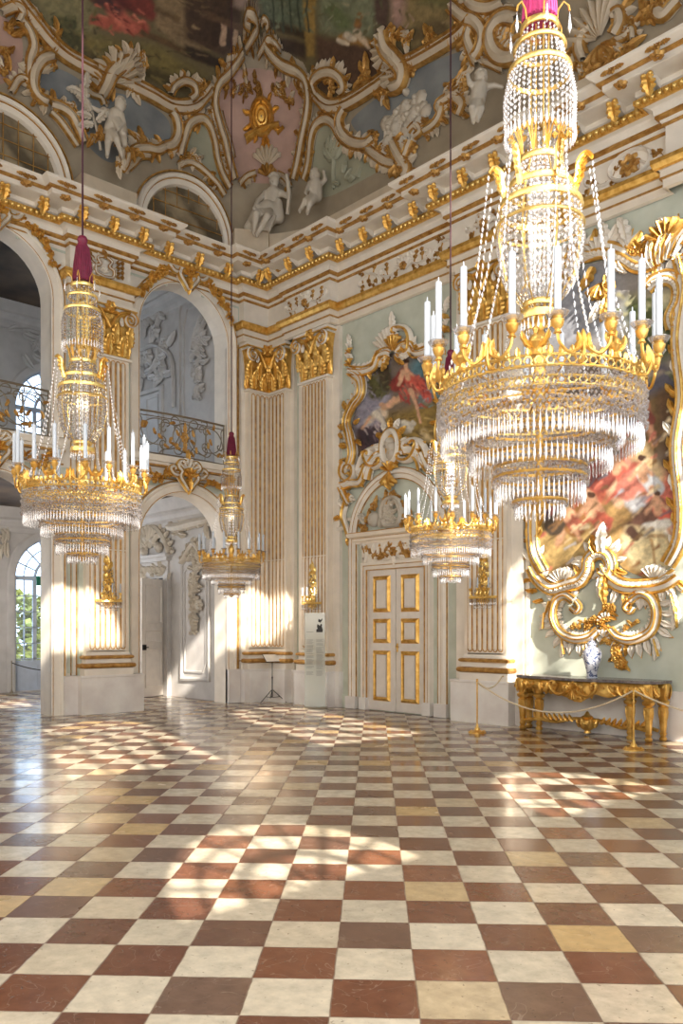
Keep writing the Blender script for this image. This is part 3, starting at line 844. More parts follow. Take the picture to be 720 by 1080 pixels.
# pier blocks beside the pier pilaster
b = MB(); box(b, LW, -5.42, -3.655, 0.002, ZP, -.02, .17); struct(b, 'baseboard_pier', M['stone'])
b = MB(); box(b, LW, -1.345, -1.01, 0.002, ZP, -.02, .115); struct(b, 'baseboard_corner', M['stone'])
b = MB(); box(b, RW, 7.55, 10.9, 0.0, ZP-.02, 0, .04); struct(b, 'baseboard_right', M['stone'])
b = MB(); box(b, RW, 2.62, 2.93, 0.0, .28, 0, .03); box(b, RW, 5.68, 6.02, 0, .28, 0, .03); struct(b, 'baseboard_door', M['green'])

# ---------------------------------------------------------------- archivolts of the arcade
for c in BAYS[:2]:
    for z0, sp in ((0.0, G_SP), (U_SILL+.05, U_SP)):
        b = MB(); mold(b, LW, archpath(c, AR, z0, sp, 30), [(0.0, -.02), (0, .05), (.02, .06), (.17, .06), (.19, .09), (.23, .10), (.25, .08), (.25, 0)])
        struct(b, 'trim_archivolt', M['white'], True)
        b = MB(); mold(b, LW, archpath(c, AR, z0, sp, 30), [(.255, .03), (.262, .075), (.28, .08), (.29, .03)])
        struct(b, 'trim_gilt_archivolt', M['oldgold'], True)
        b = MB(); mold(b, LW, archpath(c, AR, z0, sp, 30), [(.02, .062), (.028, .072), (.036, .062)])
        struct(b, 'trim_gilt_inner_line', M['oldgold'], True)
    # balcony sill and its gilded line, panel over the lower arch
    b = MB(); box(b, LW, c-AR-.28, c+AR+.28, U_SILL-.14, U_SILL, -.1, .16); box(b, LW, c-AR-.24, c+AR+.24, U_SILL-.2, U_SILL-.14, 0, .1); struct(b, 'trim_sill', M['white'])
    b = MB(); box(b, LW, c-AR-.26, c+AR+.26, U_SILL-.245, U_SILL-.205, 0, .12); box(b, LW, c-AR-.26, c+AR+.26, U_SILL-.50, U_SILL-.47, 0, .03); struct(b, 'trim_gilt_sill', M['oldgold'])
    b = MB()
    for s in (-1, 1):
        e = c+s*(AR+.3); 
        prism(b, LW, [(e, 3.75), (e, U_SILL-.55), (c+s*.1, U_SILL-.55), (c+s*.1, G_SP+AR+.33)]+[(c+s*(AR+.33)*sin(a), G_SP+(AR+.33)*cos(a)) for a in (.3, .6, .9, 1.2)], .004, .012) if False else None
    # green spandrels beside the upper arch
    for s in (-1, 1):
        pl = [(c+s*1.62, 9.52), (c+s*.45, 9.52), (c+s*.45, 9.47)]+[(c+s*x, 9.47) for x in (.8, 1.5)]+[(c+s*1.5, 5.75), (c+s*1.62, 5.75)]
        prism(b, LW, pl, .004, .012)
        prism(b, LW, [(c+s*1.62, .85), (c+s*1.5, .85), (c+s*1.5, 4.95), (c+s*.5, 4.95), (c+s*.5, 5.08), (c+s*1.62, 5.08)], .004, .012)
    struct(b, 'trim_green_panel', M['green'])
b = MB()
for u in (-5.22, -5.10, -3.9, -1.0):
    box(b, LW, u-.008, u+.008, .8, 8.6, 0, .03)
struct(b, 'trim_gilt_strip', M['oldgold'])
b = MB(); box(b, LW, -5.09, -5.0+.02, .8, 8.55, .0, .11); box(b, LW, -4.03, -3.93, .8, 8.55, .0, .105); struct(b, 'trim_green_strip', M['green'])

# ---------------------------------------------------------------- lunette windows in the attic
def lunette(label, uc):
    t = thing('lunette_window', label, 'window', (0, uc, 11.3))
    R, zs = 1.13, 10.72
    path = archpath(uc, R, 10.3, zs, 26)
    b = MB(); mold(b, CV, path, [(-.04, .02), (-.04, .03), (.0, .10), (.12, .12), (.14, .18), (.2, .2), (.24, .15), (.26, 0)]); b.build('frame', M['white'], t)
    b = MB()
    for o, ww in ((.105, .125), (.265, .12)): mold(b, CV, path, [(o, ww-.03), (o+.01, ww+.02), (o+.035, ww+.02), (o+.045, ww-.03)])
    b.build('gilded_edge', M['oldgold'], t)
    b = MB(); prism(b, CV, archpath(uc, R, 10.3, zs, 26), .02, .03, False); b.build('pane', M['lunette'], t, False)
    b = MB()
    for k in range(-3, 4):
        x = k*.3; h = math.sqrt(R*R-x*x); tube(b, [(uc+x, 10.4, .05), (uc+x, zs+h, .05)], .011, 4, CV)
    for z in (10.7, 11.0, 11.3, 11.6):
        h = math.sqrt(max(.01, R*R-max(0, z-zs)**2)); tube(b, [(uc-h, z, .05), (uc+h, z, .05)], .011, 4, CV)
    b.build('glazing_bar', M['oldgold'], t)
    return t
lunette('half round attic window above the balcony arch nearest the corner', -2.42)
lunette('half round attic window cut by the edge of the picture, beside the standing cherub', -6.62)

# ---------------------------------------------------------------- the gilded double door
DC = 4.31
t = thing('door_surround', 'white and gold arched surround framing the gilded panelled double door', 'door frame', (DC, 0, 0))
b, g = MB(), MB()
ZI = 3.72
outer = archpath(DC, 1.3, 0.02, ZI+.02, 30)
mold(b, RW, outer, [(-.12, 0), (-.12, .05), (-.10, .07), (-.02, .07), (0, .10), (.06, .11), (.1, .08), (.12, .03), (.12, 0)])
for o in (-.115, .0, .115): mold(g, RW, outer, [(o-.012, .05), (o-.008, .098 if o == 0 else .07), (o+.008, .098 if o == 0 else .07), (o+.012, .05)])
b.build('arch_moulding', M['white'], t); g.build('gilded_line', M['oldgold'], t)
b, g = MB(), MB()
fr = [(DC-.82, .0), (DC-.82, 3.02), (DC+.82, 3.02), (DC+.82, .0)]
mold(b, RW, fr, [(-.0, 0), (0, .05), (.03, .07), (.1, .07), (.13, .10), (.18, .10), (.2, 0)])
for o in (.02, .115): mold(g, RW, fr, [(o-.012, .05), (o-.008, .09), (o+.008, .09), (o+.012, .05)])
b.build('door_frame', M['white'], t); g.build('gilded_line', M['oldgold'], t)
b = MB()
for s in (-1, 1): box(b, RW, DC+s*1.3-.16, DC+s*1.3+.16, 0.005, .27, 0, .14); box(b, RW, DC+s*.92-.11, DC+s*.92+.11, 0.005, .27, 0, .13)
split_build(b, 'plinth_block', M['stone'], t, False)
b, g = MB(), MB()
pr = [(0, 3.62), (.06, 3.62), (.07, 3.66), (.12, 3.68), (.12, 3.74), (.2, 3.77), (.22, 3.82), (.22, 3.86), (0, 3.88)]
uwrap(b, RW, DC-1.1, DC+1.1, .02, pr); uwrap(g, RW, DC-1.1, DC+1.1, .02, [(.115, 3.735), (.135, 3.738), (.135, 3.755), (.12, 3.76)]); uwrap(g, RW, DC-1.1, DC+1.1, .02, [(.2, 3.845), (.235, 3.85), (.235, 3.865), (.2, 3.87)])
b.build('entablature', M['cream'], t, False); g.build('gilded_line', M['oldgold'], t)
b = MB(); box(b, RW, DC-1.0, DC+1.0, 3.2, 3.62, 0, .06); b.build('frieze_panel', M['white'], t, False)
b, g = MB(), MB()
for s in (-1, 1):
    scp = scroll((DC+s*.85, 3.27), (DC+s*.9, 3.58), s*.12, .18, .18)
    relief(b, RW, scp, .08, .07, .06)
    garland(g, RW, spline([(DC+s*.75, 3.48), (DC+s*.5, 3.34), (DC+s*.25, 3.42), (DC+s*.1, 3.45)], 6), .11, .06, 1.2)
    for q in range(5): leaf(b, RW, (DC+s*(.2+.14*q), 3.34+.05*(q % 2)), PI/2+s*(.5-.25*q), .22, .11, s*.6, .06, .06, None, 3, 8)
    rosette(g, RW, (DC+s*.86, 3.5), .1, .06, 6, .08)
    relief(b, RW, scroll((DC+s*.1, 3.28), (DC+s*.55, 3.24), -s*.1, .1, .1), .06, .05, .06)
shell(b, RW, (DC, 3.3), PI/2, .03, .24, 2.6, 6, .08, .07); rosette(g, RW, (DC, 3.4), .12, .09, 6, .1)
leaf(b, RW, (DC, 3.3), -PI/2, .22, .14, 0, .05, .08)
b.build('carved_scroll', M['white'], t); g.build('gilded_garland', M['oldgold'], t)

for s in (-1, 1):
    d = MB(); x0, x1 = (DC-.81, DC-.012) if s < 0 else (DC+.012, DC+.81)
    box(d, RW, x0, x1, .02, 3.02, .0, .035)
    o = d.build('door_%d' % (1 if s < 0 else 2), M['doorwhite'], None, False); o['kind'] = 'structure'
    for z0, z1 in ((.22, 1.30), (1.46, 1.98), (2.12, 2.9)):
        p = MB(); path = [(x0+.14, z0), (x0+.14, z1), (x1-.14, z1), (x1-.14, z0)]
        mold(p, RW, path, [(-.09, .03), (-.08, .07), (-.05, .085), (-.02, .06), (0, .035)], True); mm = p.build('panel_moulding', M['gold'], o, False)
        p = MB(); box(p, RW, x0+.26, x1-.26, z0+.12, z1-.12, .03, .06); p.build('raised_panel', M['doorwhite'], o, False)
    if s > 0:
        p = MB(); lathe(p, [(.0, -.02), (.02, -.02), (.02, 0), (.012, .01)], (x0+.04, -.06, 1.38), 8); box(p, RW, x0+.02, x0+.06, 1.28, 1.46, .035, .045); tube(p, [(x0+.04, 1.4, .045), (x0+.04, 1.4, .09), (x0+.13, 1.39, .09)], .011, 6, RW)
        p.build('handle', M['gold'], o)
# the vertical white strips left and right of the door and by the console
b, g = MB(), MB()
for u in (7.62, ): box(b, RW, u-.04, u+.04, .0, 8.6, 0, .05)
struct(b, 'trim_strip', M['white'])
# ================================================================== chandeliers
def bead(mb, x, y, z, r, h):
    b = len(mb.v)
    mb.v.extend([(x, y, z+h), (x+r, y, z), (x, y+r, z), (x-r, y, z), (x, y-r, z), (x, y, z-h)])
    mb.f.extend([(b, b+1, b+2), (b, b+2, b+3), (b, b+3, b+4), (b, b+4, b+1), (b+5, b+2, b+1), (b+5, b+3, b+2), (b+5, b+4, b+3), (b+5, b+1, b+4)])
def drop(mb, x, y, z, r, L):      # a prism that hangs down from z
    b = len(mb.v)
    mb.v.extend([(x, y, z), (x+r, y, z-L*.75), (x, y+r, z-L*.75), (x-r, y, z-L*.75), (x, y-r, z-L*.75), (x, y, z-L)])
    mb.f.extend([(b, b+1, b+2), (b, b+2, b+3), (b, b+3, b+4), (b, b+4, b+1), (b+5, b+2, b+1), (b+5, b+3, b+2), (b+5, b+4, b+3), (b+5, b+1, b+4)])
def strand(mb, p0, p1, step, r, sag=0.0, drops=0, fat=1.0):
    L = math.dist(p0, p1)*(1+sag); n = max(2, int(L/step))
    for i in range(n):
        t = (i+.5)/n; s = 4*t*(1-t)*sag
        q = [p0[k]+(p1[k]-p0[k])*t for k in range(3)]
        bead(mb, q[0], q[1], q[2]-s*math.dist(p0, p1), r*(fat if i % 3 == 0 else 1), step*.52)
def ringband(mb, r, z, h, t=.012, n=48):
    lathe(mb, [(r, z-h/2), (r+t, z-h/2), (r+t*1.3, z), (r+t, z+h/2), (r, z+h/2), (r, z-h/2)], n=n)
def pol(r, a, z): return (r*cos(a), r*sin(a), z)
def make_chandelier(label, loc, za):
    """za: height of the candle ring over the floor; everything below is written for a ring at 3.1 m"""
    lz = za
    t = thing('chandelier', label, 'chandelier', (loc[0], loc[1], lz), 'crystal chandeliers of the hall')
    WL0 = WLOC[t.name]
    WLOC[t.name] = Vector((0, 0, 3.1))
    def P(mb, name, mt, par=None, **k): return mb.build(name, M[mt], par or t, True, **k)
    # cord and tassel
    b = MB(); tube(b, [(0, 0, 5.3), (0, 0, 9), (0, 0, 16.7)], .010, 6); P(b, 'suspension_cord', 'rope')
    b = MB()
    lathe(b, [(0, 5.46), (.035, 5.46), (.05, 5.43), (.04, 5.4), (.055, 5.36), (.075, 5.2), (.088, 5.06), (.09, 5.04), (.08, 5.03), (0, 5.03)], n=20)
    for k in range(24):
        a = 2*PI*k/24; tube(b, [pol(.056, a, 5.36), pol(.077, a, 5.2), pol(.09, a, 5.03)], .007, 4)
    tc = P(b, 'tassel_cover', 'burgundy')
    # gilded frame of the upper part
    b = MB()
    for r, z, h in ((.09, 4.99, .03), (.127, 4.885, .022), (.157, 4.755, .026), (.112, 4.27, .03), (.165, 4.13, .03), (.212, 4.03, .03), (.222, 3.93, .014), (.075, 3.56, .03), (.10, 3.49, .04)):
        ringband(b, r, z, h)
    for k in range(8):
        a = 2*PI*k/8+.2
        tube(b, [pol(.112, a, 4.27), pol(.165, a, 4.13), pol(.212, a, 4.03), pol(.228, a, 3.84), pol(.19, a, 3.68), pol(.10, a, 3.57), pol(.07, a, 3.54)], .0045, 4)
        tube(b, [pol(.10, a, 3.49), pol(.06, a, 3.53), pol(.075, a, 3.56)], .008, 4)
        tube(b, [pol(.05, a, 4.99), pol(.05, a, 4.3)], .004, 4)
    P(b, 'gilded_basket_frame', 'brightgold')
    b = MB()
    for k in range(10):      # palmette crown over the vase and hooks of the topmost ring
        a = 2*PI*k/10
        for q in (-.16, 0, .16):
            tube(b, [pol(.112, a, 4.28), pol(.125, a+q*.6, 4.36), pol(.15, a+q, 4.43), pol(.165, a+q*1.2, 4.41)], .005, 4)
        bead(b, *pol(.10, a, 4.45), .022, .022)
    for k in range(6):
        a = 2*PI*k/6+.3; tube(b, [pol(.09, a, 5.0), pol(.10, a, 5.06), pol(.13, a, 5.09), pol(.155, a, 5.06), pol(.16, a, 5.03)], .005, 4)
    split_build(b, 'palmette_crown', M['gold'], t)
    b = MB()
    for k in range(6):
        a = 2*PI*k/6+.3; drop(b, *pol(.16, a, 5.03), .012, .12)
    for r, z, n, nb, L in ((.09, 4.975, 18, 3, .03), (.127, 4.87, 26, 4, .03)):
        for k in range(n):
            a = 2*PI*k/n
            for i in range(nb): bead(b, *pol(r+.012*i/nb, a, z-.013-.024*i), .008, .0125)
            drop(b, *pol(r+.012, a, z-.024*nb), .008, L)
    n = 40
    for k in range(n):
        a = 2*PI*k/n
        strand(b, pol(.16, a, 4.75), pol(.188, a, 4.62), .027, .010)
        strand(b, pol(.188, a, 4.62), pol(.185, a, 4.46), .027, .010)
        drop(b, *pol(.185, a, 4.46), .010, .085)
    P(b, 'crystal_crown_curtain', 'crystal')
    b = MB()
    n = 36
    pr = [(.112, 4.26), (.165, 4.12), (.21, 4.02), (.226, 3.84), (.19, 3.68), (.09, 3.565)]
    for k in range(n):
        a = 2*PI*k/n
        for (r0, z0), (r1, z1) in zip(pr, pr[1:]): strand(b, pol(r0, a, z0), pol(r1, a, z1), .031, .0125)
    for k in range(12):
        a = 2*PI*k/12; strand(b, pol(.05, a, 4.4), pol(.05, a, 3.6), .045, .012)
    P(b, 'crystal_basket', 'crystal')
    b = MB()
    for k in range(24): drop(b, *pol(.105, 2*PI*k/24, 3.47), .009, .07)
    P(b, 'foot_fringe', 'crystal')
    b = MB()
    lathe(b, [(.02, 3.5), (.035, 3.46), (.02, 3.42), (.05, 3.36), (.06, 3.3), (.03, 3.22), (.05, 3.16), (.05, 3.1), (.02, 3.05), (.02, 2.5), (.05, 2.42), (.0, 2.38)], n=12)
    for k in range(8):
        a = 2*PI*k/8; tube(b, [pol(.04, a, 3.1), pol(.3, a, 3.06), pol(.52, a, 3.08)], .008, 4)
    P(b, 'stem', 'gold')
    # handles with chains of beads down to the ring
    for k in range(6):
        a = 2*PI*k/6+.55
        b = MB()
        m = lambda u, v, w: (cos(a)*(.17+u)-sin(a)*w, sin(a)*(.17+u)+cos(a)*w, v)
        relief(b, m, spline([(0, 4.1), (.03, 4.18), (.035, 4.25), (.07, 4.29), (.1, 4.26)], 4), lambda s: .05*(1-.6*s), .02, -.01)
        for s in range(4): leaf(b, m, (.02+.008*s, 4.14+.035*s), .6, .06, .03, .8, .02, -.01, None, 2, 6)
        h = P(b, 'gilded_handle', 'brightgold')
        b = MB()
        strand(b, pol(.27, a, 4.25), pol(.33, a, 3.75), .034, .009, .02)
        strand(b, pol(.33, a, 3.75), pol(.52, a, 3.16), .034, .009, .04)
        P(b, 'bead_chain', 'crystal', h); b = MB()
        strand(b, pol(.255, a-.12, 4.2), pol(.50, a-.42, 3.16), .036, .008, .12)
        P(b, 'bead_chain', 'crystal', h)
    # the candle ring: two gilded bands with pierced discs
    b = MB()
    ringband(b, .515, 3.135, .012, .01, 64); ringband(b, .515, 3.085, .012, .01, 64); ringband(b, .518, 3.03, .012, .01, 64); ringband(b, .518, 2.985, .012, .01, 64)
    for k in range(64):
        a = 2*PI*k/64
        for z in (3.11, 3.008):
            m = lambda u, v, w: (cos(a)*(.523+w)-sin(a)*u, sin(a)*(.523+w)+cos(a)*u, z+v)
            tube(b, [(.02*cos(q*PI/3), .02*sin(q*PI/3), 0) for q in range(6)], .006, 4, m, True)
        m = lambda u, v, w: (cos(a)*(.525+w)-sin(a)*u, sin(a)*(.525+w)+cos(a)*u, 3.135+v)
        leaf(b, m, (0, 0), PI/2, .04, .035, 0, .01, 0, None, 2, 5)
    P(b, 'gilded_ring', 'brightgold')
    b = MB()
    for r, z in ((.43, 2.93), (.37, 2.84), (.365, 2.8), (.30, 2.72), (.235, 2.66), (.235, 2.6), (.13, 2.5), (.135, 2.46)): ringband(b, r, z, .016, .01, 48)
    P(b, 'inner_ring', 'gold')
    tiers = [(.525, 3.08, 2.73, 116, 4), (.43, 2.96, 2.76, 84, 2), (.37, 2.90, 2.62, 84, 3), (.235, 2.72, 2.44, 56, 3), (.13, 2.54, 2.35, 32, 2)]
    for r, z0, z1, n, sw in tiers:
        b = MB()
        for k in range(n):
            a = 2*PI*k/n; z = z0; i = 0
            zs = z1+.115
            while z-.024 > zs:
                bead(b, *pol(r+.008*((i+k) % 2), a+(PI/n if i % 2 else 0), z-.012), .0112, .0128); z -= .024; i += 1
            drop(b, *pol(r, a, z), .0078, z-z1-.01*(k % 2))
        for q in range(int(n/4)):           # swags between the strands
            a0, a1 = 2*PI*q*4/n, 2*PI*(q+1)*4/n
            for s in range(sw):
                strand(b, pol(r+.02, a0, z0-.03-.06*s), pol(r+.02, a1, z0-.03-.06*s), .022, .010, .18)
        P(b, 'crystal_fringe', 'crystal')
    # candle arms
    for k in range(8):
        a = 2*PI*k/8+za*0+.16
        m = lambda u, v, w: (cos(a)*(.53+w)-sin(a)*u, sin(a)*(.53+w)+cos(a)*u, v)
        b = MB()
        tube(b, spline([(0, 3.1, 0), (0, 3.09, .035), (0, 3.13, .055), (0, 3.18, .05)], 4), lambda s: .010-.003*s, 6, m)
        for s in (-1, 1):
            tube(b, spline([(0, 3.16, .05), (s*.07, 3.12, .055), (s*.12, 3.16, .055), (s*.13, 3.2, .055)], 4), .008, 5, m)
            leaf(b, m, (s*.04, 3.13), PI/2+s*.6, .09, .04, -s*1.2, .02, .045, None, 2, 6)
        leaf(b, m, (0, 3.13), PI/2, .10, .045, 0, .02, .04, None, 3, 8)
        arm = P(b, 'candle_arm', 'gold')
        for s in (-1, 1):
            c = m(s*.13, 3.2, .055)
            b = MB(); lathe(b, [(0, 0), (.02, 0), (.012, .015), (.025, .03), (.032, .055), (.02, .06), (.028, .075), (.03, .09), (.0, .09)], c, 10); P(b, 'candle_cup', 'gold', arm)
            b = MB(); lathe(b, [(.02, .07), (.04, .068), (.055, .085), (.056, .088), (.04, .075), (.02, .075)], c, 14); P(b, 'drip_glass', 'crystal', arm)
            b = MB(); lathe(b, [(.017, .085), (.017, .40), (.014, .403), (.004, .405), (.003, .425), (0, .43)], c, 10); P(b, 'candle', 'candle', arm)
    b = MB()
    for k in range(8):        # small gilded finials between the arms
        a = 2*PI*(k+.5)/8+.16
        m = lambda u, v, w: (cos(a)*(.52+w)-sin(a)*u, sin(a)*(.52+w)+cos(a)*u, v)
        lathe(b, [(.0, .0), (.03, .0), (.012, .03), (.032, .06), (.028, .08), (.008, .1), (.014, .12), (0, .14)], m(0, 3.13, 0), 8)
        for s in (-1, 1): leaf(b, m, (s*.01, 3.17), PI/2-s*1.1, .1, .04, s*1.2, .02, 0, None, 2, 6)
        o = b.build('finial', M['gold'], t); b = MB()
    WLOC[t.name] = WL0
    zi, zo = [0, 2.35, 3.1, 3.285, 3.62, 3.8, 20], [0, 2.35, 3.035, 3.235, 3.56, 3.79, 20]
    for ch in kids(t):
        for o in [ch]+kids(ch):
            nv = len(o.data.vertices); co = np.empty(nv*3, np.float32); o.data.vertices.foreach_get('co', co); co = co.reshape(-1, 3)
            co[:, 2] = np.interp(co[:, 2]+3.1, zi, zo)-3.1; o.data.vertices.foreach_set('co', co.ravel()); o.data.update()
    return t, tc
def spot(px, Z, dz=0):
    d = ray(px, 500); return (CAMX+Z*d[0], CAMY+Z*d[1])
ZA, ZB_, ZC_, ZD = 4.47, 15.5*60/118, 15.5, 15.5*60/84
cA, tcA = make_chandelier('largest and nearest crystal chandelier, with a burgundy tassel sleeve coloured pink as if sunlit', spot(569, ZA), 3.1)
for ch in kids(cA):
    pass
def zring(py_bottom, Z, bottom=2.35): return 3.1+(EYE+(HY-py_bottom)*Z/F)-bottom
cB = dup(cA, (*spot(87, ZB_), zring(596, ZB_)), 'crystal chandelier with a burgundy tassel sleeve hanging before the arcade pier')
cC = dup(cA, (*spot(244, ZC_), zring(632, ZC_)), 'smallest and farthest crystal chandelier, hanging before the arch with the open white door')
cD = dup(cA, (*spot(475, ZD), zring(616, ZD)), 'crystal chandelier hanging before the gilded double door')
tcA.material_slots[0].link = 'OBJECT'; tcA.material_slots[0].material = M['rose']  # this pinker silk carries the sunlight on the nearest sleeve
for c, e, e2 in ((cA, 3.5, 0), (cB, 3, .8), (cC, 2, .3), (cD, 8, 3)):
    for dz, en in ((.78, e), (-.15, e2)):
        if not en: continue
        l = bpy.data.lights.new('chandelier_bulb', 'POINT'); l.energy = en; l.color = (1, .8, .5); l.shadow_soft_size = .06
        o = bpy.data.objects.new('chandelier_bulb', l); COL.objects.link(o); o.location = c.location+Vector((0, 0, dz))
# ================================================================== painted canvases
rng = np.random.default_rng(5)
def noise2(x, y, f, seed):
    G = np.random.default_rng(seed).uniform(-1, 1, (64, 64)); s = 0; amp = 1.0; fr = f*.75
    for k in range(4):
        X_, Y_ = x*fr+k*17.3, y*fr+k*9.1; i, j = np.floor(X_).astype(int), np.floor(Y_).astype(int); a, b = X_-i, Y_-j
        a = a*a*(3-2*a); b = b*b*(3-2*b); g = lambda p, q: G[p % 64, q % 64]
        s = s+amp*((g(i, j)*(1-a)+g(i+1, j)*a)*(1-b)+(g(i, j+1)*(1-a)+g(i+1, j+1)*a)*b); amp *= .55; fr *= 2.1
    return s*.75
def paint_field(X, Y, base, strokes, warp=1.3, freq=.12, seed=1, mottled=.10):
    """colours at photo-scale coordinates X, Y: soft capsules (x0,y0,x1,y1,r0,r1) and soft polygons, painted one over the other"""
    Xw = X+warp*noise2(X, Y, freq, seed); Yw = Y+warp*noise2(X, Y, freq, seed+1)
    C = np.empty(X.shape+(3,))
    y0, y1 = Y.min(), Y.max(); t = np.clip((Y-y0)/(y1-y0+1e-9), 0, 1)[..., None]
    C[:] = np.array(lin(base[0]))*(1-t)+np.array(lin(base[1]))*t
    for s in strokes:
        kind, prm, col = s[0], s[1], np.array(lin(s[2])); soft = s[3] if len(s) > 3 else 1.5
        if kind == 'c':
            ax, ay, bx, by, r0, r1 = prm
            dx, dy = bx-ax, by-ay; q = dx*dx+dy*dy+1e-9
            h = np.clip(((Xw-ax)*dx+(Yw-ay)*dy)/q, 0, 1)
            d = np.hypot(Xw-ax-h*dx, Yw-ay-h*dy)-(r0+(r1-r0)*h)
        else:
            n = len(prm); d = np.full(X.shape, 1e9); ins = np.zeros(X.shape, bool)
            for i in range(n):
                ax, ay = prm[i]; bx, by = prm[(i+1) % n]
                dx, dy = bx-ax, by-ay
                h = np.clip(((Xw-ax)*dx+(Yw-ay)*dy)/(dx*dx+dy*dy+1e-9), 0, 1)
                d = np.minimum(d, np.hypot(Xw-ax-h*dx, Yw-ay-h*dy))
                if ay != by:
                    cr = ((ay > Yw) != (by > Yw)) & (Xw < (bx-ax)*(Yw-ay)/(by-ay)+ax); ins ^= cr
            d = np.where(ins, -d, d)
        a = np.clip(.5-d/(2*soft), 0, 1)
        sh = 1+.28*noise2(X, Y, freq*2.2, seed+7+len(s[2])+int(sum(s[2])) % 13)
        col2 = np.clip(col*sh[..., None], 0, 1) if True else col
        C = C*(1-a[..., None])+col2*a[..., None]
    C *= (1+mottled*noise2(X, Y, freq*5, seed+3))[..., None]
    return np.clip(C, 0, 1)
def canvas(name, m, us, vs, inside, w, base, strokes, mt='paint', seed=1, **k):
    P = [[m(u, v, w) for u in us] for v in vs]
    arr = np.array(P); A = arr.reshape(-1, 3)
    dx, dy = A[:, 0]-CAMX, A[:, 1]-CAMY; Z = dx*FW[0]+dy*FW[1]
    X = 360+F*(dx*RT[0]+dy*RT[1])/Z; Y = HY-F*(A[:, 2]-EYE)/Z
    col = paint_field(X, Y, base, strokes, seed=seed, **k)
    nu = len(us); mb = MB(); mb.v = [tuple(p) for p in A]
    for j in range(len(vs)-1):
        for i in range(nu-1):
            if inside is None or inside((us[i]+us[i+1])/2, (vs[j]+vs[j+1])/2):
                mb.f.append((j*nu+i, j*nu+i+1, (j+1)*nu+i+1, (j+1)*nu+i))
    used = sorted({i for f in mb.f for i in f}); mp = {o: n for n, o in enumerate(used)}
    mb.v = [mb.v[i] for i in used]; mb.f = [tuple(mp[i] for i in f) for f in mb.f]
    o = mb.build(name, M[mt], None, True, auto=False)
    at = o.data.color_attributes.new('paint', 'FLOAT_COLOR', 'POINT')
    c4 = np.ones((len(used), 4), np.float32); c4[:, :3] = col[used]
    at.data.foreach_set('color', c4.ravel())
    return o
def inpoly(poly):
    def f(x, y):
        c = False; n = len(poly)
        for i in range(n):
            (ax, ay), (bx, by) = poly[i], poly[(i+1) % n]
            if (ay > y) != (by > y) and x < (bx-ax)*(y-ay)/(by-ay)+ax: c = not c
        return c
    return f
def lsp(a, b, n): return [a+(b-a)*i/n for i in range(n+1)]
def figure(x, y, s, robe, skin=(214, 164, 130), lean=0.0, robe2=None, hair=(84, 56, 40)):
    """a small reclining draped figure as brush strokes, s = head size"""
    r2 = robe2 or tuple(int(c*.72) for c in robe)
    return [('c', (x+s*lean, y+s*1.5, x-s*2.4, y+s*4.6, s*1.3, s*1.9), r2), ('c', (x+s*.2, y+s*2, x+s*2.2, y+s*4.4, s*1.2, s*1.5), robe),
            ('c', (x+s*1.6, y+s*4.6, x+s*2.9, y+s*7.2, s*.55, s*.35), skin), ('c', (x, y+s*1.3, x+s*.3, y+s*2.9, s*.95, s*.8), skin),
            ('c', (x-s*.6, y+s*1.5, x-s*1.9, y+s*3.1, s*.42, s*.3), skin), ('c', (x+s*.8, y+s*1.5, x+s*1.9, y+s*2.3, s*.42, s*.3), skin),
            ('c', (x, y, x, y+s*.3, s*.62, s*.5), skin, .8), ('c', (x-s*.1, y-s*.4, x+s*.3, y-s*.3, s*.5, s*.45), hair, .8)]

# ---- overdoor painting
def mirp(path, c): return [(2*c-a, b) for a, b in path][::-1]
OD = [(378, 395), (395, 392), (400, 383), (415, 378), (433, 372)]
lo = [RP(*p) for p in [(433, 478), (412, 480), (400, 478), (384, 490), (376, 478), (373, 462), (372, 446), (376, 432), (382, 418), (382, 404), (377, 395), (394, 391), (402, 378), (416, 372)]]
left = [(u, v) for u, v in lo if u <= DC]
out_ = left+[(2*DC-u, v) for u, v in left[::-1]]
st = [('p', [(372, 390), (410, 380), (412, 420), (374, 460)], (150, 146, 160), 4), ('c', (448, 392, 462, 430, 16, 12), (92, 128, 138), 6), ('c', (404, 390, 408, 408, 8, 7), (74, 60, 40), 3),
      ('c', (392, 404, 396, 412, 8, 9), (86, 84, 46), 3), ('p', [(400, 440), (470, 420), (470, 480), (400, 480)], (148, 122, 62), 5), ('p', [(376, 452), (400, 440), (408, 470), (380, 486)], (72, 52, 56), 3),
      ('c', (388, 446, 402, 436, 4, 6), (206, 186, 160), 2), ('c', (404, 430, 422, 420, 3, 3), (214, 168, 130), 1.5), ('c', (398, 446, 408, 452, 5, 4), (176, 160, 172), 2), ('c', (386, 458, 398, 462, 7, 8), (58, 42, 50), 2)]
st += figure(428, 386, 4.2, (196, 74, 62), lean=-.3)+[('c', (440, 402, 452, 420, 7, 4), (204, 92, 76), 2), ('c', (420, 448, 430, 452, 6, 5), (212, 202, 184), 2), ('c', (446, 456, 452, 466, 4, 4), (200, 176, 130), 2), ('c', (410, 470, 450, 472, 8, 6), (84, 62, 34), 4)]
rs = random.Random(8)
def dab(n, x0, x1, y0, y1, pal, l0=2, l1=6, r=1.2, ang=None):
    for k in range(n):
        x_, y_, l_ = rs.uniform(x0, x1), rs.uniform(y0, y1), rs.uniform(l0, l1); a_ = rs.uniform(0, 6.3) if ang is None else ang+rs.uniform(-.5, .5)
        st.append(('c', (x_, y_, x_+l_*cos(a_), y_+l_*sin(a_), rs.uniform(.5, r), .4), rs.choice(pal), .9))
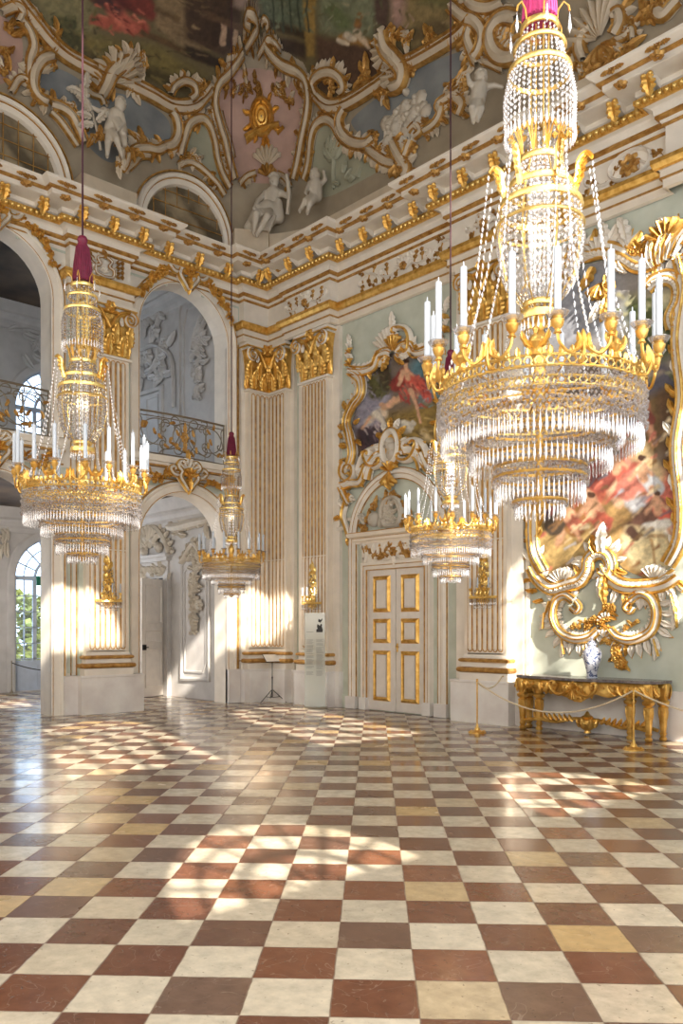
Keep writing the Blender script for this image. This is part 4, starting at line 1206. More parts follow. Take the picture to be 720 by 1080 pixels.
dab(40, 388, 412, 386, 420, [(58, 52, 32), (92, 90, 50), (112, 104, 66), (70, 60, 40)]); dab(30, 440, 466, 384, 430, [(110, 142, 150), (78, 112, 124), (150, 168, 168)]); dab(30, 376, 402, 400, 450, [(170, 166, 176), (132, 126, 142), (150, 140, 150)], 3, 8)
dab(30, 420, 452, 396, 426, [(214, 96, 80), (150, 52, 48), (176, 66, 58)], 4, 9, 1.4, 1.0); dab(26, 384, 410, 440, 470, [(196, 180, 176), (84, 66, 76), (120, 100, 110), (44, 34, 40)], 3, 8, 1.4, .9); dab(36, 404, 464, 436, 470, [(168, 140, 78), (120, 96, 48), (196, 168, 104), (92, 72, 38)], 3, 9, 1.4, .1)
st += [('c', (424, 392, 420, 406, 2.2, 1.8), (218, 172, 138), 1), ('c', (432, 412, 440, 430, 2.4, 1.6), (216, 170, 136), 1), ('c', (440, 430, 443, 446, 1.8, 1.2), (212, 164, 130), 1), ('c', (428, 384, 428, 386, 2.6, 2.4), (220, 176, 142), .8), ('c', (428, 381, 430, 381, 2.4, 2.2), (70, 46, 34), .8), ('c', (408, 428, 416, 420, 1.8, 1.5), (216, 170, 138), 1), ('c', (402, 426, 404, 427, 2.6, 2.4), (206, 160, 126), .8), ('c', (396, 436, 404, 446, 3.4, 3.0), (216, 206, 190), 1.2), ('c', (390, 440, 382, 452, 1.5, 1.2), (206, 160, 128), 1), ('c', (424, 446, 432, 450, 4, 3.4), (222, 214, 198), 1), ('c', (434, 446, 436, 448, 2.2, 2), (206, 196, 180), .8)]
o = canvas('painting', RW, lsp(2.9, 2*DC-2.9, 230), lsp(5.1, 8.05, 230), inpoly(out_), .03, ((120, 112, 110), (120, 96, 58)), st, seed=11)
tag(o, 'painted canvas of seated figures in red and grey above the gilded double door', 'painting')

def frame_kit(): return MB(), MB()
t = thing('picture_frame', 'white and gold carved frame of the painting above the double door', 'picture frame', (DC, 0, 5))
b, g = frame_kit()
def Rr(P): return [RP(*p, .05) for p in P]
side = spline(Rr([(371, 392), (381, 400), (382, 416), (373, 429), (367, 445), (370, 460), (373, 478), (369, 495)]), 7)
top = spline(Rr([(369, 391), (384, 392), (396, 387), (401, 376), (409, 372), (414, 374)]), 7)
for mir in (0, 1):
    q = (lambda P: mirp(P, DC)) if mir else (lambda P: P)
    sg = -1 if mir else 1
    for path, wd in ((side, .22), (top, .2)):
        p = q(path)
        relief(b, RW, p, lambda s: wd*(.75+.25*sin(PI*s*3)), .13, .03); N_ = nrm(p)
        for off in (-.42, .1, .45): relief(g, RW, [(a[0]+n[0]*wd*off, a[1]+n[1]*wd*off) for a, n in zip(p, N_)], .05, .07, .09)
    comb(b, RW, q(side), -1, .26, .09, .07, .03, .4, .06, .5); comb(g, RW, q(side), -1, .3, .09, .04, .01, .4, .06, .3); comb(b, RW, q(top), 1, .18, .08, .06, .05, .5, .07)
    # finial at the top corner
    x, z = RP(369, 391, .05); x = 2*DC-x if mir else x
    for k in range(4): shell(b if k % 2 else g, RW, (x+sg*.03*(-1)**k, z+.12+.13*k), PI/2+sg*.5*(-1)**k, .0, .16-.015*k, 2.4, 4, .09, .06)
    leaf(b, RW, (x, z+.55), PI/2, .3, .16, sg*.6, .06, .05)
    # leaves along the side
    for px, py, a, L in ((381, 396, 1.0, .3), (368, 432, 2.6, .3), (364, 452, 2.9, .28), (366, 470, 3.2, .3), (376, 424, .2, .2), (376, 465, -.3, .22), (366, 484, 3.6, .3), (399, 384, 2.2, .28), (392, 391, 4.2, .2), (405, 373, 1.9, .25), (362, 462, 2.6, .2), (374, 447, .1, .2)):
        u, v = RP(px, py, .05); aa = PI-a if mir else a
        if mir: u = 2*DC-u
        leaf(g if L < .25 or random.random() < .5 else b, RW, (u, v), aa, L, L*.55, random.choice((-1, 1))*.9, .08, .06)
    # lower volute, consoles and the rocaille that runs down beside the arch
    c0 = q(Rr([(369, 495), (376, 497)])); u, v = c0[0] if not mir else c0[-1]
    sp = [(u+sg*.02+(.26-.2*k/30)*cos(sg*(2.0+2*PI*1.5*k/30))*1, v-.05+(.26-.2*k/30)*sin(2.0+2*PI*1.5*k/30)) for k in range(31)]
    relief(b, RW, sp, lambda s: .12*(1-.5*s), .16, .04); relief(g, RW, sp, lambda s: .05*(1-.5*s), .09, .14); dome(g, RW, sp[-1][0], sp[-1][1], .06, .14, .06)
    for P, wd in (([(361, 513), (372, 510), (381, 509), (386, 500), (389, 490)], .2), ([(388, 506), (391, 494), (398, 483), (405, 480)], .24), ([(361, 513), (366, 524), (370, 532)], .15)):
        p = q(spline(Rr(P), 6)); relief(b, RW, p, lambda s: wd*(1-.3*s), .14, .04); N_ = nrm(p)
        for off in (-.4, .35): relief(g, RW, [(a[0]+n[0]*wd*off, a[1]+n[1]*wd*off) for a, n in zip(p, N_)], .05, .08, .1)
    p = q(spline(Rr([(371, 520), (365, 530), (362, 545), (366, 558), (368, 566)]), 6))
    relief(b, RW, p, lambda s: .2*(1-.5*s), .1, .03); relief(g, RW, p, lambda s: .1*(1-.5*s), .08, .08)
    for px, py, a, L in ((363, 534, 2.6, .3), (361, 546, 3.0, .3), (363, 556, 3.6, .26), (369, 528, .3, .2), (367, 548, .1, .18), (368, 566, 4.9, .22), (371, 514, 2.9, .25), (380, 506, 1.3, .3), (393, 488, 2.0, .3), (401, 480, 1.2, .3), (387, 498, 2.6, .28)):
        u, v = RP(px, py, .05); aa = PI-a if mir else a
        if mir: u = 2*DC-u
        leaf(g if random.random() < .5 else b, RW, (u, v), aa, L, L*.6, random.choice((-1, 1))*.8, .09, .06)
    garland(g, RW, q(Rr([(384, 512), (388, 500), (396, 490)])), .09, .1)
# crest
x, z = RP(415, 372, .05)
shell(b, RW, (x-.08, z-.02), PI/2+.25, .05, .62, 1.5, 7, .14, .06); shell(g, RW, (x+.06, z), PI/2-.1, .0, .36, 1.6, 5, .12, .14)
leaf(b, RW, (x+.0, z+.45), PI/2+.05, .45, .2, .2, .08, .06)
relief(b, RW, scroll((x+.1, z+.5), (x+.5, z-.02), .25, .12, .2), .14, .12, .05); relief(g, RW, scroll((x+.12, z+.48), (x+.5, z), .25, .12, .2), .06, .08, .13)
for s in (-1, 1):
    for k in range(3): leaf(b if k == 1 else g, RW, (x+s*.12, z-.05), -PI/2+s*(.3+.5*k), .36, .18, s*.8, .1, .08)
garland(g, RW, [RP(*p, .05) for p in [(420, 366), (430, 362), (440, 366)]], .12, .08); garland(g, RW, [RP(*p, .05) for p in [(408, 366), (400, 372), (394, 384)]], .1, .08)
# oval cartouche over the arch and its gilded mask
x, z = RP(413, 472, .06)
ov = [(x+.23*cos(a), z+.34*sin(a)) for a in lsp(0, 2*PI, 28)]
prism(g, RW, ov[:-1], .02, .09); relief(b, RW, ov, .14, .14, .06); relief(g, RW, [(x+.3*cos(a), z+.42*sin(a)) for a in lsp(0, 2*PI, 28)], .05, .1, .06)
for k in range(9):
    a = PI*(-.1+1.2*k/8); leaf(b if k % 2 else g, RW, (x+.3*cos(a), z+.4*sin(a)), a, .24, .16, 0, .09, .08)
for s in (-1, 1):
    relief(b, RW, scroll((x+s*.3, z-.3), (x+s*.75, z-.1), -s*.25, .15, .2), .15, .14, .06); relief(b, RW, scroll((x+s*.45, z+.05), (x+s*1.0, z-.3), s*.2, .15, .15), .14, .12, .05)
    relief(g, RW, scroll((x+s*.3, z-.3), (x+s*.75, z-.1), -s*.25, .15, .2), .06, .08, .15); garland(g, RW, [(x+s*.5, z+.1), (x+s*.8, z-.05), (x+s*1.1, z-.35)], .1, .08)
shell(g, RW, (x, z-.52), PI/2, .03, .25, 2.6, 5, .14, .1); shell(g, RW, (x, z-.5), -PI/2, .0, .36, 1.5, 5, .16, .12); leaf(g, RW, (x, z-.62), -PI/2, .3, .22, 0, .14, .12)
bs = b.build('carved_frame', M['white'], t); g.build('gilded_carving', M['gold'], t)
b = MB(); dome(b, RW, x+.01, z+.02, .13, .16, .06, 10); dome(b, RW, x-.02, z+.1, .12, .14, .08, 10); dome(b, RW, x+.02, z-.14, .16, .12, .06, 10); dome(b, RW, x-.12, z+.03, .04, .1, .1); b.build('bust_relief', M['statue'], t)
# trophy in the tympanum
o = MB(); g = MB()
cx, cz = RP(409, 545, .04)
dome(o, RW, cx-.42, cz-.02, .17, .14, .03, 12)
for a, L, w_ in ((.9, .85, .1), (2.2, .8, .1), (.35, .7, .09), (2.75, .7, .08), (1.55, .75, .14)): leaf(o, RW, (cx-cos(a)*L*.45, cz-sin(a)*L*.3), a, L, w_*1.7, 0, .08, .04, None, 1, 8)
relief(o, RW, scroll((cx+.0, cz-.2), (cx+.3, cz+.25), -.5, .2, .2), .11, .1, .04); relief(o, RW, arc((cx+.12, cz+.1), .3, -1.0, 3.6, 16), .09, .09, .05)
for px, py in ((385, 553), (400, 556), (418, 556), (430, 558)): leaf(o, RW, RP(px, py, .05), random.uniform(.3, 2.6), .4, .2, .6, .09, .03)
for px, py in ((388, 548), (407, 528), (423, 533), (426, 546), (414, 522), (394, 534), (384, 558), (432, 548)): rosette(g, RW, RP(px, py, .05), .12, .08, 5, .04); leaf(g, RW, RP(px, py, .05), random.uniform(0, 6), .26, .13, .8, .06, .04)
t = thing('trophy_relief', 'white and gold trophy of arms in the arched field over the door lintel', 'relief', (DC, 0, 3.9)); o.build('trophy', M['statue'], t); split_build(g, 'gilded_flower', M['oldgold'], t)

# ---- the tall painting over the console table
BC = 9.12
outl = [(7.82, 3.2), (8.0, 2.75), (8.4, 2.55), (8.8, 2.75), (9.12, 3.1), (9.5, 2.75), (9.9, 2.55), (10.3, 2.75), (10.5, 3.2), (10.55, 6.6), (10.75, 7.4), (10.3, 8.0), (9.3, 7.95), (8.3, 8.05), (7.75, 7.4), (7.8, 6.2)]
st = [('p', [(640, 320), (720, 300), (720, 360), (650, 380)], (196, 186, 150), 8), ('c', (668, 330, 700, 350, 18, 22), (84, 92, 54), 8), ('c', (690, 372, 720, 340, 14, 16), (70, 76, 48), 6), ('p', [(560, 290), (650, 280), (660, 350), (560, 380)], (150, 152, 160), 10),
      ('p', [(648, 384), (690, 378), (720, 398), (720, 440), (660, 430)], (86, 82, 92), 4), ('p', [(660, 390), (700, 392), (672, 410)], (156, 140, 120), 3), ('p', [(660, 430), (700, 410), (700, 470), (670, 500)], (112, 88, 54), 5), ('c', (704, 420, 712, 520, 10, 12), (92, 64, 38), 5),
      ('c', (676, 416, 678, 424, 4, 5), (120, 48, 40), 2), ('c', (680, 426, 684, 452, 5, 4), (196, 128, 98), 2), ('c', (684, 450, 690, 468, 3.5, 3), (206, 148, 116), 2),
      ('p', [(560, 560), (620, 520), (700, 545), (720, 610), (640, 640), (570, 630)], (172, 138, 88), 6), ('c', (566, 520, 580, 545, 7, 8), (70, 84, 122), 3), ('c', (574, 574, 630, 590, 22, 24), (190, 160, 104), 8),
      ('c', (612, 500, 650, 470, 14, 16), (150, 78, 62), 5), ('c', (588, 540, 630, 520, 10, 12), (170, 90, 70), 4), ('c', (604, 512, 596, 548, 6, 5), (206, 156, 122), 2), ('c', (596, 546, 588, 574, 5, 4), (210, 162, 128), 2), ('c', (618, 520, 640, 556, 6, 5), (214, 168, 134), 2),
      ('c', (646, 486, 680, 520, 14, 16), (208, 136, 116), 4), ('c', (690, 506, 706, 540, 14, 14), (200, 110, 92), 4), ('c', (660, 518, 684, 548, 9, 8), (196, 196, 200), 3), ('c', (668, 468, 690, 500, 9, 10), (214, 186, 140), 4), ('c', (660, 470, 664, 478, 6, 6), (200, 150, 118), 2),
      ('c', (640, 500, 652, 530, 7, 6), (216, 172, 140), 2), ('c', (684, 552, 704, 556, 8, 9), (228, 222, 212), 3), ('c', (672, 572, 700, 590, 16, 14), (220, 206, 172), 5), ('c', (684, 584, 690, 606, 8, 9), (206, 176, 120), 3), ('c', (600, 608, 640, 612, 12, 12), (96, 70, 44), 5), ('c', (664, 556, 672, 562, 7, 6), (96, 66, 52), 3),
      ('c', (576, 440, 640, 400, 26, 30), (120, 106, 96), 10), ('c', (610, 450, 660, 440, 14, 12), (140, 92, 72), 6)]
st += figure(648, 478, 6.5, (206, 104, 88), lean=.2)+figure(676, 486, 6.5, (204, 206, 210), lean=-.3, robe2=(196, 120, 104))+figure(692, 522, 6.0, (206, 96, 80), lean=.3, robe2=(120, 84, 70))+figure(622, 524, 6.5, (178, 92, 72), lean=-.4, robe2=(150, 104, 60))+figure(596, 530, 5.5, (150, 84, 66), lean=.3, robe2=(84, 70, 56))+figure(672, 420, 5.0, (122, 60, 50), lean=.2, robe2=(96, 92, 96))+figure(590, 470, 6, (110, 100, 120), lean=.1, robe2=(150, 120, 96))
st += [('c', (684, 560, 704, 552, 9, 5), (232, 226, 216), 1.5), ('c', (668, 576, 690, 600, 11, 9), (226, 212, 176), 2), ('p', [(660, 556), (700, 560), (712, 590), (690, 606), (664, 596)], (224, 206, 160), 4), ('c', (664, 560, 670, 566, 5, 5), (84, 58, 46), 1.5), ('c', (676, 566, 700, 566, 2, 2), (180, 150, 110), 1), ('c', (686, 570, 692, 604, 1.5, 1.5), (190, 156, 108), 1)]
rs = random.Random(12); pal = [(206, 120, 100), (220, 190, 150), (150, 110, 70), (196, 196, 204), (110, 84, 56), (228, 208, 170), (180, 90, 76), (120, 116, 124)]
for k in range(130):
    x_, y_ = rs.uniform(560, 712), rs.uniform(430, 620); l_ = rs.uniform(5, 15); st.append(('c', (x_, y_, x_-l_*.8, y_+l_*rs.uniform(.4, 1.1), rs.uniform(.8, 2.4), .6), pal[rs.randrange(8)] if y_ < 560 or k % 2 else pal[rs.choice((2, 4, 5))], 1.6))
for k in range(60):
    x_, y_ = rs.uniform(640, 720), rs.uniform(310, 400); st.append(('c', (x_, y_, x_+rs.uniform(-5, 5), y_+rs.uniform(-3, 4), rs.uniform(1.5, 3.5), 1.2), rs.choice([(70, 82, 46), (100, 108, 62), (140, 140, 96), (180, 176, 140)]), 1.6))
o = canvas('painting', RW, lsp(7.7, 10.85, 220), lsp(2.45, 8.1, 380), inpoly(outl), .03, ((150, 148, 146), (128, 98, 62)), st, seed=23, warp=1.4)
tag(o, 'tall painted canvas of reclining figures in coral and white above the console table', 'painting')
t = thing('picture_frame', 'large white and gold rocaille frame with open scroll cartouche above the console table', 'picture frame', (BC, 0, 2))
b, g = frame_kit()
def band(P, wd, h=.1, n=7, raw=False, leaves=0, side=1):
    p = spline(P if raw else Rr(P), n)
    relief(b, RW, p, lambda s: wd*(.55+.45*sin(PI*min(1, max(0, s)))**.5), h, .03); N_ = nrm(p)
    for off in (-.42, .0, .42): relief(g, RW, [(a[0]+q[0]*wd*off, a[1]+q[1]*wd*off) for a, q in zip(p, N_)], wd*.22, h*.55, .03+h*(.35 if off else .72))
    if leaves:
        comb(b, RW, p, side, wd*1.05, .10, .07, .03, .4, wd*.3, .5); comb(g, RW, p, side, wd*1.2, .10, .04, .01, .4, wd*.3, .3); comb(b, RW, p, -side, wd*.32, .06, .05, .12, .3, 0)
    for k in range(leaves):
        i = int((k+.5)/leaves*(len(p)-1)); q = N_[i]; a = math.atan2(q[1]*side, q[0]*side)
        st_ = (p[i][0]+q[0]*side*wd*.3, p[i][1]+q[1]*side*wd*.3)
        L = wd*(.8+.4*sin(PI*(k+.5)/leaves)); leaf(b if k % 2 == 0 else g, RW, st_, a-.5*side, L, L*.55, .8*side, h*.6, .05, None, 3, 8)
    return p
# sides: palm stems in gold
for s in (-1, 1):
    X = lambda u: u if s < 0 else 2*BC-u
    P = [(7.98, 2.78), (7.78, 3.15), (7.74, 3.7), (7.82, 4.6), (7.72, 5.4), (7.8, 6.3), (7.7, 7.1), (7.78, 7.6)]
    band([(X(u), v) for u, v in P], .26, .11, 8, True)
    for k in range(15):
        v = 3.0+.3*k; u = X(7.78+.05*sin(v*1.7))
        for sd in (-1, 1): leaf(g if k % 3 else b, RW, (u, v), PI/2+sd*(.75 if k % 2 else 1.0), .36, .15, -sd*.6, .06, .06, None, 2, 8)
# bottom: traced from the left side over the central scroll to the right side
band([(561, 598), (568, 611), (582, 621), (599, 617), (612, 613), (620, 602), (622, 590), (631, 583), (641, 586), (645, 597), (640, 607), (633, 604)], .24, .11, 7, False, 9, 1)
band([(636, 596), (643, 608), (653, 616), (666, 619), (688, 618), (703, 614), (715, 606)], .26, .11, 7, False, 8, -1)
leaf(b, RW, RP(636, 585, .05), PI/2+.1, .55, .24, -.3, .12, .08); leaf(g, RW, RP(632, 585, .05), PI/2+.6, .35, .16, -.5, .12, .08)
leaf(g, RW, RP(640, 607, .05), -PI/2-.2, .5, .2, .4, .1, .1); leaf(b, RW, RP(635, 608, .05), -PI/2+.1, .38, .2, -.5, .1, .08)
shell(b, RW, RP(594, 618, .05), PI/2+.2, .05, .34, 2.0, 7, .14, .05); shell(b, RW, RP(690, 614, .05), PI/2-.3, .05, .3, 2.2, 7, .14, .05)
# the open cartouche: two big C scrolls with scalloped combs
for P, sd, hook in (([(606, 634), (596, 628), (587, 634), (584, 650), (591, 666), (606, 674), (622, 672), (632, 664)], 1, [(608, 634), (612, 640), (608, 645), (603, 641)]), ([(664, 634), (676, 626), (688, 632), (693, 648), (687, 666), (668, 675), (652, 672), (644, 664)], -1, [(664, 634), (660, 641), (665, 645), (669, 640)])):
    p = band(P, .16, .11, 9); comb(b, RW, p, -sd, .27, .10, .08, .02, .35, .05, .5); comb(g, RW, p, -sd, .30, .10, .05, .0, .35, .05, .3); comb(b, RW, p, sd, .13, .08, .06, .03, .3, .04, .5)
    band(hook, .1, .1)
for px, py, a, L in ((593, 673, -1.4, .36), (580, 634, -1.9, .4), (575, 646, -1.7, .36), (572, 632, 3.6, .24), (566, 622, 3.4, .28), (560, 612, 3.0, .25), (556, 588, 3.1, .22), (557, 570, 3.0, .22), (690, 674, -1.3, .36), (708, 626, -1.3, .42), (713, 640, -1.5, .4), (617, 676, -1.7, .24), (660, 678, -1.4, .24)):
    leaf(g if L < .3 else b, RW, RP(px, py, .05), a, L, L*.42, random.choice((-1, 1))*.7, .07, .03)
    if L > .3: relief(g, RW, [RP(px, py, .05), (RP(px, py, .05)[0]+L*.8*cos(a), RP(px, py, .05)[1]+L*.8*sin(a))], .04, .05, .07)
garland(g, RW, spline([RP(*p, .05) for p in [(618, 660), (628, 656), (636, 652), (642, 644), (646, 640)]], 3), .11, .05, 1.2, .09)
garland(g, RW, spline([RP(*p, .05) for p in [(636, 664), (644, 672), (648, 684), (653, 698), (655, 704)]], 3), .13, .04, 1.1, .09)
garland(g, RW, spline([RP(*p, .05) for p in [(660, 662), (666, 658), (672, 654)]], 2), .08, .05, 1.1, .08); garland(g, RW, spline([RP(*p, .05) for p in [(604, 662), (610, 658), (618, 656)]], 2), .08, .05, 1.1, .08)
for px, py in ((636, 674), (640, 656)): shell(b, RW, RP(px, py, .05), random.uniform(.9, 2.2), .02, .18, 2.2, 5, .09, .04)
# top
band([(604, 300), (600, 284), (606, 270), (620, 268), (638, 264), (658, 270), (674, 279), (688, 276), (697, 266), (699, 254), (706, 247), (714, 252)], .3, .11, 7, False, 12, 1)
band([(683, 305), (691, 297), (706, 293), (716, 301), (716, 318), (709, 334), (711, 346)], .26, .1, 7, False, 8, 1)
band([(7.72, 7.3), (7.62, 7.8), (7.95, 8.15), (8.5, 8.1), (8.75, 8.3)], .28, .11, 7, True, 7, 1)
for k in range(7):
    u, v = RP(690+3.4*k, 284-2.0*k, .05); leaf(g if k % 2 else b, RW, (u, v), 1.9-.12*k, .62, .17, -.9, .12, .08, None, 2, 8)
shell(g, RW, RP(704, 258, .05), PI/2+.1, .03, .42, 2.2, 6, .16, .08); shell(b, RW, RP(632, 272, .05), PI/2+.4, .03, .36, 2.4, 7, .15, .06); shell(g, RW, RP(634, 298, .05), -PI/2, .02, .32, 2.4, 6, .14, .06)
for px, py, a, L in ((638, 256, 1.4, .4), (660, 256, 1.5, .5), (662, 262, 1.9, .3), (645, 270, -1.5, .35), (626, 282, -1.9, .45), (640, 290, -1.2, .5), (640, 315, -1.5, .4), (633, 318, -1.8, .4), (652, 276, -1.4, .3), (676, 270, 1.6, .35), (686, 268, 1.2, .35), (712, 262, .3, .4), (718, 274, .2, .4)):
    leaf(g if random.random() < .6 else b, RW, RP(px, py, .05), a, L, L*.5, random.choice((-1, 1))*.9, .11, .06)
garland(g, RW, spline([RP(*p, .05) for p in [(668, 264), (680, 262), (690, 262)]], 3), .14, .08, 1.1, .1)
b.build('carved_frame', M['white'], t); g.build('gilded_carving', M['gold'], t)

# ================================================================== console table
c0 = RP(556, 712, .62)
TX0, TX1, TZ = 7.66, 10.32, .955
t = thing('console_table', 'gilded carved console table with a grey marble top against the right wall', 'console table', ((TX0+TX1)/2, -.4, 0))
TP = [(TX0, .05), (TX0, .42), (TX0+.06, .52), (TX0+.35, .60), (TX0+.75, .64), (9.0, .78), (TX1-.75, .64), (TX1-.35, .60), (TX1-.06, .52), (TX1, .42), (TX1, .05)]
front = spline(TP[1:-1], 5); TPs = [TP[0]]+front+[TP[-1]]
H_ = lambda u, v, w: (u, -v, w)
b = MB(); prism(b, H_, TPs, TZ-.045, TZ); b.build('marble_top', M['marbletop'], t, False)
b = MB()
ins = [(9.0+(u-9.0)*.965, .05+(v-.05)*.93) for u, v in front]
R = []
L_ = len(ins)-1
for i, (u, v) in enumerate(ins):
    s = i/L_; dp = .13+.07*abs(sin(s*PI*7))+.16*math.exp(-((s-.5)/.12)**2)*(.8+.2*cos(s*60))
    R.append([(u, -v, TZ-.045), (u, -v-.03, TZ-.07), (u, -v-.015, TZ-.1), (u, -v-.025-.02*abs(sin(s*44)), TZ-.05-dp*.6), (u, -v-.01, TZ-.045-dp)])
rows(b, R)
for i in range(1, L_, 2):
    (u, v) = ins[i]; s = i/L_; m = lambda a, c, w: (u+a, -v-.03-w, TZ-.1+c)
    leaf(b, m, (0, .0), -PI/2+.5*sin(i*2.1), .16+.1*math.exp(-((s-.5)/.15)**2), .1, sin(i*3.3), .045, 0, None, 3, 8)
m = lambda a, c, w: (9.0+a, -.78-w, TZ-.16+c)
shell(b, m, (0, -.02), PI/2, .02, .14, 3.4, 7, .06); shell(b, m, (0, -.02), -PI/2, .02, .18, 2.4, 7, .06)
for s in (-1, 1): relief(b, m, scroll((s*.12, -.06), (s*.42, .02), -s*.3, .2, .2), .05, .05); garland(b, m, [(s*.2, -.04), (s*.35, -.02), (s*.55, .02), (s*.75, .04)], .05, 0, 1, .05)
b.build('carved_apron', M['gold'], t)
legs = [(7.76, .30), (7.86, .47), (8.06, .36), (9.98, .36), (10.12, .47), (10.24, .30)]
legs = [(7.74, .18), (7.80, .46), (8.10, .40), (9.80, .40), (10.14, .46), (10.24, .18)]
for u, v in legs:
    b = MB()
    def sq(r, z, tw=1.0): return [(u+r*cos(PI/4+PI/4*j)*(1 if j % 2 == 0 else .92), -v+r*sin(PI/4+PI/4*j)*(1 if j % 2 == 0 else .92), z) for j in range(8)]
    rows(b, [sq(r, z) for r, z in ((.045, 0.0), (.06, .02), (.06, .05), (.04, .07), (.05, .09), (.06, .12), (.045, .14), (.05, .16), (.078, .5), (.085, .53), (.055, .55), (.095, .58), (.105, .62), (.07, .65), (.08, .68), (.10, .78), (.115, .88), (.10, TZ-.05))], True, True)
    for k in range(4):
        a = k*PI/2+PI/4; m = lambda p, q, w: (u+cos(a)*(.075+w)-sin(a)*p, -v+sin(a)*(.075+w)+cos(a)*p, q)
        leaf(b, m, (0, .66), PI/2, .24, .1, 0, .03, .01, lambda s: .03*s, 3, 8); leaf(b, m, (0, .5), -PI/2, .2, .06, 0, .02, -.01, lambda s: -.02*s, 2, 6)
    b.build('leg', M['gold'], t)
b = MB()
for s in (-1, 1):
    for vv in (.46, .20):
        p = spline([(9.0+s*1.16, .16, vv), (9.0+s*.9, .2, vv-.02), (9.0+s*.6, .17, .34), (9.0+s*.3, .24, .33), (9.0, .26, .32)], 6)
        tube(b, [(a, -c, z) for a, z, c in p], .032, 6)
for k in range(8):
    for s in (-1, 1):
        m = lambda a, c, w: (9.0+s*(.25+.1*k)+a, -.36-w, .22+c); leaf(b, m, (0, -.02), PI/2-s*.9, .15, .08, s*.7, .04, 0, None, 3, 8)
lathe(b, [(0, .02), (.06, .03), (.05, .07), (.12, .12), (.16, .19), (.14, .24), (.08, .27), (.1, .3), (.05, .33), (.03, .37), (0, .4)], (9.0, -.34, 0), 12)
for k in range(8):
    a = 2*PI*k/8; m = lambda p, q, w: (9.0+cos(a)*(.13+w)-sin(a)*p, -.34+sin(a)*(.13+w)+cos(a)*p, q); leaf(b, m, (0, .12), PI/2, .16, .1, 0, .03, 0, lambda s: .05*s, 3, 8)
b.build('stretcher', M['gold'], t)
# vase
vx, vv = RP(624, 711, .36)[0], .36
b = MB()
pv = [(0, 0), (.088, 0), (.09, .012), (.084, .05), (.092, .12), (.13, .26), (.155, .36), (.152, .43), (.115, .49), (.075, .515), (.068, .53), (.078, .545)]
lathe(b, pv, (vx, -vv, TZ), 28)
t = thing('vase', 'blue and white lidded porcelain vase on the console table', 'vase', (vx, -vv, TZ)); b.build('body', M['porcelain'], t)
b = MB(); lathe(b, [(.082, .54), (.085, .555), (.08, .575), (.05, .61), (.02, .625), (.018, .64), (.03, .655), (.022, .68), (0, .69)], (vx, -vv, TZ), 24); b.build('lid', M['porcelain'], t)
b = MB(); rows(b, [[(vx+r*cos(2*PI*j/24), -vv+r*sin(2*PI*j/24), TZ+z) for j in range(24)] for r, z in ((.0895, .002), (.0905, .016))], True); b.build('foot_ring', M['bluewhite'], t)

# ================================================================== rope barrier
def stanchion(name, label, x, y, h, mt='gold'):
    t = thing(name, label, 'barrier post', (x, y, 0))
    b = MB(); lathe(b, [(.013, .08), (.013, h-.06), (.02, h-.055), (.02, h-.03), (.014, h-.025), (.022, h-.01), (.0, h)], (x, y, 0), 12); b.build('pole', M[mt], t)
    b = MB(); lathe(b, [(.0, .0), (.15, .0), (.15, .02), (.1, .035), (.05, .05), (.045, .08), (.025, .1), (.02, .14), (.013, .15)], (x, y, 0), 20)
    for k in range(6):
        a = 2*PI*k/6; dome(b, ID, x+.12*cos(a), y+.12*sin(a), .03, .035, .01)
    b.build('base', M[mt], t)
    return t
s1 = GP(503, 773); s2 = GP(668, 791)
stanchion('barrier_post', 'slim brass barrier post standing before the pilaster beside the console table', s1[0], s1[1], .92)
stanchion('barrier_post', 'slim brass barrier post standing before the console table', s2[0], s2[1], .92)
def rope(label, p, q, sag, mt='whiterope', r=.014, n=24):
    b = MB(); pts = [(p[0]+(q[0]-p[0])*k/n, p[1]+(q[1]-p[1])*k/n, p[2]+(q[2]-p[2])*k/n-4*sag*(k/n)*(1-k/n)) for k in range(n+1)]
    tube(b, pts, r, 6); o = b.build('barrier_rope', M[mt], None); tag(o, label, 'rope'); return o
rope('long cream rope sagging between the two brass barrier posts', (s1[0], s1[1], .87), (s2[0], s2[1], .87), .42)
rope('cream rope running from the barrier post before the table out of the picture', (s2[0], s2[1], .87), (s2[0]+2.7, s2[1]+.5, .87), .34)
rope('short cream rope from the barrier post to the pilaster behind it', (s1[0], s1[1], .87), (7.3, -.385, .9), .16)
b = MB(); lathe(b, [(0, 0), (.02, 0), (.02, .01), (.0, .015)], (7.3, -.37, .9), 8); tube(b, [(7.3, -.345, .9), (7.3, -.385, .9), (7.3, -.385, .885)], .01, 6); tag(b.build('rope_hook', M['gold']), 'small brass rope hook on the pilaster pedestal', 'hook')
s3 = (-5.9, -4.15)
stanchion('barrier_post', 'slim barrier post before the garden window in the side gallery', s3[0], s3[1], .92, 'iron')
rope('dark rope hanging beside the garden window in the side gallery', (s3[0], s3[1], .86), (-5.2, -2.3, .8), .2, 'black')

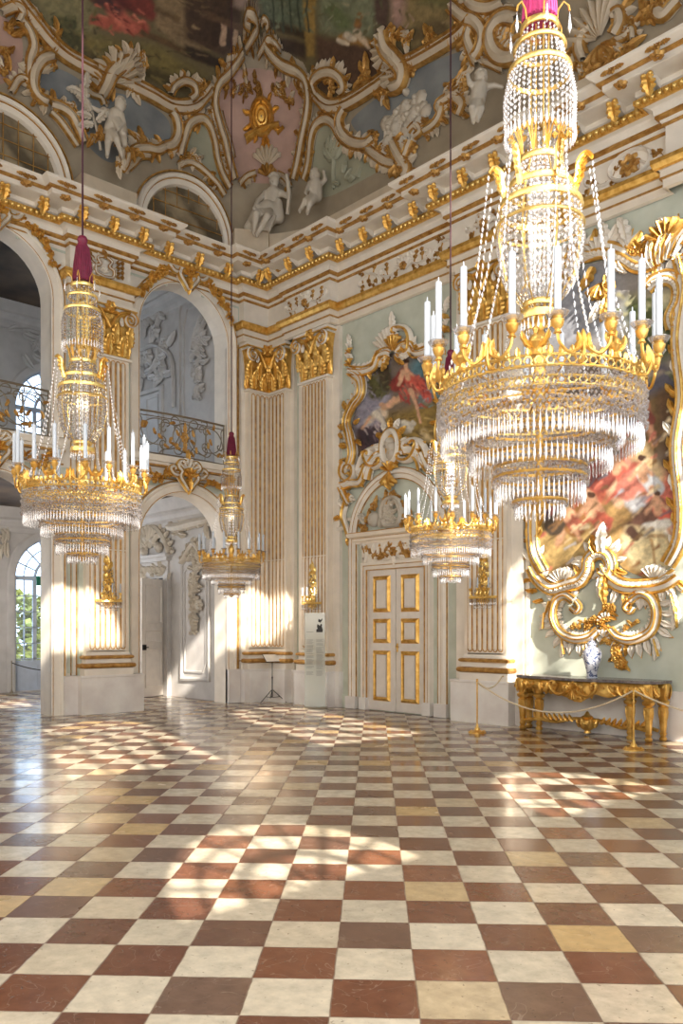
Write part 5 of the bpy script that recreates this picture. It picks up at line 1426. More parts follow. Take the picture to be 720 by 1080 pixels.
# ================================================================== glass information panel and music stand
x, y = GP(332, 747)
t = thing('information_panel', 'tall frosted glass information panel before the pilaster by the corner', 'sign', (x, y, 0))
wv = Vector((cos(ANG-PI/2), sin(ANG-PI/2), 0))          # faces the room diagonally
def SG(u, v, w): return (x+wv.x*u+wv.y*w, y+wv.y*u-wv.x*w, v)
b = MB(); box(b, SG, -.225, .225, .03, 2.12, -.006, .006); b.build('glass_sheet', M['stele'], t, False)
b = MB(); box(b, SG, -.26, .28, 0.0, .025, -.16, .16); b.build('base_plate', M['iron'], t, False)
b = MB()
random.seed(3)
for col_ in (-.19, .03):
    v = 1.52
    while v > .72:
        if random.random() < .86: box(b, SG, col_, col_+random.uniform(.12, .165), v, v+.007, .007, .0075)
        v -= .021
box(b, SG, -.19, -.03, 1.69, 1.70, .007, .0075)
split_build(b, 'printed_text', M['text'], t, False)
b = MB()
prism(b, SG, [(.03, 1.69), (.17, 1.69), (.175, 1.75), (.15, 1.82), (.16, 1.86), (.13, 1.88), (.11, 1.83), (.08, 1.86), (.05, 1.87), (.045, 1.80), (.06, 1.77), (.03, 1.75)], .007, .008)
prism(b, SG, [(.07, 1.93), (.12, 1.90), (.165, 1.96), (.16, 2.01), (.13, 1.96), (.08, 1.99)], .007, .008)
b.build('printed_emblem', M['black'], t, False)
random.seed(9)
x, y = GP(287, 741)
t = thing('music_stand', 'black tripod stand holding a tilted white board near the corner pilaster', 'stand', (x, y, 0))
b = MB(); tube(b, [(x, y, .12), (x, y, .62)], .013, 8); tube(b, [(x, y, .6), (x, y, 1.0)], .009, 8); lathe(b, [(.016, .58), (.02, .6), (.016, .62)], (x, y, 0), 8); b.build('pole', M['black'], t)
for k in range(3):
    a = 2*PI*k/3+.55; b = MB(); tube(b, [(x+.02*cos(a), y+.02*sin(a), .3), (x+.36*cos(a), y+.36*sin(a), .012)], .009, 6); tube(b, [(x+.015*cos(a), y+.015*sin(a), .12), (x+.2*cos(a), y+.2*sin(a), .15)], .006, 6); b.build('leg', M['black'], t)
b = MB()
th = math.radians(35); fx, fy = -FW[0], -FW[1]; ax = math.atan2(fy, fx)+.5
def DK(u, v, w):
    d = v*cos(th)+w*sin(th)*-1*0; return (x+cos(ax+PI/2)*u+cos(ax)*(-v*cos(th)+w*sin(th)), y+sin(ax+PI/2)*u+sin(ax)*(-v*cos(th)+w*sin(th)), 1.06+v*sin(th)+w*cos(th))
box(b, DK, -.21, .21, -.15, .15, 0, .008); b.build('board_back', M['black'], t, False)
b = MB(); box(b, DK, -.2, .2, -.14, .14, .009, .013); b.build('white_sheet', M['paper'], t, False)

# ================================================================== wall sconces on the pilasters
def sconce(label, m, uc, w):
    loc = m(uc, 2.3, w); t = thing('wall_sconce', label, 'wall light', loc, 'gilded wall sconces on the pilasters')
    b = MB()
    relief(b, m, spline([(uc, 2.3), (uc+.03, 2.6), (uc-.03, 2.9), (uc+.02, 3.15)], 5), lambda s: .1*(1-.5*s), .05, w)
    for k in range(9):
        v = 2.4+.09*k; s = 1 if k % 2 else -1; leaf(b, m, (uc, v), PI/2-s*.8, .25-.010*k, .13, s*.8, .05, w+.02, None, 3, 8)
    leaf(b, m, (uc, 3.1), PI/2, .22, .1, .3, .04, w+.02); rosette(b, m, (uc, 2.78), .1, .07, 6, w+.03); rosette(b, m, (uc, 2.5), .09, .07, 6, w+.03); shell(b, m, (uc, 2.36), -PI/2, .02, .16, 2.4, 5, .08, w+.02)
    b.build('backplate', M['brightgold'], t)
    b = MB(); tube(b, [(uc+.28*cos(a), 2.34, w+.04+.2*sin(a)) for a in lsp(0, PI, 14)], .018, 5, m)
    for k in range(15): a = PI*k/14; dome(b, m, uc+.28*cos(a), 2.36, .025, .03, w+.03+.2*sin(a))
    b.build('gilded_half_ring', M['brightgold'], t)
    b = MB()
    for r, z0, z1 in ((.28, 2.33, 2.2), (.19, 2.26, 2.14)):
        n = int(r*90)
        for k in range(n+1):
            a = PI*k/n; p = m(uc+r*cos(a), z0, w+.04+r*.72*sin(a))
            for i in range(3): bead(b, p[0], p[1], z0-.012-.024*i, .011, .012)
            drop(b, p[0], p[1], z0-.07, .01, z0-.07-z1)
        b.build('crystal_fringe', M['crystal'], t); b = MB()
    for k in range(60):
        a, v = random.uniform(0, PI), random.uniform(2.45, 3.0); rr = .17*(1-(v-2.45)*1.3)+.02; p = m(uc+rr*cos(a), v, w+.03+rr*.6*sin(a)); bead(b, p[0], p[1], p[2], .013, .022)
    b.build('crystal_spray', M['crystal'], t)
    for s in (-1, 0, 1):
        b = MB(); tube(b, spline([(uc, 2.4, w+.02), (uc+s*.12, 2.36, w+.1), (uc+s*.2, 2.4, w+.16+.05*(s == 0)), (uc+s*.21, 2.47, w+.16+.05*(s == 0))], 5), .011, 6, m)
        c = (uc+s*.21, 2.47, w+.16+.05*(s == 0)); p = m(*c); lathe(b, [(.012, 0), (.03, .02), (.036, .05), (.02, .055)], p, 10)
        for q in range(3): leaf(b, m, (uc+s*.1, 2.38), PI/2+(q-1)*.8, .1, .05, 0, .02, w+.1, None, 2, 6)
        arm = b.build('candle_arm', M['brightgold'], t)
        b = MB(); lathe(b, [(.0, .05), (.015, .05), (.015, .24), (.003, .245), (0, .26)], p, 8); b.build('candle', M['candle'], arm)
    return t
sconce('gilded crystal sconce on the pier pilaster between the arches', LW, -4.52, .25)
sconce('gilded crystal sconce on the pilaster above the glass information panel', RW, 1.92, .25)
sconce('gilded crystal sconce on the pilaster beside the console table', RW, 6.8, .25)
# ================================================================== fresco, cove stucco and attic statues
def C(P): return [CP(*p) for p in P]
EDGE = [(-30, -60), (0, -22), (20, 0), (36, 17), (52, 37), (70, 53), (90, 64), (106, 72), (125, 77), (140, 84), (160, 94), (180, 105), (200, 105), (214, 95), (220, 88), (228, 80), (240, 70), (250, 58), (262, 44), (275, 44), (290, 50), (305, 56), (320, 66), (330, 88), (336, 98), (345, 104), (360, 104), (375, 98), (402, 80), (421, 66), (442, 56), (473, 38), (488, 26), (500, 0), (512, -40)]
EC = C(EDGE); EC.sort()
eu = np.array([p[0] for p in EC]); ev = np.array([p[1] for p in EC])
def above(u, v): return v > np.interp(u, eu, ev)
st = [('p', [(20, -40), (90, -40), (100, 40), (60, 50)], (128, 120, 84), 8), ('p', [(60, 30), (100, 60), (190, 90), (215, 80), (170, 50), (110, 40)], (118, 104, 58), 6), ('c', (66, 30, 86, 52, 9, 6), (76, 72, 44), 4), ('c', (60, 22, 76, 26, 5, 6), (84, 82, 50), 3), ('c', (100, 58, 210, 96, 6, 7), (72, 62, 34), 4),
      ('p', [(90, -40), (165, -40), (160, 20), (96, 0)], (88, 34, 30), 4), ('c', (100, 22, 150, 30, 6, 8), (166, 84, 66), 2.5), ('c', (118, 8, 140, 30, 8, 7), (178, 92, 74), 2.5), ('c', (140, -5, 160, 14, 9, 8), (120, 52, 44), 3), ('c', (104, -2, 124, 10, 7, 6), (70, 40, 40), 3), ('c', (126, 22, 132, 34, 4, 2), (200, 110, 88), 1.5),
      ('p', [(165, -40), (215, -40), (212, 62), (165, 30)], (134, 112, 82), 3), ('p', [(150, 30), (216, 60), (214, 66), (146, 36)], (92, 70, 46), 1.5), ('p', [(164, 6), (190, 18), (188, 24), (162, 12)], (104, 82, 56), 1.5), ('p', [(192, -40), (252, -40), (256, 40), (236, 62), (196, 40)], (70, 52, 40), 3),
      ('c', (228, 28, 227, 44, 4, 5), (60, 44, 34), 1), ('c', (243, 28, 242, 46, 4, 5), (62, 46, 36), 1), ('c', (236, 24, 235, 46, 3, 3), (182, 152, 126), 1), ('c', (249, 28, 248, 46, 2.5, 2.5), (176, 148, 122), 1), ('p', [(214, 10), (262, 30), (260, 36), (212, 18)], (92, 70, 52), 1.2), ('p', [(196, 46), (240, 66), (232, 74), (194, 58)], (50, 38, 28), 2),
      ('p', [(245, -40), (270, -40), (272, 14), (246, 6)], (150, 128, 116), 3), ('p', [(270, -40), (330, -40), (332, 30), (276, 26)], (96, 104, 84), 4), ('c', (276, 22, 326, 40, 4, 4), (62, 50, 34), 2), ('p', [(318, -40), (334, -40), (332, 60), (322, 60)], (150, 122, 66), 1.5), ('p', [(276, 34), (322, 46), (322, 64), (290, 52)], (60, 46, 36), 3),
      ('p', [(334, -40), (404, -40), (396, 40), (338, 36)], (118, 122, 96), 4), ('c', (350, 10, 362, 24, 8, 8), (98, 108, 72), 4), ('p', [(332, 38), (420, 52), (400, 78), (350, 100), (336, 96)], (88, 66, 52), 4), ('c', (362, 40, 390, 46, 5, 4), (150, 110, 56), 2), ('c', (366, 38, 374, 42, 4, 3), (206, 192, 170), 1.2), ('c', (376, 34, 384, 44, 3.5, 3), (200, 180, 152), 1.2), ('c', (378, 26, 378, 28, 3, 3), (130, 92, 62), 1), ('c', (380, 16, 376, 26, 3, 3), (140, 100, 56), 1.5), ('c', (357, 42, 366, 46, 2, 2), (210, 194, 170), 1), ('c', (384, 44, 388, 50, 2, 2), (206, 184, 158), 1),
      ('p', [(392, -40), (412, -40), (408, 60), (396, 50)], (84, 66, 58), 3), ('p', [(410, -40), (440, -40), (436, 20), (414, 30)], (166, 134, 122), 4), ('p', [(432, -40), (500, -40), (490, 30), (440, 50), (424, 40)], (136, 118, 78), 5), ('c', (436, 36, 462, 28, 8, 9), (104, 88, 60), 4), ('c', (450, -6, 470, -4, 12, 14), (110, 104, 66), 5), ('p', [(418, 60), (480, 30), (480, 40), (424, 68)], (86, 70, 44), 3)]
rs = random.Random(5)
dab(60, 30, 120, 10, 70, [(104, 96, 56), (84, 80, 48), (132, 120, 76), (70, 62, 40)], 3, 9, 2); dab(40, 100, 215, 50, 100, [(112, 98, 56), (90, 80, 46), (132, 112, 66), (74, 62, 38)], 4, 12, 2, .4); dab(30, 100, 152, 4, 34, [(190, 100, 80), (140, 62, 50), (206, 120, 96), (104, 44, 38)], 4, 10, 1.8, .6); dab(26, 50, 82, 18, 48, [(66, 70, 42), (92, 94, 56), (58, 58, 36)], 2, 5, 1.6)
dab(30, 165, 215, -10, 60, [(150, 126, 92), (120, 98, 70), (104, 84, 60)], 6, 14, 1.6, .45); dab(30, 276, 330, -10, 34, [(110, 122, 96), (84, 92, 72), (70, 76, 60), (128, 132, 104)], 3, 8, 1.8); dab(30, 338, 404, -10, 40, [(130, 136, 106), (108, 112, 80), (96, 92, 66), (144, 140, 112)], 3, 9, 2); dab(36, 412, 490, -10, 46, [(150, 130, 92), (120, 104, 68), (170, 140, 124), (98, 88, 58)], 4, 10, 2)
for k in range(5): st.append(('p', [(286+9*k, -10), (288+9*k, -10), (290+9*k, 34), (288+9*k, 34)], (58, 66, 54), .8))
ul, ur = CP(-30, 0)[0], CP(525, 0)[0]
us_ = lsp(ul, ur, 520); vs_ = lsp(12.6, VZ+VH*.93, 200)
o = canvas('ceiling_fresco', CV, us_, vs_, above, .012, ((96, 84, 62), (110, 98, 66)), st, seed=31, warp=1.4)
tag(o, 'painted ceiling fresco with red draped figure, balustrade and grassy bank', 'fresco')
# coloured fields under the fresco's edge
def field(name, label, P, mt, cat, w=.014):
    b = MB(); patch(b, CV, spline(C(P), 5, True), w, 5); o = b.build(name, M[mt]); tag(o, label, cat); return o
PINK = [(230, 97), (245, 77), (270, 72), (302, 77), (317, 82), (323, 102), (321, 125), (317, 155), (314, 180), (297, 192), (265, 193), (246, 187), (241, 160), (235, 125)]
field('stucco_field', 'rose pink stucco field of the corner cartouche', PINK, 'pink', 'stucco field', .02)
field('stucco_field', 'sage green stucco spandrel beside the pink cartouche, above the half round window', [(196, 165), (198, 145), (204, 132), (212, 130), (220, 140), (226, 165), (232, 190), (236, 205), (222, 195), (208, 180)], 'sage', 'stucco field')
field('stucco_field', 'sage green stucco spandrel between the pink cartouche and the grey medallion', [(330, 178), (333, 150), (338, 134), (346, 129), (354, 134), (362, 150), (376, 158), (400, 162), (412, 172), (372, 196), (345, 208), (330, 205)], 'sage', 'stucco field')
field('painted_medallion', 'grey blue cloudy painted medallion behind the standing cherub', [(42, 82), (52, 71), (72, 77), (90, 88), (112, 96), (135, 101), (160, 112), (177, 127), (179, 145), (168, 152), (152, 148), (138, 160), (118, 172), (98, 160), (85, 142), (77, 125), (60, 110), (46, 100)], 'sky', 'medallion')
field('painted_medallion', 'grey blue painted medallion with a pale figure group, over the wall of the door', [(375, 122), (405, 98), (442, 73), (485, 55), (496, 62), (491, 88), (474, 96), (467, 116), (452, 132), (433, 147), (412, 150), (388, 147), (372, 133)], 'sky', 'medallion')
# the pale moulding along the fresco
def edging(label, P, wd=.30):
    t = thing('fresco_moulding', label, 'moulding', CV(*CP(*P[len(P)//2]), 0))
    p = spline(C(P), 8); b, g = MB(), MB()
    relief(b, CV, p, wd, .12, .02); Nn = nrm(p)
    for off in (-.46, .46, .05): relief(g, CV, [(a[0]+q[0]*wd*off, a[1]+q[1]*wd*off) for a, q in zip(p, Nn)], .075 if off != .05 else .03, .12, .04 if off != .05 else .1)
    b.build('moulding_bed', M['atticwhite'], t); g.build('gilded_bead', M['oldgold'], t)
edging('curved white and gold moulding under the red draped fresco figure', [(8, -14), (22, 6), (36, 24), (52, 44), (70, 60), (90, 71), (106, 79), (125, 84), (140, 91), (160, 101), (180, 112), (200, 112), (213, 103), (221, 93)])
edging('curved white and gold moulding over the grey medallion with figure group', [(330, 96), (338, 104), (348, 112), (360, 112), (376, 105), (402, 88), (421, 73), (442, 63), (473, 45), (488, 34), (500, 18)])
# rocaille stucco
class Orn:
    def __init__(s, name, label, cat, anchor, m=CV, tr=None):
        s.m = m; s.tr = tr or (lambda px, py: CP(px, py)); s.b, s.g = MB(), MB()
        s.t = thing(name, label, cat, m(*s.tr(*anchor), 0))
    def X(s, P): return [s.tr(*p) for p in P]
    def band(s, P, wd=.2, h=.12, leaves=0, side=1, gold=True, mb=None):
        p = spline(s.X(P), 7); mb = mb or s.b
        relief(mb, s.m, p, lambda q: wd*(.5+.5*sin(PI*min(1, max(0, q)))**.5), h, .03); Nn = nrm(p)
        if gold:
            for off in (-.4, .4): relief(s.g, s.m, [(a[0]+q[0]*wd*off, a[1]+q[1]*wd*off) for a, q in zip(p, Nn)], wd*.26, h*.6, .03+h*.3)
        if leaves > 2: comb(s.b, s.m, p, side, wd*.85, .085, h*.55, .04, .5, wd*.36)
        for k in range(leaves):
            i = int((k+.5)/leaves*(len(p)-1)); q = Nn[i]; a = math.atan2(q[1]*side, q[0]*side); L = wd*random.uniform(.8, 1.2)
            leaf(s.b if k % 2 else s.g, s.m, (p[i][0]+q[0]*side*wd*.3, p[i][1]+q[1]*side*wd*.3), a-.4*side, L, L*.6, .8*side, h*.6, .05, None, 2, 7)
    def shell(s, p, a, r, spread=2.2, gold=False, n=6, h=.13): shell(s.g if gold else s.b, s.m, s.tr(*p), a, r*.08, r, spread, n, h, .05)
    def leaf(s, p, a, L, gold=True, bend=.8): leaf(s.g if gold else s.b, s.m, s.tr(*p), a, L, L*.5, bend, .09, .05, None, 3, 8)
    def leaves(s, P, L=.25, seed=1):
        r = random.Random(seed)
        for p in P:
            for k in range(2): s.leaf(p, r.uniform(0, 6.28), L*r.uniform(.7, 1.2), r.random() < .7, r.uniform(-1, 1))
            rosette(s.g, s.m, s.tr(*p), L*.4, .09, 5, .05)
    def gar(s, P, r=.12, gold=True): garland(s.g if gold else s.b, s.m, spline(s.X(P), 4), r, .05, 1.0, .1)
    def end(s, wm='atticwhite', gm='oldgold'):
        if wm in ('statue', 'grey', 'sage'): s.b.add(s.g.v, s.g.f); s.g = MB()
        if s.b.v: split_build(s.b, 'stucco_scroll', M[wm], s.t)
        if s.g.v: split_build(s.g, 'gilded_leaf', M[gm], s.t)
        return s.t
o = Orn('stucco_cartouche', 'white and gold rocaille frame around the pink corner field', 'stucco ornament', (280, 130))
o.band([(247, 192), (241, 172), (236, 150), (229, 128), (225, 108), (229, 90), (240, 79), (250, 66), (256, 56)], .26, .16, 10, 1)
o.band([(311, 192), (316, 172), (320, 150), (325, 128), (328, 106), (325, 86), (315, 76), (300, 70), (288, 60), (280, 50)], .26, .16, 10, 1)
o.band([(232, 118), (236, 134), (242, 150), (246, 168)], .12, .1); o.band([(226, 104), (222, 116), (226, 134)], .14, .1)
o.band([(258, 52), (266, 40), (272, 28), (268, 17), (260, 15), (258, 22), (264, 27)], .22, .16, 4, -1)
o.band([(276, 26), (279, 20), (284, 24), (281, 30)], .14, .12); o.band([(256, 56), (246, 60), (238, 62)], .16, .1, 3); o.band([(272, 60), (278, 50), (284, 42), (292, 46), (298, 54)], .16, .12, 4)
o.shell((282, 178), PI/2, .55, 2.2, False, 7); o.shell((282, 188), PI/2, .34, 2.6, True, 5); o.band([(252, 196), (260, 188), (270, 184)], .16, .12, 3, -1); o.band([(308, 200), (302, 190), (294, 185)], .16, .12, 3, 1)
o.leaves([(245, 98), (238, 92), (258, 78), (262, 92), (292, 96), (308, 106), (298, 92), (252, 62), (310, 66), (286, 58), (236, 72), (318, 96), (316, 160), (318, 178), (240, 178), (258, 40), (290, 52)], .3, 4)
o.gar([(268, 78), (272, 90), (274, 100), (275, 106)], .12, True); o.gar([(244, 84), (254, 98), (262, 94)], .12); o.gar([(288, 92), (300, 100), (310, 108)], .12)
o.end()
o = Orn('gilded_emblem', 'gilded trophy with round shield, quiver and ribbons on the pink field', 'emblem', (276, 126))
u, v = CP(276, 124)
dome(o.g, CV, u, v, .36, .08, .05, 24)
for r_, w_, h_ in ((.36, .12, .13), (.24, .07, .15), (.13, .06, .16)): relief(o.g, CV, [(u+r_*cos(a), v+r_*sin(a)) for a in lsp(0, 2*PI, 30)], w_, h_, .04)
relief(o.g, CV, C([(258, 148), (268, 141), (284, 134), (296, 132)]), lambda q: .24-.1*q, .14, .04); relief(o.g, CV, C([(293, 142), (300, 134)]), .08, .09, .05); relief(o.g, CV, C([(275, 112), (277, 100), (274, 88)]), .05, .07, .04)
for a, L in ((.2, .3), (.8, .26), (2.9, .32), (3.5, .34), (4.2, .26), (5.7, .34)): leaf(o.g, CV, (u+.36*cos(a), v+.36*sin(a)), a+.5, L, .16, -.9, .08, .04, None, 3, 8)
for q in (-.25, 0, .25): leaf(o.g, CV, CP(280, 140), -PI/2+q, .55, .16, q, .09, .05)
o.end('white', 'gold')
o = Orn('stucco_rocaille', 'white and gold scroll frame around the spandrel left of the pink field', 'stucco ornament', (210, 140))
o.band([(172, 156), (181, 153), (186, 141), (184, 126), (179, 118)], .24, .14, 7, -1); o.band([(188, 166), (192, 148), (198, 132), (210, 126), (219, 133), (225, 150), (228, 168), (233, 184), (242, 200)], .22, .14, 9, 1)
o.band([(236, 208), (228, 196), (216, 184), (206, 176), (196, 172), (186, 176)], .18, .12); o.leaves([(204, 122), (208, 128), (199, 166), (204, 170), (210, 178), (192, 170), (218, 188), (226, 196), (150, 152), (156, 156), (162, 158), (146, 150)], .32, 6)
o.band([(178, 100), (182, 92), (192, 86), (202, 90), (204, 100), (198, 106)], .18, .16, 6, 1); o.leaves([(208, 92), (212, 88), (206, 100)], .3, 2); o.band([(134, 172), (140, 160), (152, 158), (164, 160), (172, 156)], .22, .14, 5, 1); o.band([(132, 180), (138, 174), (146, 166), (156, 166)], .18, .12, 3, 1)
o.end()
o = Orn('stucco_rocaille', 'white and gold scroll frame between the pink field and the grey medallion at its right', 'stucco ornament', (350, 140))
o.band([(322, 192), (327, 176), (330, 150), (335, 134), (345, 127), (355, 132), (362, 145), (371, 153), (390, 158)], .22, .14, 10, 1); o.band([(366, 116), (361, 128), (364, 142), (374, 152), (388, 154), (397, 147)], .26, .16, 10, -1)
o.band([(337, 100), (333, 88), (340, 79), (352, 77), (362, 84), (365, 94), (360, 98)], .22, .16, 9, 1); o.leaves([(346, 84), (352, 94), (342, 122), (350, 126), (384, 152), (398, 145), (376, 154), (330, 162), (324, 186)], .3, 8)
o.end()
o = Orn('stucco_rocaille', 'gilded leaves and scrolls edging the lower rim of the medallion with figure group', 'stucco ornament', (425, 160))
o.band([(390, 158), (400, 166), (410, 172), (420, 174)], .22, .14, 5, -1); o.band([(416, 152), (424, 168), (432, 180), (428, 188)], .26, .16, 6, 1); o.band([(436, 150), (430, 166), (424, 178)], .2, .14, 4, -1); o.band([(450, 140), (462, 132), (468, 120), (466, 112), (478, 104), (488, 98)], .22, .14, 8, -1)
o.band([(440, 146), (446, 140), (440, 134), (434, 140)], .16, .12); o.leaves([(396, 150), (404, 158), (414, 162), (444, 138), (456, 134), (468, 126), (476, 112), (484, 100), (490, 92), (420, 180), (430, 170), (438, 158)], .34, 10)
o.shell((424, 168), -PI/2, .4, 2.0, True, 5); o.end()
o = Orn('stucco_shell', 'white feathered shell crest crossing the moulding above the standing cherub', 'stucco ornament', (125, 85))
o.band([(104, 104), (110, 92), (116, 78), (126, 70), (136, 66)], .3, .2, 8, 1); o.shell((118, 90), 1.1, .7, 1.5, False, 6, .2); o.shell((128, 76), .8, .5, 1.4, False, 6, .2); o.leaves([(134, 64), (142, 62), (148, 60), (150, 68), (108, 80), (104, 76), (112, 84), (136, 90)], .36, 3); o.band([(88, 92), (94, 100), (104, 104), (108, 112)], .14, .12, 4); o.end()
o = Orn('stucco_shell', 'white feathered shell crest crossing the moulding above the medallion with figure group', 'stucco ornament', (418, 60))
o.band([(406, 36), (410, 52), (420, 64), (428, 76), (426, 90), (416, 94)], .34, .22, 10, -1); o.shell((414, 54), 2.6, .5, 2.0, False, 6, .2); o.shell((424, 80), 2.4, .5, 2.0, False, 6, .2); o.leaves([(414, 32), (424, 36), (430, 44), (434, 70), (436, 76), (404, 92), (400, 98), (408, 100), (388, 78), (384, 84), (452, 46), (458, 42)], .34, 5); o.end()
o = Orn('stucco_rocaille', 'white and gold rocaille at the left edge, beside the half round window', 'stucco ornament', (40, 80))
o.band([(54, 60), (43, 64), (35, 76), (33, 92), (38, 104), (48, 110)], .24, .16, 8, -1); o.band([(22, 22), (30, 34), (34, 50), (30, 66), (30, 84), (36, 100), (46, 110)], .2, .14, 8, 1); o.band([(10, 100), (18, 86), (26, 86), (32, 96)], .16, .12, 3); o.band([(52, 112), (64, 116), (74, 124), (81, 138), (87, 152)], .24, .14, 6, 1); o.band([(52, 120), (62, 130), (72, 144), (80, 156)], .16, .12)
o.band([(0, 14), (8, 10), (16, 8), (22, 14), (18, 24)], .2, .14, 5); o.leaves([(28, 28), (32, 38), (26, 32), (56, 42), (60, 48), (58, 36), (58, 114), (66, 112), (76, 118), (54, 70), (8, 30), (4, 56), (2, 76), (40, 20)], .3, 7); o.end()
field('stucco_field', 'rose pink stucco field cut by the left edge of the picture', [(-12, 20), (6, 20), (20, 34), (24, 52), (22, 70), (16, 82), (4, 88), (-12, 86)], 'pink', 'stucco field')
o = Orn('stucco_cartouche', 'white and gold rocaille knot over the cherub with spread arms', 'stucco ornament', (515, 40))
o.band([(478, 6), (486, 14), (494, 20), (504, 24), (512, 36), (510, 52), (504, 64)], .26, .18, 10, 1); o.band([(548, 22), (536, 20), (526, 26), (520, 40), (524, 56), (534, 64), (548, 62)], .32, .18, 12, 1); o.band([(494, 0), (504, 8), (518, 10), (534, 4)], .24, .16, 7, 1); o.band([(500, 26), (496, 40), (500, 54), (506, 70)], .24, .14, 6, -1); o.band([(512, 66), (522, 70), (534, 76)], .16, .12, 3)
o.leaves([(492, 12), (500, 34), (506, 44), (498, 60), (516, 22), (530, 14), (528, 40), (532, 52), (540, 48), (486, 26), (482, 36), (478, 92), (484, 88), (490, 98)], .34, 9); o.band([(474, 100), (482, 104), (490, 112), (486, 124)], .2, .14, 5); o.end()
o = Orn('stucco_cartouche', 'white and gold shell cartouche low on the cove over the tall painting', 'stucco ornament', (635, 45))
o.shell((634, 44), PI/2+.3, .75, 2.0, False, 8, .2); o.shell((634, 48), -PI/2+.2, .4, 2.2, True, 5, .16); o.band([(618, 66), (614, 52), (618, 38), (626, 32)], .24, .16, 7, 1); o.band([(650, 40), (656, 28), (654, 18), (648, 22)], .26, .16, 7, -1); o.band([(652, 44), (662, 40), (668, 34), (670, 44)], .16, .12, 4)
o.leaves([(622, 70), (626, 78), (618, 82), (630, 64), (640, 58), (646, 62), (656, 62), (660, 56), (612, 48), (604, 60), (640, 70), (634, 14), (628, 16), (690, 12), (684, 20), (694, 4)], .36, 12); o.band([(694, 14), (702, 18), (712, 8), (718, 2)], .24, .14, 5); o.end()
o = Orn('relief_group', 'pale stucco group of small seated figures in the grey medallion', 'relief', (430, 115))
for px, py, r in ((430, 98, .1), (440, 104, .1), (420, 120, .11), (432, 122, .11), (444, 116, .1), (412, 136, .1)):
    u, v = CP(px, py); dome(o.b, CV, u, v, r*.8, .12, .03, 8); dome(o.b, CV, u-.05, v-.26, r*1.5, .12, .02, 8); leaf(o.b, CV, (u-.05, v-.3), -PI/2-.5, .5, .2, .4, .09, .03); leaf(o.b, CV, (u, v-.2), -.4, .38, .14, -.7, .07, .03); leaf(o.b, CV, (u-.1, v-.2), 3.4, .36, .13, .7, .07, .03)
for k in range(16):
    u, v = CP(408+2.8*k, 142-2.0*k+random.uniform(-14, 8)); dome(o.b, CV, u, v, random.uniform(.1, .17), .1, .02, 8); leaf(o.b, CV, (u, v), random.uniform(3.4, 6.0), .42, .14, random.uniform(-.8, .8), .07, .02, None, 1, 7)
o.end('statue')
o = Orn('plant_relief', 'pale stucco palm and square block relief beside the seated cherub', 'relief', (360, 170))
for a in (.5, .9, 1.3, 1.7, 2.1, 2.5): o.leaf((354, 168), a, .62, False, .7*(1 if a < 1.5 else -1))
o.band([(354, 200), (353, 184), (354, 168)], .1, .08, 0, 1, False); o.leaves([], .2)
prism(o.b, CV, C([(374, 186), (377, 172), (384, 172), (380, 188)]), .02, .12)
for p, a in (((366, 190), .3), ((364, 184), 1.0), ((360, 196), 2.4), ((370, 192), .1)): o.leaf(p, a, .3, False)
o.end('sage')
o = Orn('plinth_ornament', 'gilded rocaille hanging over the plinth under the standing cherub', 'stucco ornament', (118, 172), lambda u, v, w: CV(u, v, w+.42))
o.band([(108, 160), (116, 164), (118, 176), (117, 188), (121, 182), (124, 172)], .16, .1, 7, 1); o.leaves([(94, 154), (100, 156), (88, 156), (114, 184), (126, 172), (132, 170)], .26, 3); o.end()

# ---------------------------------------------------------------- stucco figures
def remeshed(mb, name, mt, parent, voxel, smooth=5):
    o = mb.build('tmp_body', M[mt], None, True, auto=False)
    r = o.modifiers.new('r', 'REMESH'); r.mode = 'VOXEL'; r.voxel_size = voxel; r.use_smooth_shade = True
    s = o.modifiers.new('s', 'SMOOTH'); s.iterations = smooth; s.factor = .5
    dg = bpy.context.evaluated_depsgraph_get(); me = bpy.data.meshes.new_from_object(o.evaluated_get(dg))
    bpy.data.objects.remove(o)
    n = bpy.data.objects.new(name, me); COL.objects.link(n); me.name = name
    me.materials.clear(); me.materials.append(M[mt]); me.polygons.foreach_set('use_smooth', [True]*len(me.polygons))
    if parent is not None:
        off = WLOC[parent.name]; me.transform(Matrix.Translation(-off)); n.parent = parent
    return n
def ball(mb, p, r, sc_=(1, 1, 1)):
    R = [[(p[0]+r*sc_[0]*cos(t)*cos(2*PI*j/12), p[1]+r*sc_[1]*cos(t)*sin(2*PI*j/12), p[2]+r*sc_[2]*sin(t)) for j in range(12)] for t in [-PI/2+.02+(PI-.04)*i/8 for i in range(9)]]
    rows(mb, R, True, True)
def limb(mb, p, r0, q, r1, n=6):
    for i in range(n+1):
        t = i/n; ball(mb, [p[k]+(q[k]-p[k])*t for k in range(3)], r0+(r1-r0)*t)
def at(px, py, Z): d = ray(px, py); return (CAMX+Z*d[0], CAMY+Z*d[1], EYE+Z*d[2])
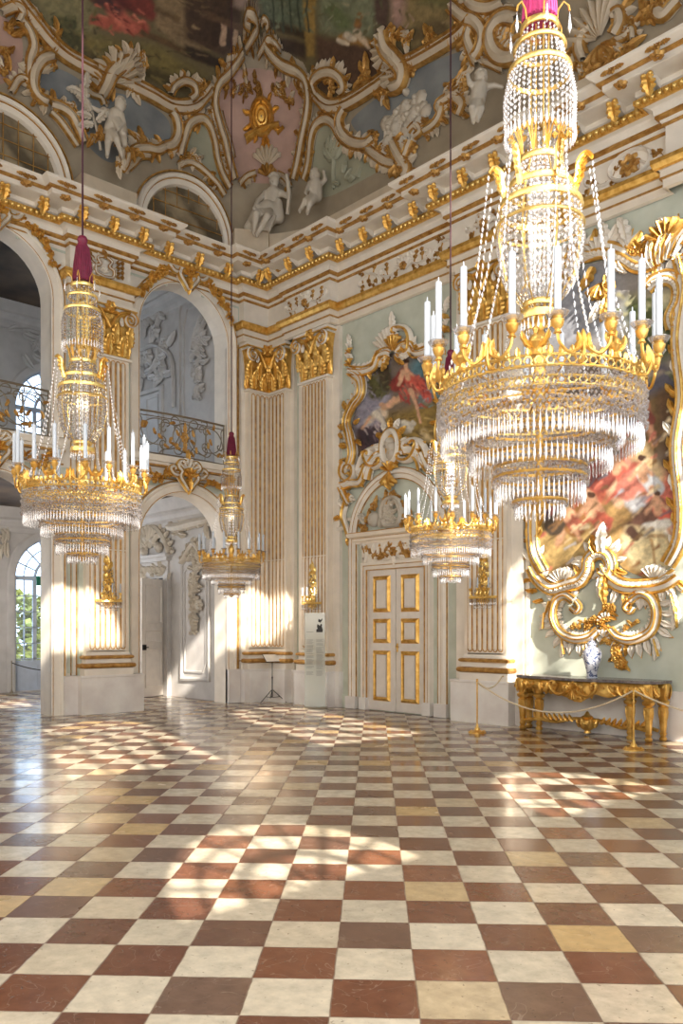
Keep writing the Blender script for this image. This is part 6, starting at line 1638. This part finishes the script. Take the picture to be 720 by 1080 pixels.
def statue(name, label, Z0, J, s, adult=False, extra=None, wing=None):
    P = {k: at(v[0], v[1], Z0-(v[2] if len(v) > 2 else 0)) for k, v in J.items()}
    t = thing(name, label, 'statue', P.get('base') or P['fl'])
    b = MB()
    ball(b, P['head'], s*(.82 if adult else 1.0), (1, 1, 1.15)); mid = lambda a, c, f=.5: [a[k]+(c[k]-a[k])*f for k in range(3)]
    tw = at(J['head'][0]+J.get('look', (0, 0))[0], J['head'][1]+J.get('look', (0, 0))[1], Z0-(J['head'][2] if len(J['head']) > 2 else 0)-s*.95)
    ball(b, mid(P['head'], tw, .95), s*.22); ball(b, [P['head'][0], P['head'][1], P['head'][2]-s*.7], s*.5)
    limb(b, P['head'], s*.45, P['chest'], s*.6); limb(b, P['chest'], s*(1.15 if not adult else 1.1), P['pelvis'], s*(1.2 if not adult else 1.15))
    for q in 'lr':
        limb(b, P['chest'], s*.7, P['s'+q], s*.55); limb(b, P['s'+q], s*.5, P['e'+q], s*.42); limb(b, P['e'+q], s*.42, P['h'+q], s*.28); ball(b, P['h'+q], s*.34)
        limb(b, P['pelvis'], s*.9, P['k'+q], s*.62); limb(b, P['k'+q], s*.6, P['f'+q], s*.34)
        f = P['f'+q]; d = J.get('toe', (0, 2, .05)); g = at(J['f'+q][0]+d[0], J['f'+q][1]+d[1], Z0-(J['f'+q][2] if len(J['f'+q]) > 2 else 0)-d[2]); limb(b, f, s*.36, g, s*.26)
    remeshed(b, 'figure', 'statue', t, s*.16, 4)
    h = MB()
    for k in range(26):
        a, c = random.uniform(0, 2*PI), random.uniform(.1, 1.4)
        ball(h, (P['head'][0]+s*.8*cos(a)*cos(c), P['head'][1]+s*.8*sin(a)*cos(c), P['head'][2]+s*.25+s*.85*sin(c)), s*.26)
    remeshed(h, 'hair', 'statue', t, s*.14, 2)
    if extra: extra(t, P)
    return t
Zp = (0.5-CAMX)*FW[0]+(-4.6-CAMY)*FW[1]
def branch(t, P):
    b = MB(); p0, p1 = at(106, 158, Zp-.1), at(97, 118, Zp-.1); tube(b, [p0, at(103, 140, Zp-.1), p1], .03, 6)
    for px, py, a in ((97, 124, 2.6), (99, 132, 2.9), (96, 118, 2.0), (94, 110, 2.3), (102, 128, .6), (92, 104, 1.8), (86, 98, 2.6), (90, 92, 1.2)):
        m = lambda u, v, w: tuple(at(px, py, Zp-.15)[k]+RT[0 if k == 0 else 1]*u*(k < 2)+(v if k == 2 else 0)-FW[0 if k == 0 else 1]*w*(k < 2) for k in range(3))
        leaf(b, m, (0, 0), a, .34, .2, .6, .07, 0)
    b.build('branch', M['statue'], t)
    d = MB(); 
    for k in range(4): limb(d, at(110+4*k, 118+2*k, Zp-.02), .1, at(124+2*k, 132+3*k, Zp-.1), .07)
    limb(d, at(128, 136, Zp-.02), .13, at(131, 152, Zp+.02), .07)
    remeshed(d, 'drapery', 'statue', t, .03, 3)
statue('statue', 'white standing cherub statue holding a leafy branch on the plinth between half round windows', Zp, dict(head=(127, 110), look=(6, 0), chest=(122, 121), pelvis=(117, 137), sl=(113, 119), sr=(128, 121), el=(104, 117, .1), hl=(95, 112, .15), er=(131, 131, .05), hr=(125, 136, .2), kl=(114, 150, .15), fl=(113, 164), kr=(123, 147, .2), fr=(129, 165), base=(120, 166)), .125, extra=branch)
Zw = 19.55
def wings(t, P):
    d = MB()
    limb(d, at(282, 220, Zw-.1), .2, at(270, 230, Zw-.25), .16); limb(d, at(286, 222, Zw), .22, at(281, 240, Zw-.1), .13); limb(d, at(274, 222, Zw-.1), .16, at(262, 240, Zw-.05), .12); limb(d, at(292, 214, Zw), .13, at(294, 230, Zw), .14)
    for k in range(5): limb(d, at(270+5*k, 216+3*k, Zw-.3), .05, at(264+5*k, 244, Zw-.25), .04)
    remeshed(d, 'drapery', 'statue', t, .045, 3)
    b = MB(); tube(b, [at(303, 226, Zw-.1), at(305, 205, Zw-.2), at(302, 184, Zw-.2)], .045, 6); b.build('staff', M['statue'], t)
statue('statue', 'white stucco woman seated with a raised arm in the corner under the pink cartouche', Zw, dict(head=(289, 191), look=(-3, 1), chest=(288, 204), pelvis=(284, 222), sl=(280, 204), sr=(297, 204), el=(272, 212, .2), hl=(268, 220, .35), er=(305, 208, .15), hr=(304, 192, .2), kl=(270, 226, .5), fl=(268, 246, .45), kr=(282, 228, .55), fr=(271, 247, .6), base=(278, 246)), .155, True, wings)
Zs = (1.9-CAMX)*FW[0]+(-.55-CAMY)*FW[1]
statue('statue', 'white seated cherub statue with one arm raised, right of the seated woman', Zs, dict(head=(332, 185), look=(-2, 1), chest=(333, 195), pelvis=(333, 207), sl=(327, 194), sr=(338, 194), el=(324, 199, .1), hl=(322, 203, .2), er=(343, 190), hr=(341, 181), kl=(322, 212, .2), fl=(316, 222, .2), kr=(327, 214, .25), fr=(324, 224, .25), base=(332, 214)), .13)
Zr = (7.1-CAMX)*FW[0]+(-.6-CAMY)*FW[1]
statue('statue', 'white cherub statue with spread arms on the plinth behind the largest chandelier', Zr, dict(head=(507, 82), look=(3, 0), chest=(506, 93), pelvis=(503, 107), sl=(500, 91), sr=(513, 92), el=(495, 88, .05), hl=(493, 79, .05), er=(521, 90, .05), hr=(529, 92, .05), kl=(498, 114, .2), fl=(499, 128, .1), kr=(507, 115, .2), fr=(504, 126, .2), base=(503, 128)), .125)
# ================================================================== ornament of the arcade wall and the frieze
random.seed(21)
def LO(name, label, cat, anchor, w=.06): return Orn(name, label, cat, anchor, lambda u, v, q: LW(u, v, q+w), lambda px, py: LP(px, py, w))
def RO(name, label, cat, anchor, w=.06): return Orn(name, label, cat, anchor, lambda u, v, q: RW(u, v, q+w), lambda px, py: RP(px, py, w))
def keystone(c, z, label, big=1.0, low=False):
    o = Orn('keystone_ornament', label, 'ornament', (c, z), lambda u, v, q: LW(u, v, q+.1), lambda a, b: (a, b))
    s_ = big
    for s in (-1, 1):
        q = lambda P: [(c+s*a*s_, z+b*s_) for a, b in P]
        o.band(q([(.04, .3), (.2, .34), (.3, .22), (.2, .1), (.24, -.04), (.12, -.2), (.02, -.34)]), .12*s_, .14, 5, -s)
        o.band(q([(.1, .05), (.36, .0), (.5, .12), (.4, .2), (.36, .12)]), .11*s_, .12, 4, s)
        if not low: o.gar(q([(.42, .08), (.62, -.02), (.82, -.2), (1.02, -.42), (1.18, -.72)]), .12*s_, True)
        else: o.gar(q([(.4, .12), (.7, -.08), (.98, -.14), (1.25, .06)]), .12*s_, True); o.leaves(q([(1.28, .1)]), .26)
    shell(o.b, o.m, (c, z+.1*s_), PI/2, .04, .36*s_, 2.4, 6, .14, .04); shell(o.g, o.m, (c, z-.02), PI/2, .02, .24*s_, 3.0, 5, .14, .1)
    leaf(o.g, o.m, (c, z-.02), -PI/2, .42*s_, .22*s_, 0, .12, .08); o.leaf((c, z+.38*s_), PI/2, .26*s_, True, .2); rosette(o.g, o.m, (c, z+.02), .09*s_, .12, 6, .14)
    return o.end('white', 'gold')
keystone(-2.5, 9.78, 'white and gold cartouche with garlands on the crown of the balcony arch nearest the corner', 1.0)
keystone(-6.8, 9.78, 'white and gold cartouche with garlands on the balcony arch at the left edge', 1.0)
keystone(-2.5, 5.22, 'white and gold keystone with flower swags over the arch with the open white door', .95, True)
keystone(-6.8, 5.22, 'white and gold keystone with flower swags over the arch at the left edge', .95, True)

def friezeorn(label, tr, m, anchor, P, L):
    o = Orn('frieze_ornament', label, 'ornament', anchor, m, tr)
    return o
def RF(label, px0, px1, seed, oval=False):
    """scrolling foliage between two pixels' places along the frieze of the right wall"""
    w = .30; z0, z1 = 9.14, 9.58; u0 = RP(px0, 300, w)[0]; u1 = RP(px1, 300, w)[0]
    d = .03 if not (u0 < 2.4 or 6.0 < u0 < 7.4 or u0 > 10.3) else .27
    o = Orn('frieze_ornament', label, 'ornament', ((u0+u1)/2, 9.3), lambda u, v, q: RW(u, v, q+d), lambda a, b: (a, b))
    r = random.Random(seed); uc = (u0+u1)/2; W = (u1-u0)/2; zc = (z0+z1)/2
    for s in (-1, 1):
        n = max(1, int(W/.6)); L = W/n
        for k in range(n):
            a = uc+s*(L*k+.1); b_ = uc+s*L*(k+1); up = 1 if k % 2 else -1
            relief(o.b, o.m, scroll((a, zc-.08*up), (b_, zc+.05*up), s*up*.22, .16, .16), .07, .07, .0)
            for q in range(5):
                t = (q+.5)/5; sprig(o.g, o.m, (a+(b_-a)*t, zc+up*.1*sin(PI*t)), r.uniform(.4, 2.6)*(1 if q % 2 else -1), .2, r.uniform(-1, 1), .02, .1, 2, .05)
    if oval:
        prism(o.b, o.m, [(uc+.34*cos(a)+.0, zc+.2*sin(a)) for a in lsp(0, 2*PI, 20)[:-1]], 0, .04); rosette(o.g, o.m, (uc, zc), .2, .09, 7, .04)
        relief(o.b, o.m, [(uc+.36*cos(a), zc+.22*sin(a)) for a in lsp(0, 2*PI, 24)], .07, .09, .02)
    else:
        shell(o.b, o.m, (uc, zc-.12), PI/2, .03, .28, 2.6, 6, .09, .02); rosette(o.g, o.m, (uc, zc-.05), .1, .09, 5, .06)
    return o.end('white', 'oldgold')
RF('gilded foliage spray on the frieze above the pilaster next to the corner', 303, 343, 1)
RF('long gilded scrolling foliage on the frieze above the gilded door', 372, 470, 2)
RF('gilded foliage cartouche on the frieze left of the largest chandelier', 493, 530, 3)
RF('white and gold oval cartouche with foliage on the frieze right of the largest chandelier', 612, 705, 4, True)
o = Orn('frieze_ornament', 'gilded scroll cartouche on the frieze block over the pier pilaster', 'ornament', (-4.6, 9.33), lambda u, v, q: LW(u, v, q+.23), lambda a, b: (a, b))
for s in (-1, 1):
    o.band([(-4.6, 9.12), (-4.6+s*.18, 9.16), (-4.6+s*.2, 9.3), (-4.6+s*.1, 9.36), (-4.6+s*.16, 9.48), (-4.6, 9.56)], .06, .06, 4, -s)
    for k in range(4): sprig(o.g, o.m, (-4.6+s*.2, 9.15+.1*k), PI/2-s*.9, .2, -s*.7, .02, .1, 2, .05)
o.leaf((-4.6, 9.5), PI/2, .2); shell(o.b, o.m, (-4.6, 9.2), PI/2, .02, .13, 2.4, 5, .07, .02)
o.end('white', 'oldgold')

# balcony railings
def railing(label, c):
    t = thing('balcony_railing', label, 'railing', (0, c, U_SILL))
    w = -.08; x0, x1 = c-AR+.01, c+AR-.01; z0, z1 = U_SILL+.06, U_SILL+.98
    bow = lambda u: .10*(1-((u-c)/AR)**2)
    m = lambda u, v, q: LW(u, v, w+bow(u)+q)
    b = MB()
    for z, r in ((z1, .026), (z0, .018), (z1-.1, .012)): tube(b, [(x, z, 0) for x in lsp(x0, x1, 16)], r, 6, m)
    b.build('rail', M['iron'], t)
    b, g = MB(), MB()
    for s in (-1, 1):
        for a, e, bl in (((.05, .15), (.5, .72), .3), ((.5, .12), (.08, .6), .25), ((.6, .2), (1.05, .7), -.3), ((1.08, .16), (.6, .66), .28), ((.12, .75), (.55, .1), -.2), ((.62, .78), (1.1, .45), .2)):
            p = scroll((c+s*a[0], z0+a[1]), (c+s*e[0], z0+e[1]), bl*s, .2, .2, 1, random.choice((1, -1)), 5.2, 5.2)
            tube(b, [(q[0], max(z0, min(z1-.02, q[1])), 0) for q in p], .013, 5, m)
        for k in range(12):
            leaf(g, m, (c+s*random.uniform(.05, 1.1), z0+random.uniform(.1, .75)), random.uniform(0, 6.28), .17, .09, random.choice((-1, 1)), .03, .012, None, 2, 7)
        tube(b, [(c+s*AR*.985, z0, 0), (c+s*AR*.985, z1, 0)], .016, 5, m); tube(b, [(c+s*.56, z0, 0), (c+s*.58, z1-.1, 0)], .009, 5, m)
    relief(b, m, [(c+.3*cos(a), z0+.44+.33*sin(a)) for a in lsp(0, 2*PI, 24)], .03, .02, -.01); rosette(g, m, (c, z0+.45), .13, .06, 6); leaf(g, m, (c, z0+.5), PI/2, .3, .13, 0, .03, .02); leaf(g, m, (c, z0+.4), -PI/2, .3, .13, 0, .03, .02)
    b.build('wrought_scroll', M['iron'], t); split_build(g, 'gilded_leaf', M['oldgold'], t)
railing('wrought iron railing with gilded leaves in the balcony arch nearest the corner', -2.5)
railing('wrought iron railing with gilded leaves in the balcony arch at the left edge', -6.8)

# ================================================================== the side gallery behind the arcade
def EP(px, py):
    d = ray(px, py); t = (EWY-CAMY)/d[1]; return (CAMX+t*d[0], EYE+t*d[2])
def EO(name, label, cat, anchor): return Orn(name, label, cat, anchor, EW, EP)
def epx(P): return [EP(*p) for p in P]
# wall panels
for name, P in (('trim_gallery_panel', [(192, 716), (192, 596), (197, 588), (216, 586), (221, 592), (221, 717)]), ):
    b = MB(); p = epx(P); mold(b, EW, p, [(.05, 0), (.04, .05), (-.01, .06), (-.05, .03), (-.06, 0)], True); struct(b, name, M['grey'])
b = MB(); p = epx([(195, 708), (195, 700), (195, 603), (200, 596), (214, 596), (218, 603), (218, 700), (214, 709)]); mold(b, EW, p, [(.03, 0), (.02, .03), (-.02, .03), (-.03, 0)], True); struct(b, 'trim_gallery_inner_panel', M['grey'])
o = EO('trophy_relief', 'grey white hanging trophy relief on the wall panel beside the open white door', 'relief', (207, 630))
o.band([(193, 594), (198, 586), (206, 574), (213, 582), (220, 594)], .16, .12, 7, 1, False); o.band([(200, 592), (206, 584), (214, 592)], .12, .1, 3, 1, False)
for k in range(64):
    y = 588+80*(k/64); x = 207+random.uniform(-6, 6)*(1-k/70)*(.5+.5*sin(k*.35)**2); o.leaf((x, y), random.uniform(0, 6.28), random.uniform(.26, .42)*(1-k/150), False)
for p, r in (((212, 638), .17), ((205, 612), .16), ((208, 655), .13)): u, v = EP(*p); rosette(o.b, EW, (u, v), r, .12, 6, .04)
o.end('statue')
o = EO('cornice_relief', 'grey white stucco cornice and shell over the wall panel in the lower arch', 'relief', (200, 550))
o.band([(180, 556), (190, 556), (205, 552), (224, 548)], .28, .16, 0, 1, False); o.band([(184, 548), (196, 546), (210, 542), (224, 540)], .22, .12, 12, 1, False); o.leaves([], .2)
for px, py in ((184, 560), (190, 562), (200, 558), (210, 556), (220, 554), (150, 548), (156, 540), (165, 536), (176, 540), (182, 546), (190, 540), (200, 534), (210, 536), (172, 530), (160, 530)): o.leaf((px, py), random.uniform(0, 6.28), .4, False); o.shell((px, py+2), random.uniform(1, 2.2), .24, 2.4, False, 5, .1)
o.end('statue')
o = EO('door_relief', 'grey white shell and figure relief in the arched field over the open white door', 'relief', (162, 575))
o.band([(146, 585), (150, 566), (160, 556), (170, 560), (178, 574), (181, 586)], .2, .14, 9, 1, False)
o.shell((160, 580), PI/2, .75, 2.2, False, 7, .16)
for px, py in ((152, 574), (158, 568), (165, 570), (170, 578), (155, 582)): o.leaf((px, py), random.uniform(.4, 2.7), .45, False); u, v = EP(px, py); dome(o.b, EW, u, v, .14, .16, .04)
o.end('statue')
b = MB()
x0, x1 = EP(147, 600)[0]-.6, EP(179, 600)[0]
box(b, EW, x0, x1+.12, 3.66, 3.74, 0, .22); box(b, EW, x0, x1+.08, 3.56, 3.66, 0, .16); box(b, EW, x0, x1, 3.18, 3.56, 0, .07)
box(b, EW, x1-.14, x1+.06, .0, 3.2, 0, .12); box(b, EW, x1-.18, x1-.14, 0, 3.1, 0, .08); struct(b, 'trim_gallery_door', M['grey'])
o = EO('swag_relief', 'grey white stucco swags on the frieze above the open white door', 'relief', (164, 605))
for px in (150, 155, 160, 165, 170, 175): o.shell((px, 606), random.uniform(.8, 2.3), .24, 2.6, False, 5, .13); o.leaf((px, 612), random.uniform(0, 6.28), .4, False); o.leaf((px+2, 600), random.uniform(0, 6.28), .36, False)
o.end('statue')
# doorway sheet with the room's shade painted in, and its open white leaf
b = MB(); box(b, EW, x0, x1-.18, 0.0, 3.12, .004, .012); oo = b.build('door_3', M['doorshade'], None, False); oo['kind'] = 'structure'
hx, hz = EP(172, 660); d = Vector((.4, -.91, 0)).normalized()
hx = x1-.22
def DL(u, v, w): return (hx+d.x*u*1.0-d.y*w, EWY-.03+d.y*u+d.x*w, v)
b = MB(); box(b, DL, 0, 1.0, .02, 3.06, -.025, .025); oo = b.build('door_4', M['doorwhite'], None, False); oo['kind'] = 'structure'
b = MB()
for z0, z1 in ((.25, 1.25), (1.4, 1.75), (1.9, 2.9)):
    for w in (.025, -.025):
        mold(b, DL, [(.15, z0), (.15, z1), (.85, z1), (.85, z0)], [(0, w), (.01, w*1.9), (-.03, w*1.9), (-.05, w)], True)
b.build('door_panel', M['doorwhite'], oo, False)
b = MB(); 
for w in (.03, -.03): box(b, DL, .84, .98, 1.22, 1.36, w-.02, w+.02); tube(b, [(.91, 1.29, 0), (.91, 1.29, w*2.6), (.8, 1.29, w*2.6)], .014, 6, DL)
b.build('lock', M['black'], oo, False)
# upper gallery
o = EO('trophy_relief', 'grey stucco hanging trophy of music instruments in the balcony arch nearest the corner', 'relief', (211, 380))
for k in range(50): o.leaf((211+random.uniform(-6, 6)*(1-k/60), 342+1.6*k), random.uniform(0, 6.28), random.uniform(.3, .48)*(1-k/140), False)
o.band([(204, 372), (208, 356), (213, 342)], .08, .1, 0, 1, False); o.band([(207, 374), (212, 358), (216, 346)], .06, .1, 0, 1, False); u, v = EP(212, 360); rosette(o.b, EW, (u, v), .2, .12, 7, .04)
o.end('grey')
o = EO('wall_relief', 'grey stucco relief of shields and leaves over the upper gallery door', 'relief', (160, 350))
for k in range(24): o.leaf((148+random.uniform(0, 32), 318+random.uniform(0, 84)), random.uniform(0, 6.28), .5, False); 
for px, py, r in ((171, 390, .3), (158, 378, .26), (152, 342, .3), (166, 350, .24), (176, 362, .2)): u, v = EP(px, py); rosette(o.b, EW, (u, v), r, .16, 6, .03)
o.band([(160, 336), (166, 346), (172, 332), (175, 334)], .14, .12, 0, 1, False); o.band([(150, 370), (164, 364), (178, 372), (184, 388), (185, 430)], .12, .1, 0, 1, False)
o.end('grey')
b = MB(); mold(b, EW, epx([(190, 470), (190, 330), (192, 320)]), [(.04, 0), (.03, .06), (-.03, .06), (-.04, 0)]); mold(b, EW, epx([(194, 470), (194, 344), (198, 326), (216, 318)]), [(.03, 0), (.02, .04), (-.02, .04), (-.03, 0)]); mold(b, EW, epx([(172, 500), (172, 408), (146, 416)]), [(.09, 0), (.08, .08), (-.02, .08), (-.05, .03), (-.05, 0)]); struct(b, 'trim_upper_gallery', M['grey'])
b = MB(); u0, v0 = EP(146, 440); u1 = EP(171, 440)[0]; box(b, EW, u0-.6, u1, 5.45, EP(171, 412)[1], .0, .03); oo = b.build('door_5', M['grey'], None, False); oo['kind'] = 'structure'
b = MB(); mold(b, EW, epx([(155, 480), (155, 420), (168, 416), (168, 480)]), [(.0, .03), (.01, .05), (-.06, .05), (-.07, .03)], False); b.build('door_panel', M['grey'], oo, False)
# gallery west wall: stucco reliefs beside the windows
def WP(px, py):
    d = ray(px, py); t = (WWX-CAMX)/d[0]; return (CAMY+t*d[1], EYE+t*d[2])
o = Orn('wall_relief', 'white stucco scroll relief beside the lower garden window', 'relief', (4, 560), WW, WP)
for k in range(8): o.leaf((random.uniform(0, 9), 540+random.uniform(0, 36)), random.uniform(0, 6.28), .45, False)
o.band([(-4, 548), (4, 546), (9, 552), (6, 558)], .1, .1, 3, 1, False); o.end('statue')
o = Orn('wall_relief', 'grey stucco leaf relief beside the upper garden window', 'relief', (35, 365), WW, WP)
for k in range(14): o.leaf((random.uniform(22, 50), 345+random.uniform(0, 32)), random.uniform(0, 6.28), .5, False)
o.end('grey')
# exit sign over the garden door
b = MB(); p = WP(46, 613); box(b, WW, p[0]-.24, p[0]+.24, p[1]-.13, p[1]+.13, .05, .1); oo = b.build('exit_sign', M['exitgreen'], None, False)
b = MB(); q = lambda u, v: (p[0]+u, p[1]+v)
dome(b, WW, p[0]-.02, p[1]+.085, .022, .004, .1)
for P in ([(-.03, .06), (.02, .05), (.0, -.02), (-.05, -.02)], [(-.05, .0), (.0, -.03), (.05, -.07), (.04, -.09), (-.02, -.05)], [(-.04, -.01), (-.02, -.04), (-.07, -.1), (-.1, -.09)], [(.01, .05), (.06, .02), (.055, .005), (.0, .03)], [(-.02, .055), (-.08, .03), (-.09, -.01), (-.075, -.01), (-.06, .02)]): prism(b, WW, [q(*a) for a in P], .1, .103)
prism(b, WW, [q(*a) for a in [(.1, -.1), (.1, .1), (.19, .1), (.19, -.1)]], .1, .102)
b.build('running_figure', M['paper'], oo, False); tag(oo, 'green emergency exit sign with white running figure over the garden door', 'exit sign')
# the garden seen through the windows
b = MB(); b.add([(-60, -40, -.4), (-7.3, -40, -.4), (-7.3, 40, -.4), (-60, 40, -.4)], [(0, 1, 2, 3)]); struct(b, 'ground_garden', M['gravel'])
rg = random.Random(4)
def tree(x, y, r, z, label):
    t = thing('garden_tree', label, 'tree', (x, y, -.4), 'trees of the garden')
    b = MB()
    for k in range(900):
        a, c, rr = rg.uniform(0, 2*PI), rg.uniform(-1.2, 1.5), r*rg.uniform(.75, 1.05)
        px, py, pz = x+rr*cos(a)*cos(c), y+rr*sin(a)*cos(c), z+rr*1.1*sin(c); s = r*.11; q = rg.uniform(0, 6.28); e = rg.uniform(-1, 1)
        b.add([(px+s*cos(q), py+s*sin(q), pz+s*e), (px-s*sin(q), py+s*cos(q), pz-s*.4), (px-s*cos(q), py-s*sin(q), pz-s*e), (px+s*sin(q), py-s*cos(q), pz+s*.4)], [(0, 1, 2, 3)])
    b.build('foliage', M['foliage'], t, False); b = MB(); tube(b, [(x, y, -.39), (x, y, z)], lambda s: .2*(1-.4*s), 7); b.build('trunk', M['rope'], t)
for i, (x, y, r, z) in enumerate([(-19, 1.0, 1.5, 1.7), (-19.4, 2.9, 1.4, 1.75), (-20, -.8, 1.6, 1.8), (-20.5, 5.2, 1.6, 1.8)]): tree(x, y, r, z, 'sunlit yellow green garden tree seen through the window of the side gallery')
# ================================================================== light
w = bpy.data.worlds.new('sky'); SC.world = w; w.use_nodes = True
nt = w.node_tree; bg = nt.nodes['Background']
bg.inputs[0].default_value = (.60, .78, 1.0, 1); bg.inputs[1].default_value = 4.5
def light(name, kind, loc, target, power, col, size=1.0, sy=None):
    l = bpy.data.lights.new(name, kind); l.energy = power; l.color = col
    if kind == 'AREA':
        l.shape = 'RECTANGLE'; l.size = size; l.size_y = sy or size
    elif kind == 'POINT': l.shadow_soft_size = size
    o = bpy.data.objects.new(name, l); COL.objects.link(o); o.location = loc
    if target is not None:
        o.rotation_euler = (Vector(target)-Vector(loc)).to_track_quat('-Z', 'Y').to_euler()
    return o
s = light('sun', 'SUN', (30, -20, 20), None, 16.0, (1.0, .91, .78)); s.data.angle = math.radians(.7)
s.rotation_euler = Vector((-1, .32, -.57)).to_track_quat('-Z', 'Y').to_euler()
light('hall_fill_east', 'AREA', (17.2, -9, 4.6), (1, -4, 3.2), 820, (1.0, .965, .91), 12, 6)  # unseen area fill added on the east side to brighten the hall
light('hall_fill_south', 'AREA', (9, -17.4, 5.0), (7, 0, 3.6), 700, (1.0, .955, .895), 14, 6.5)  # unseen fill added before the closed south wall, which has no window
light('gallery_window_fill', 'AREA', (-6.2, -2.5, 3.3), (0, -2.5, 1.5), 40, (.80, .88, 1.0), 1.8, 2.6)  # added area lamp that strengthens the light from the garden window
light('gallery_north_fill', 'AREA', (-3.4, -6.2, 2.6), (-3.4, 0, 2.4), 120, (1.0, .95, .9), 3, 3)  # unseen fill added to brighten the gallery's north wall and door leaf
light('upper_gallery_fill', 'AREA', (-3.4, -5.4, 8.2), (-3.0, 0, 8.0), 36, (.9, .94, 1.0), 3, 3)  # unseen area lamp added to lift the upper gallery's end wall
SC.view_settings.view_transform = 'Standard'
SC.view_settings.look = 'None'
SC.view_settings.exposure = 0.0
SC.cycles.transparent_max_bounces = 32
SC.cycles.max_bounces = 7
SC.cycles.caustics_reflective = False; SC.cycles.caustics_refractive = False
SC.cycles.sample_clamp_indirect = 4.0
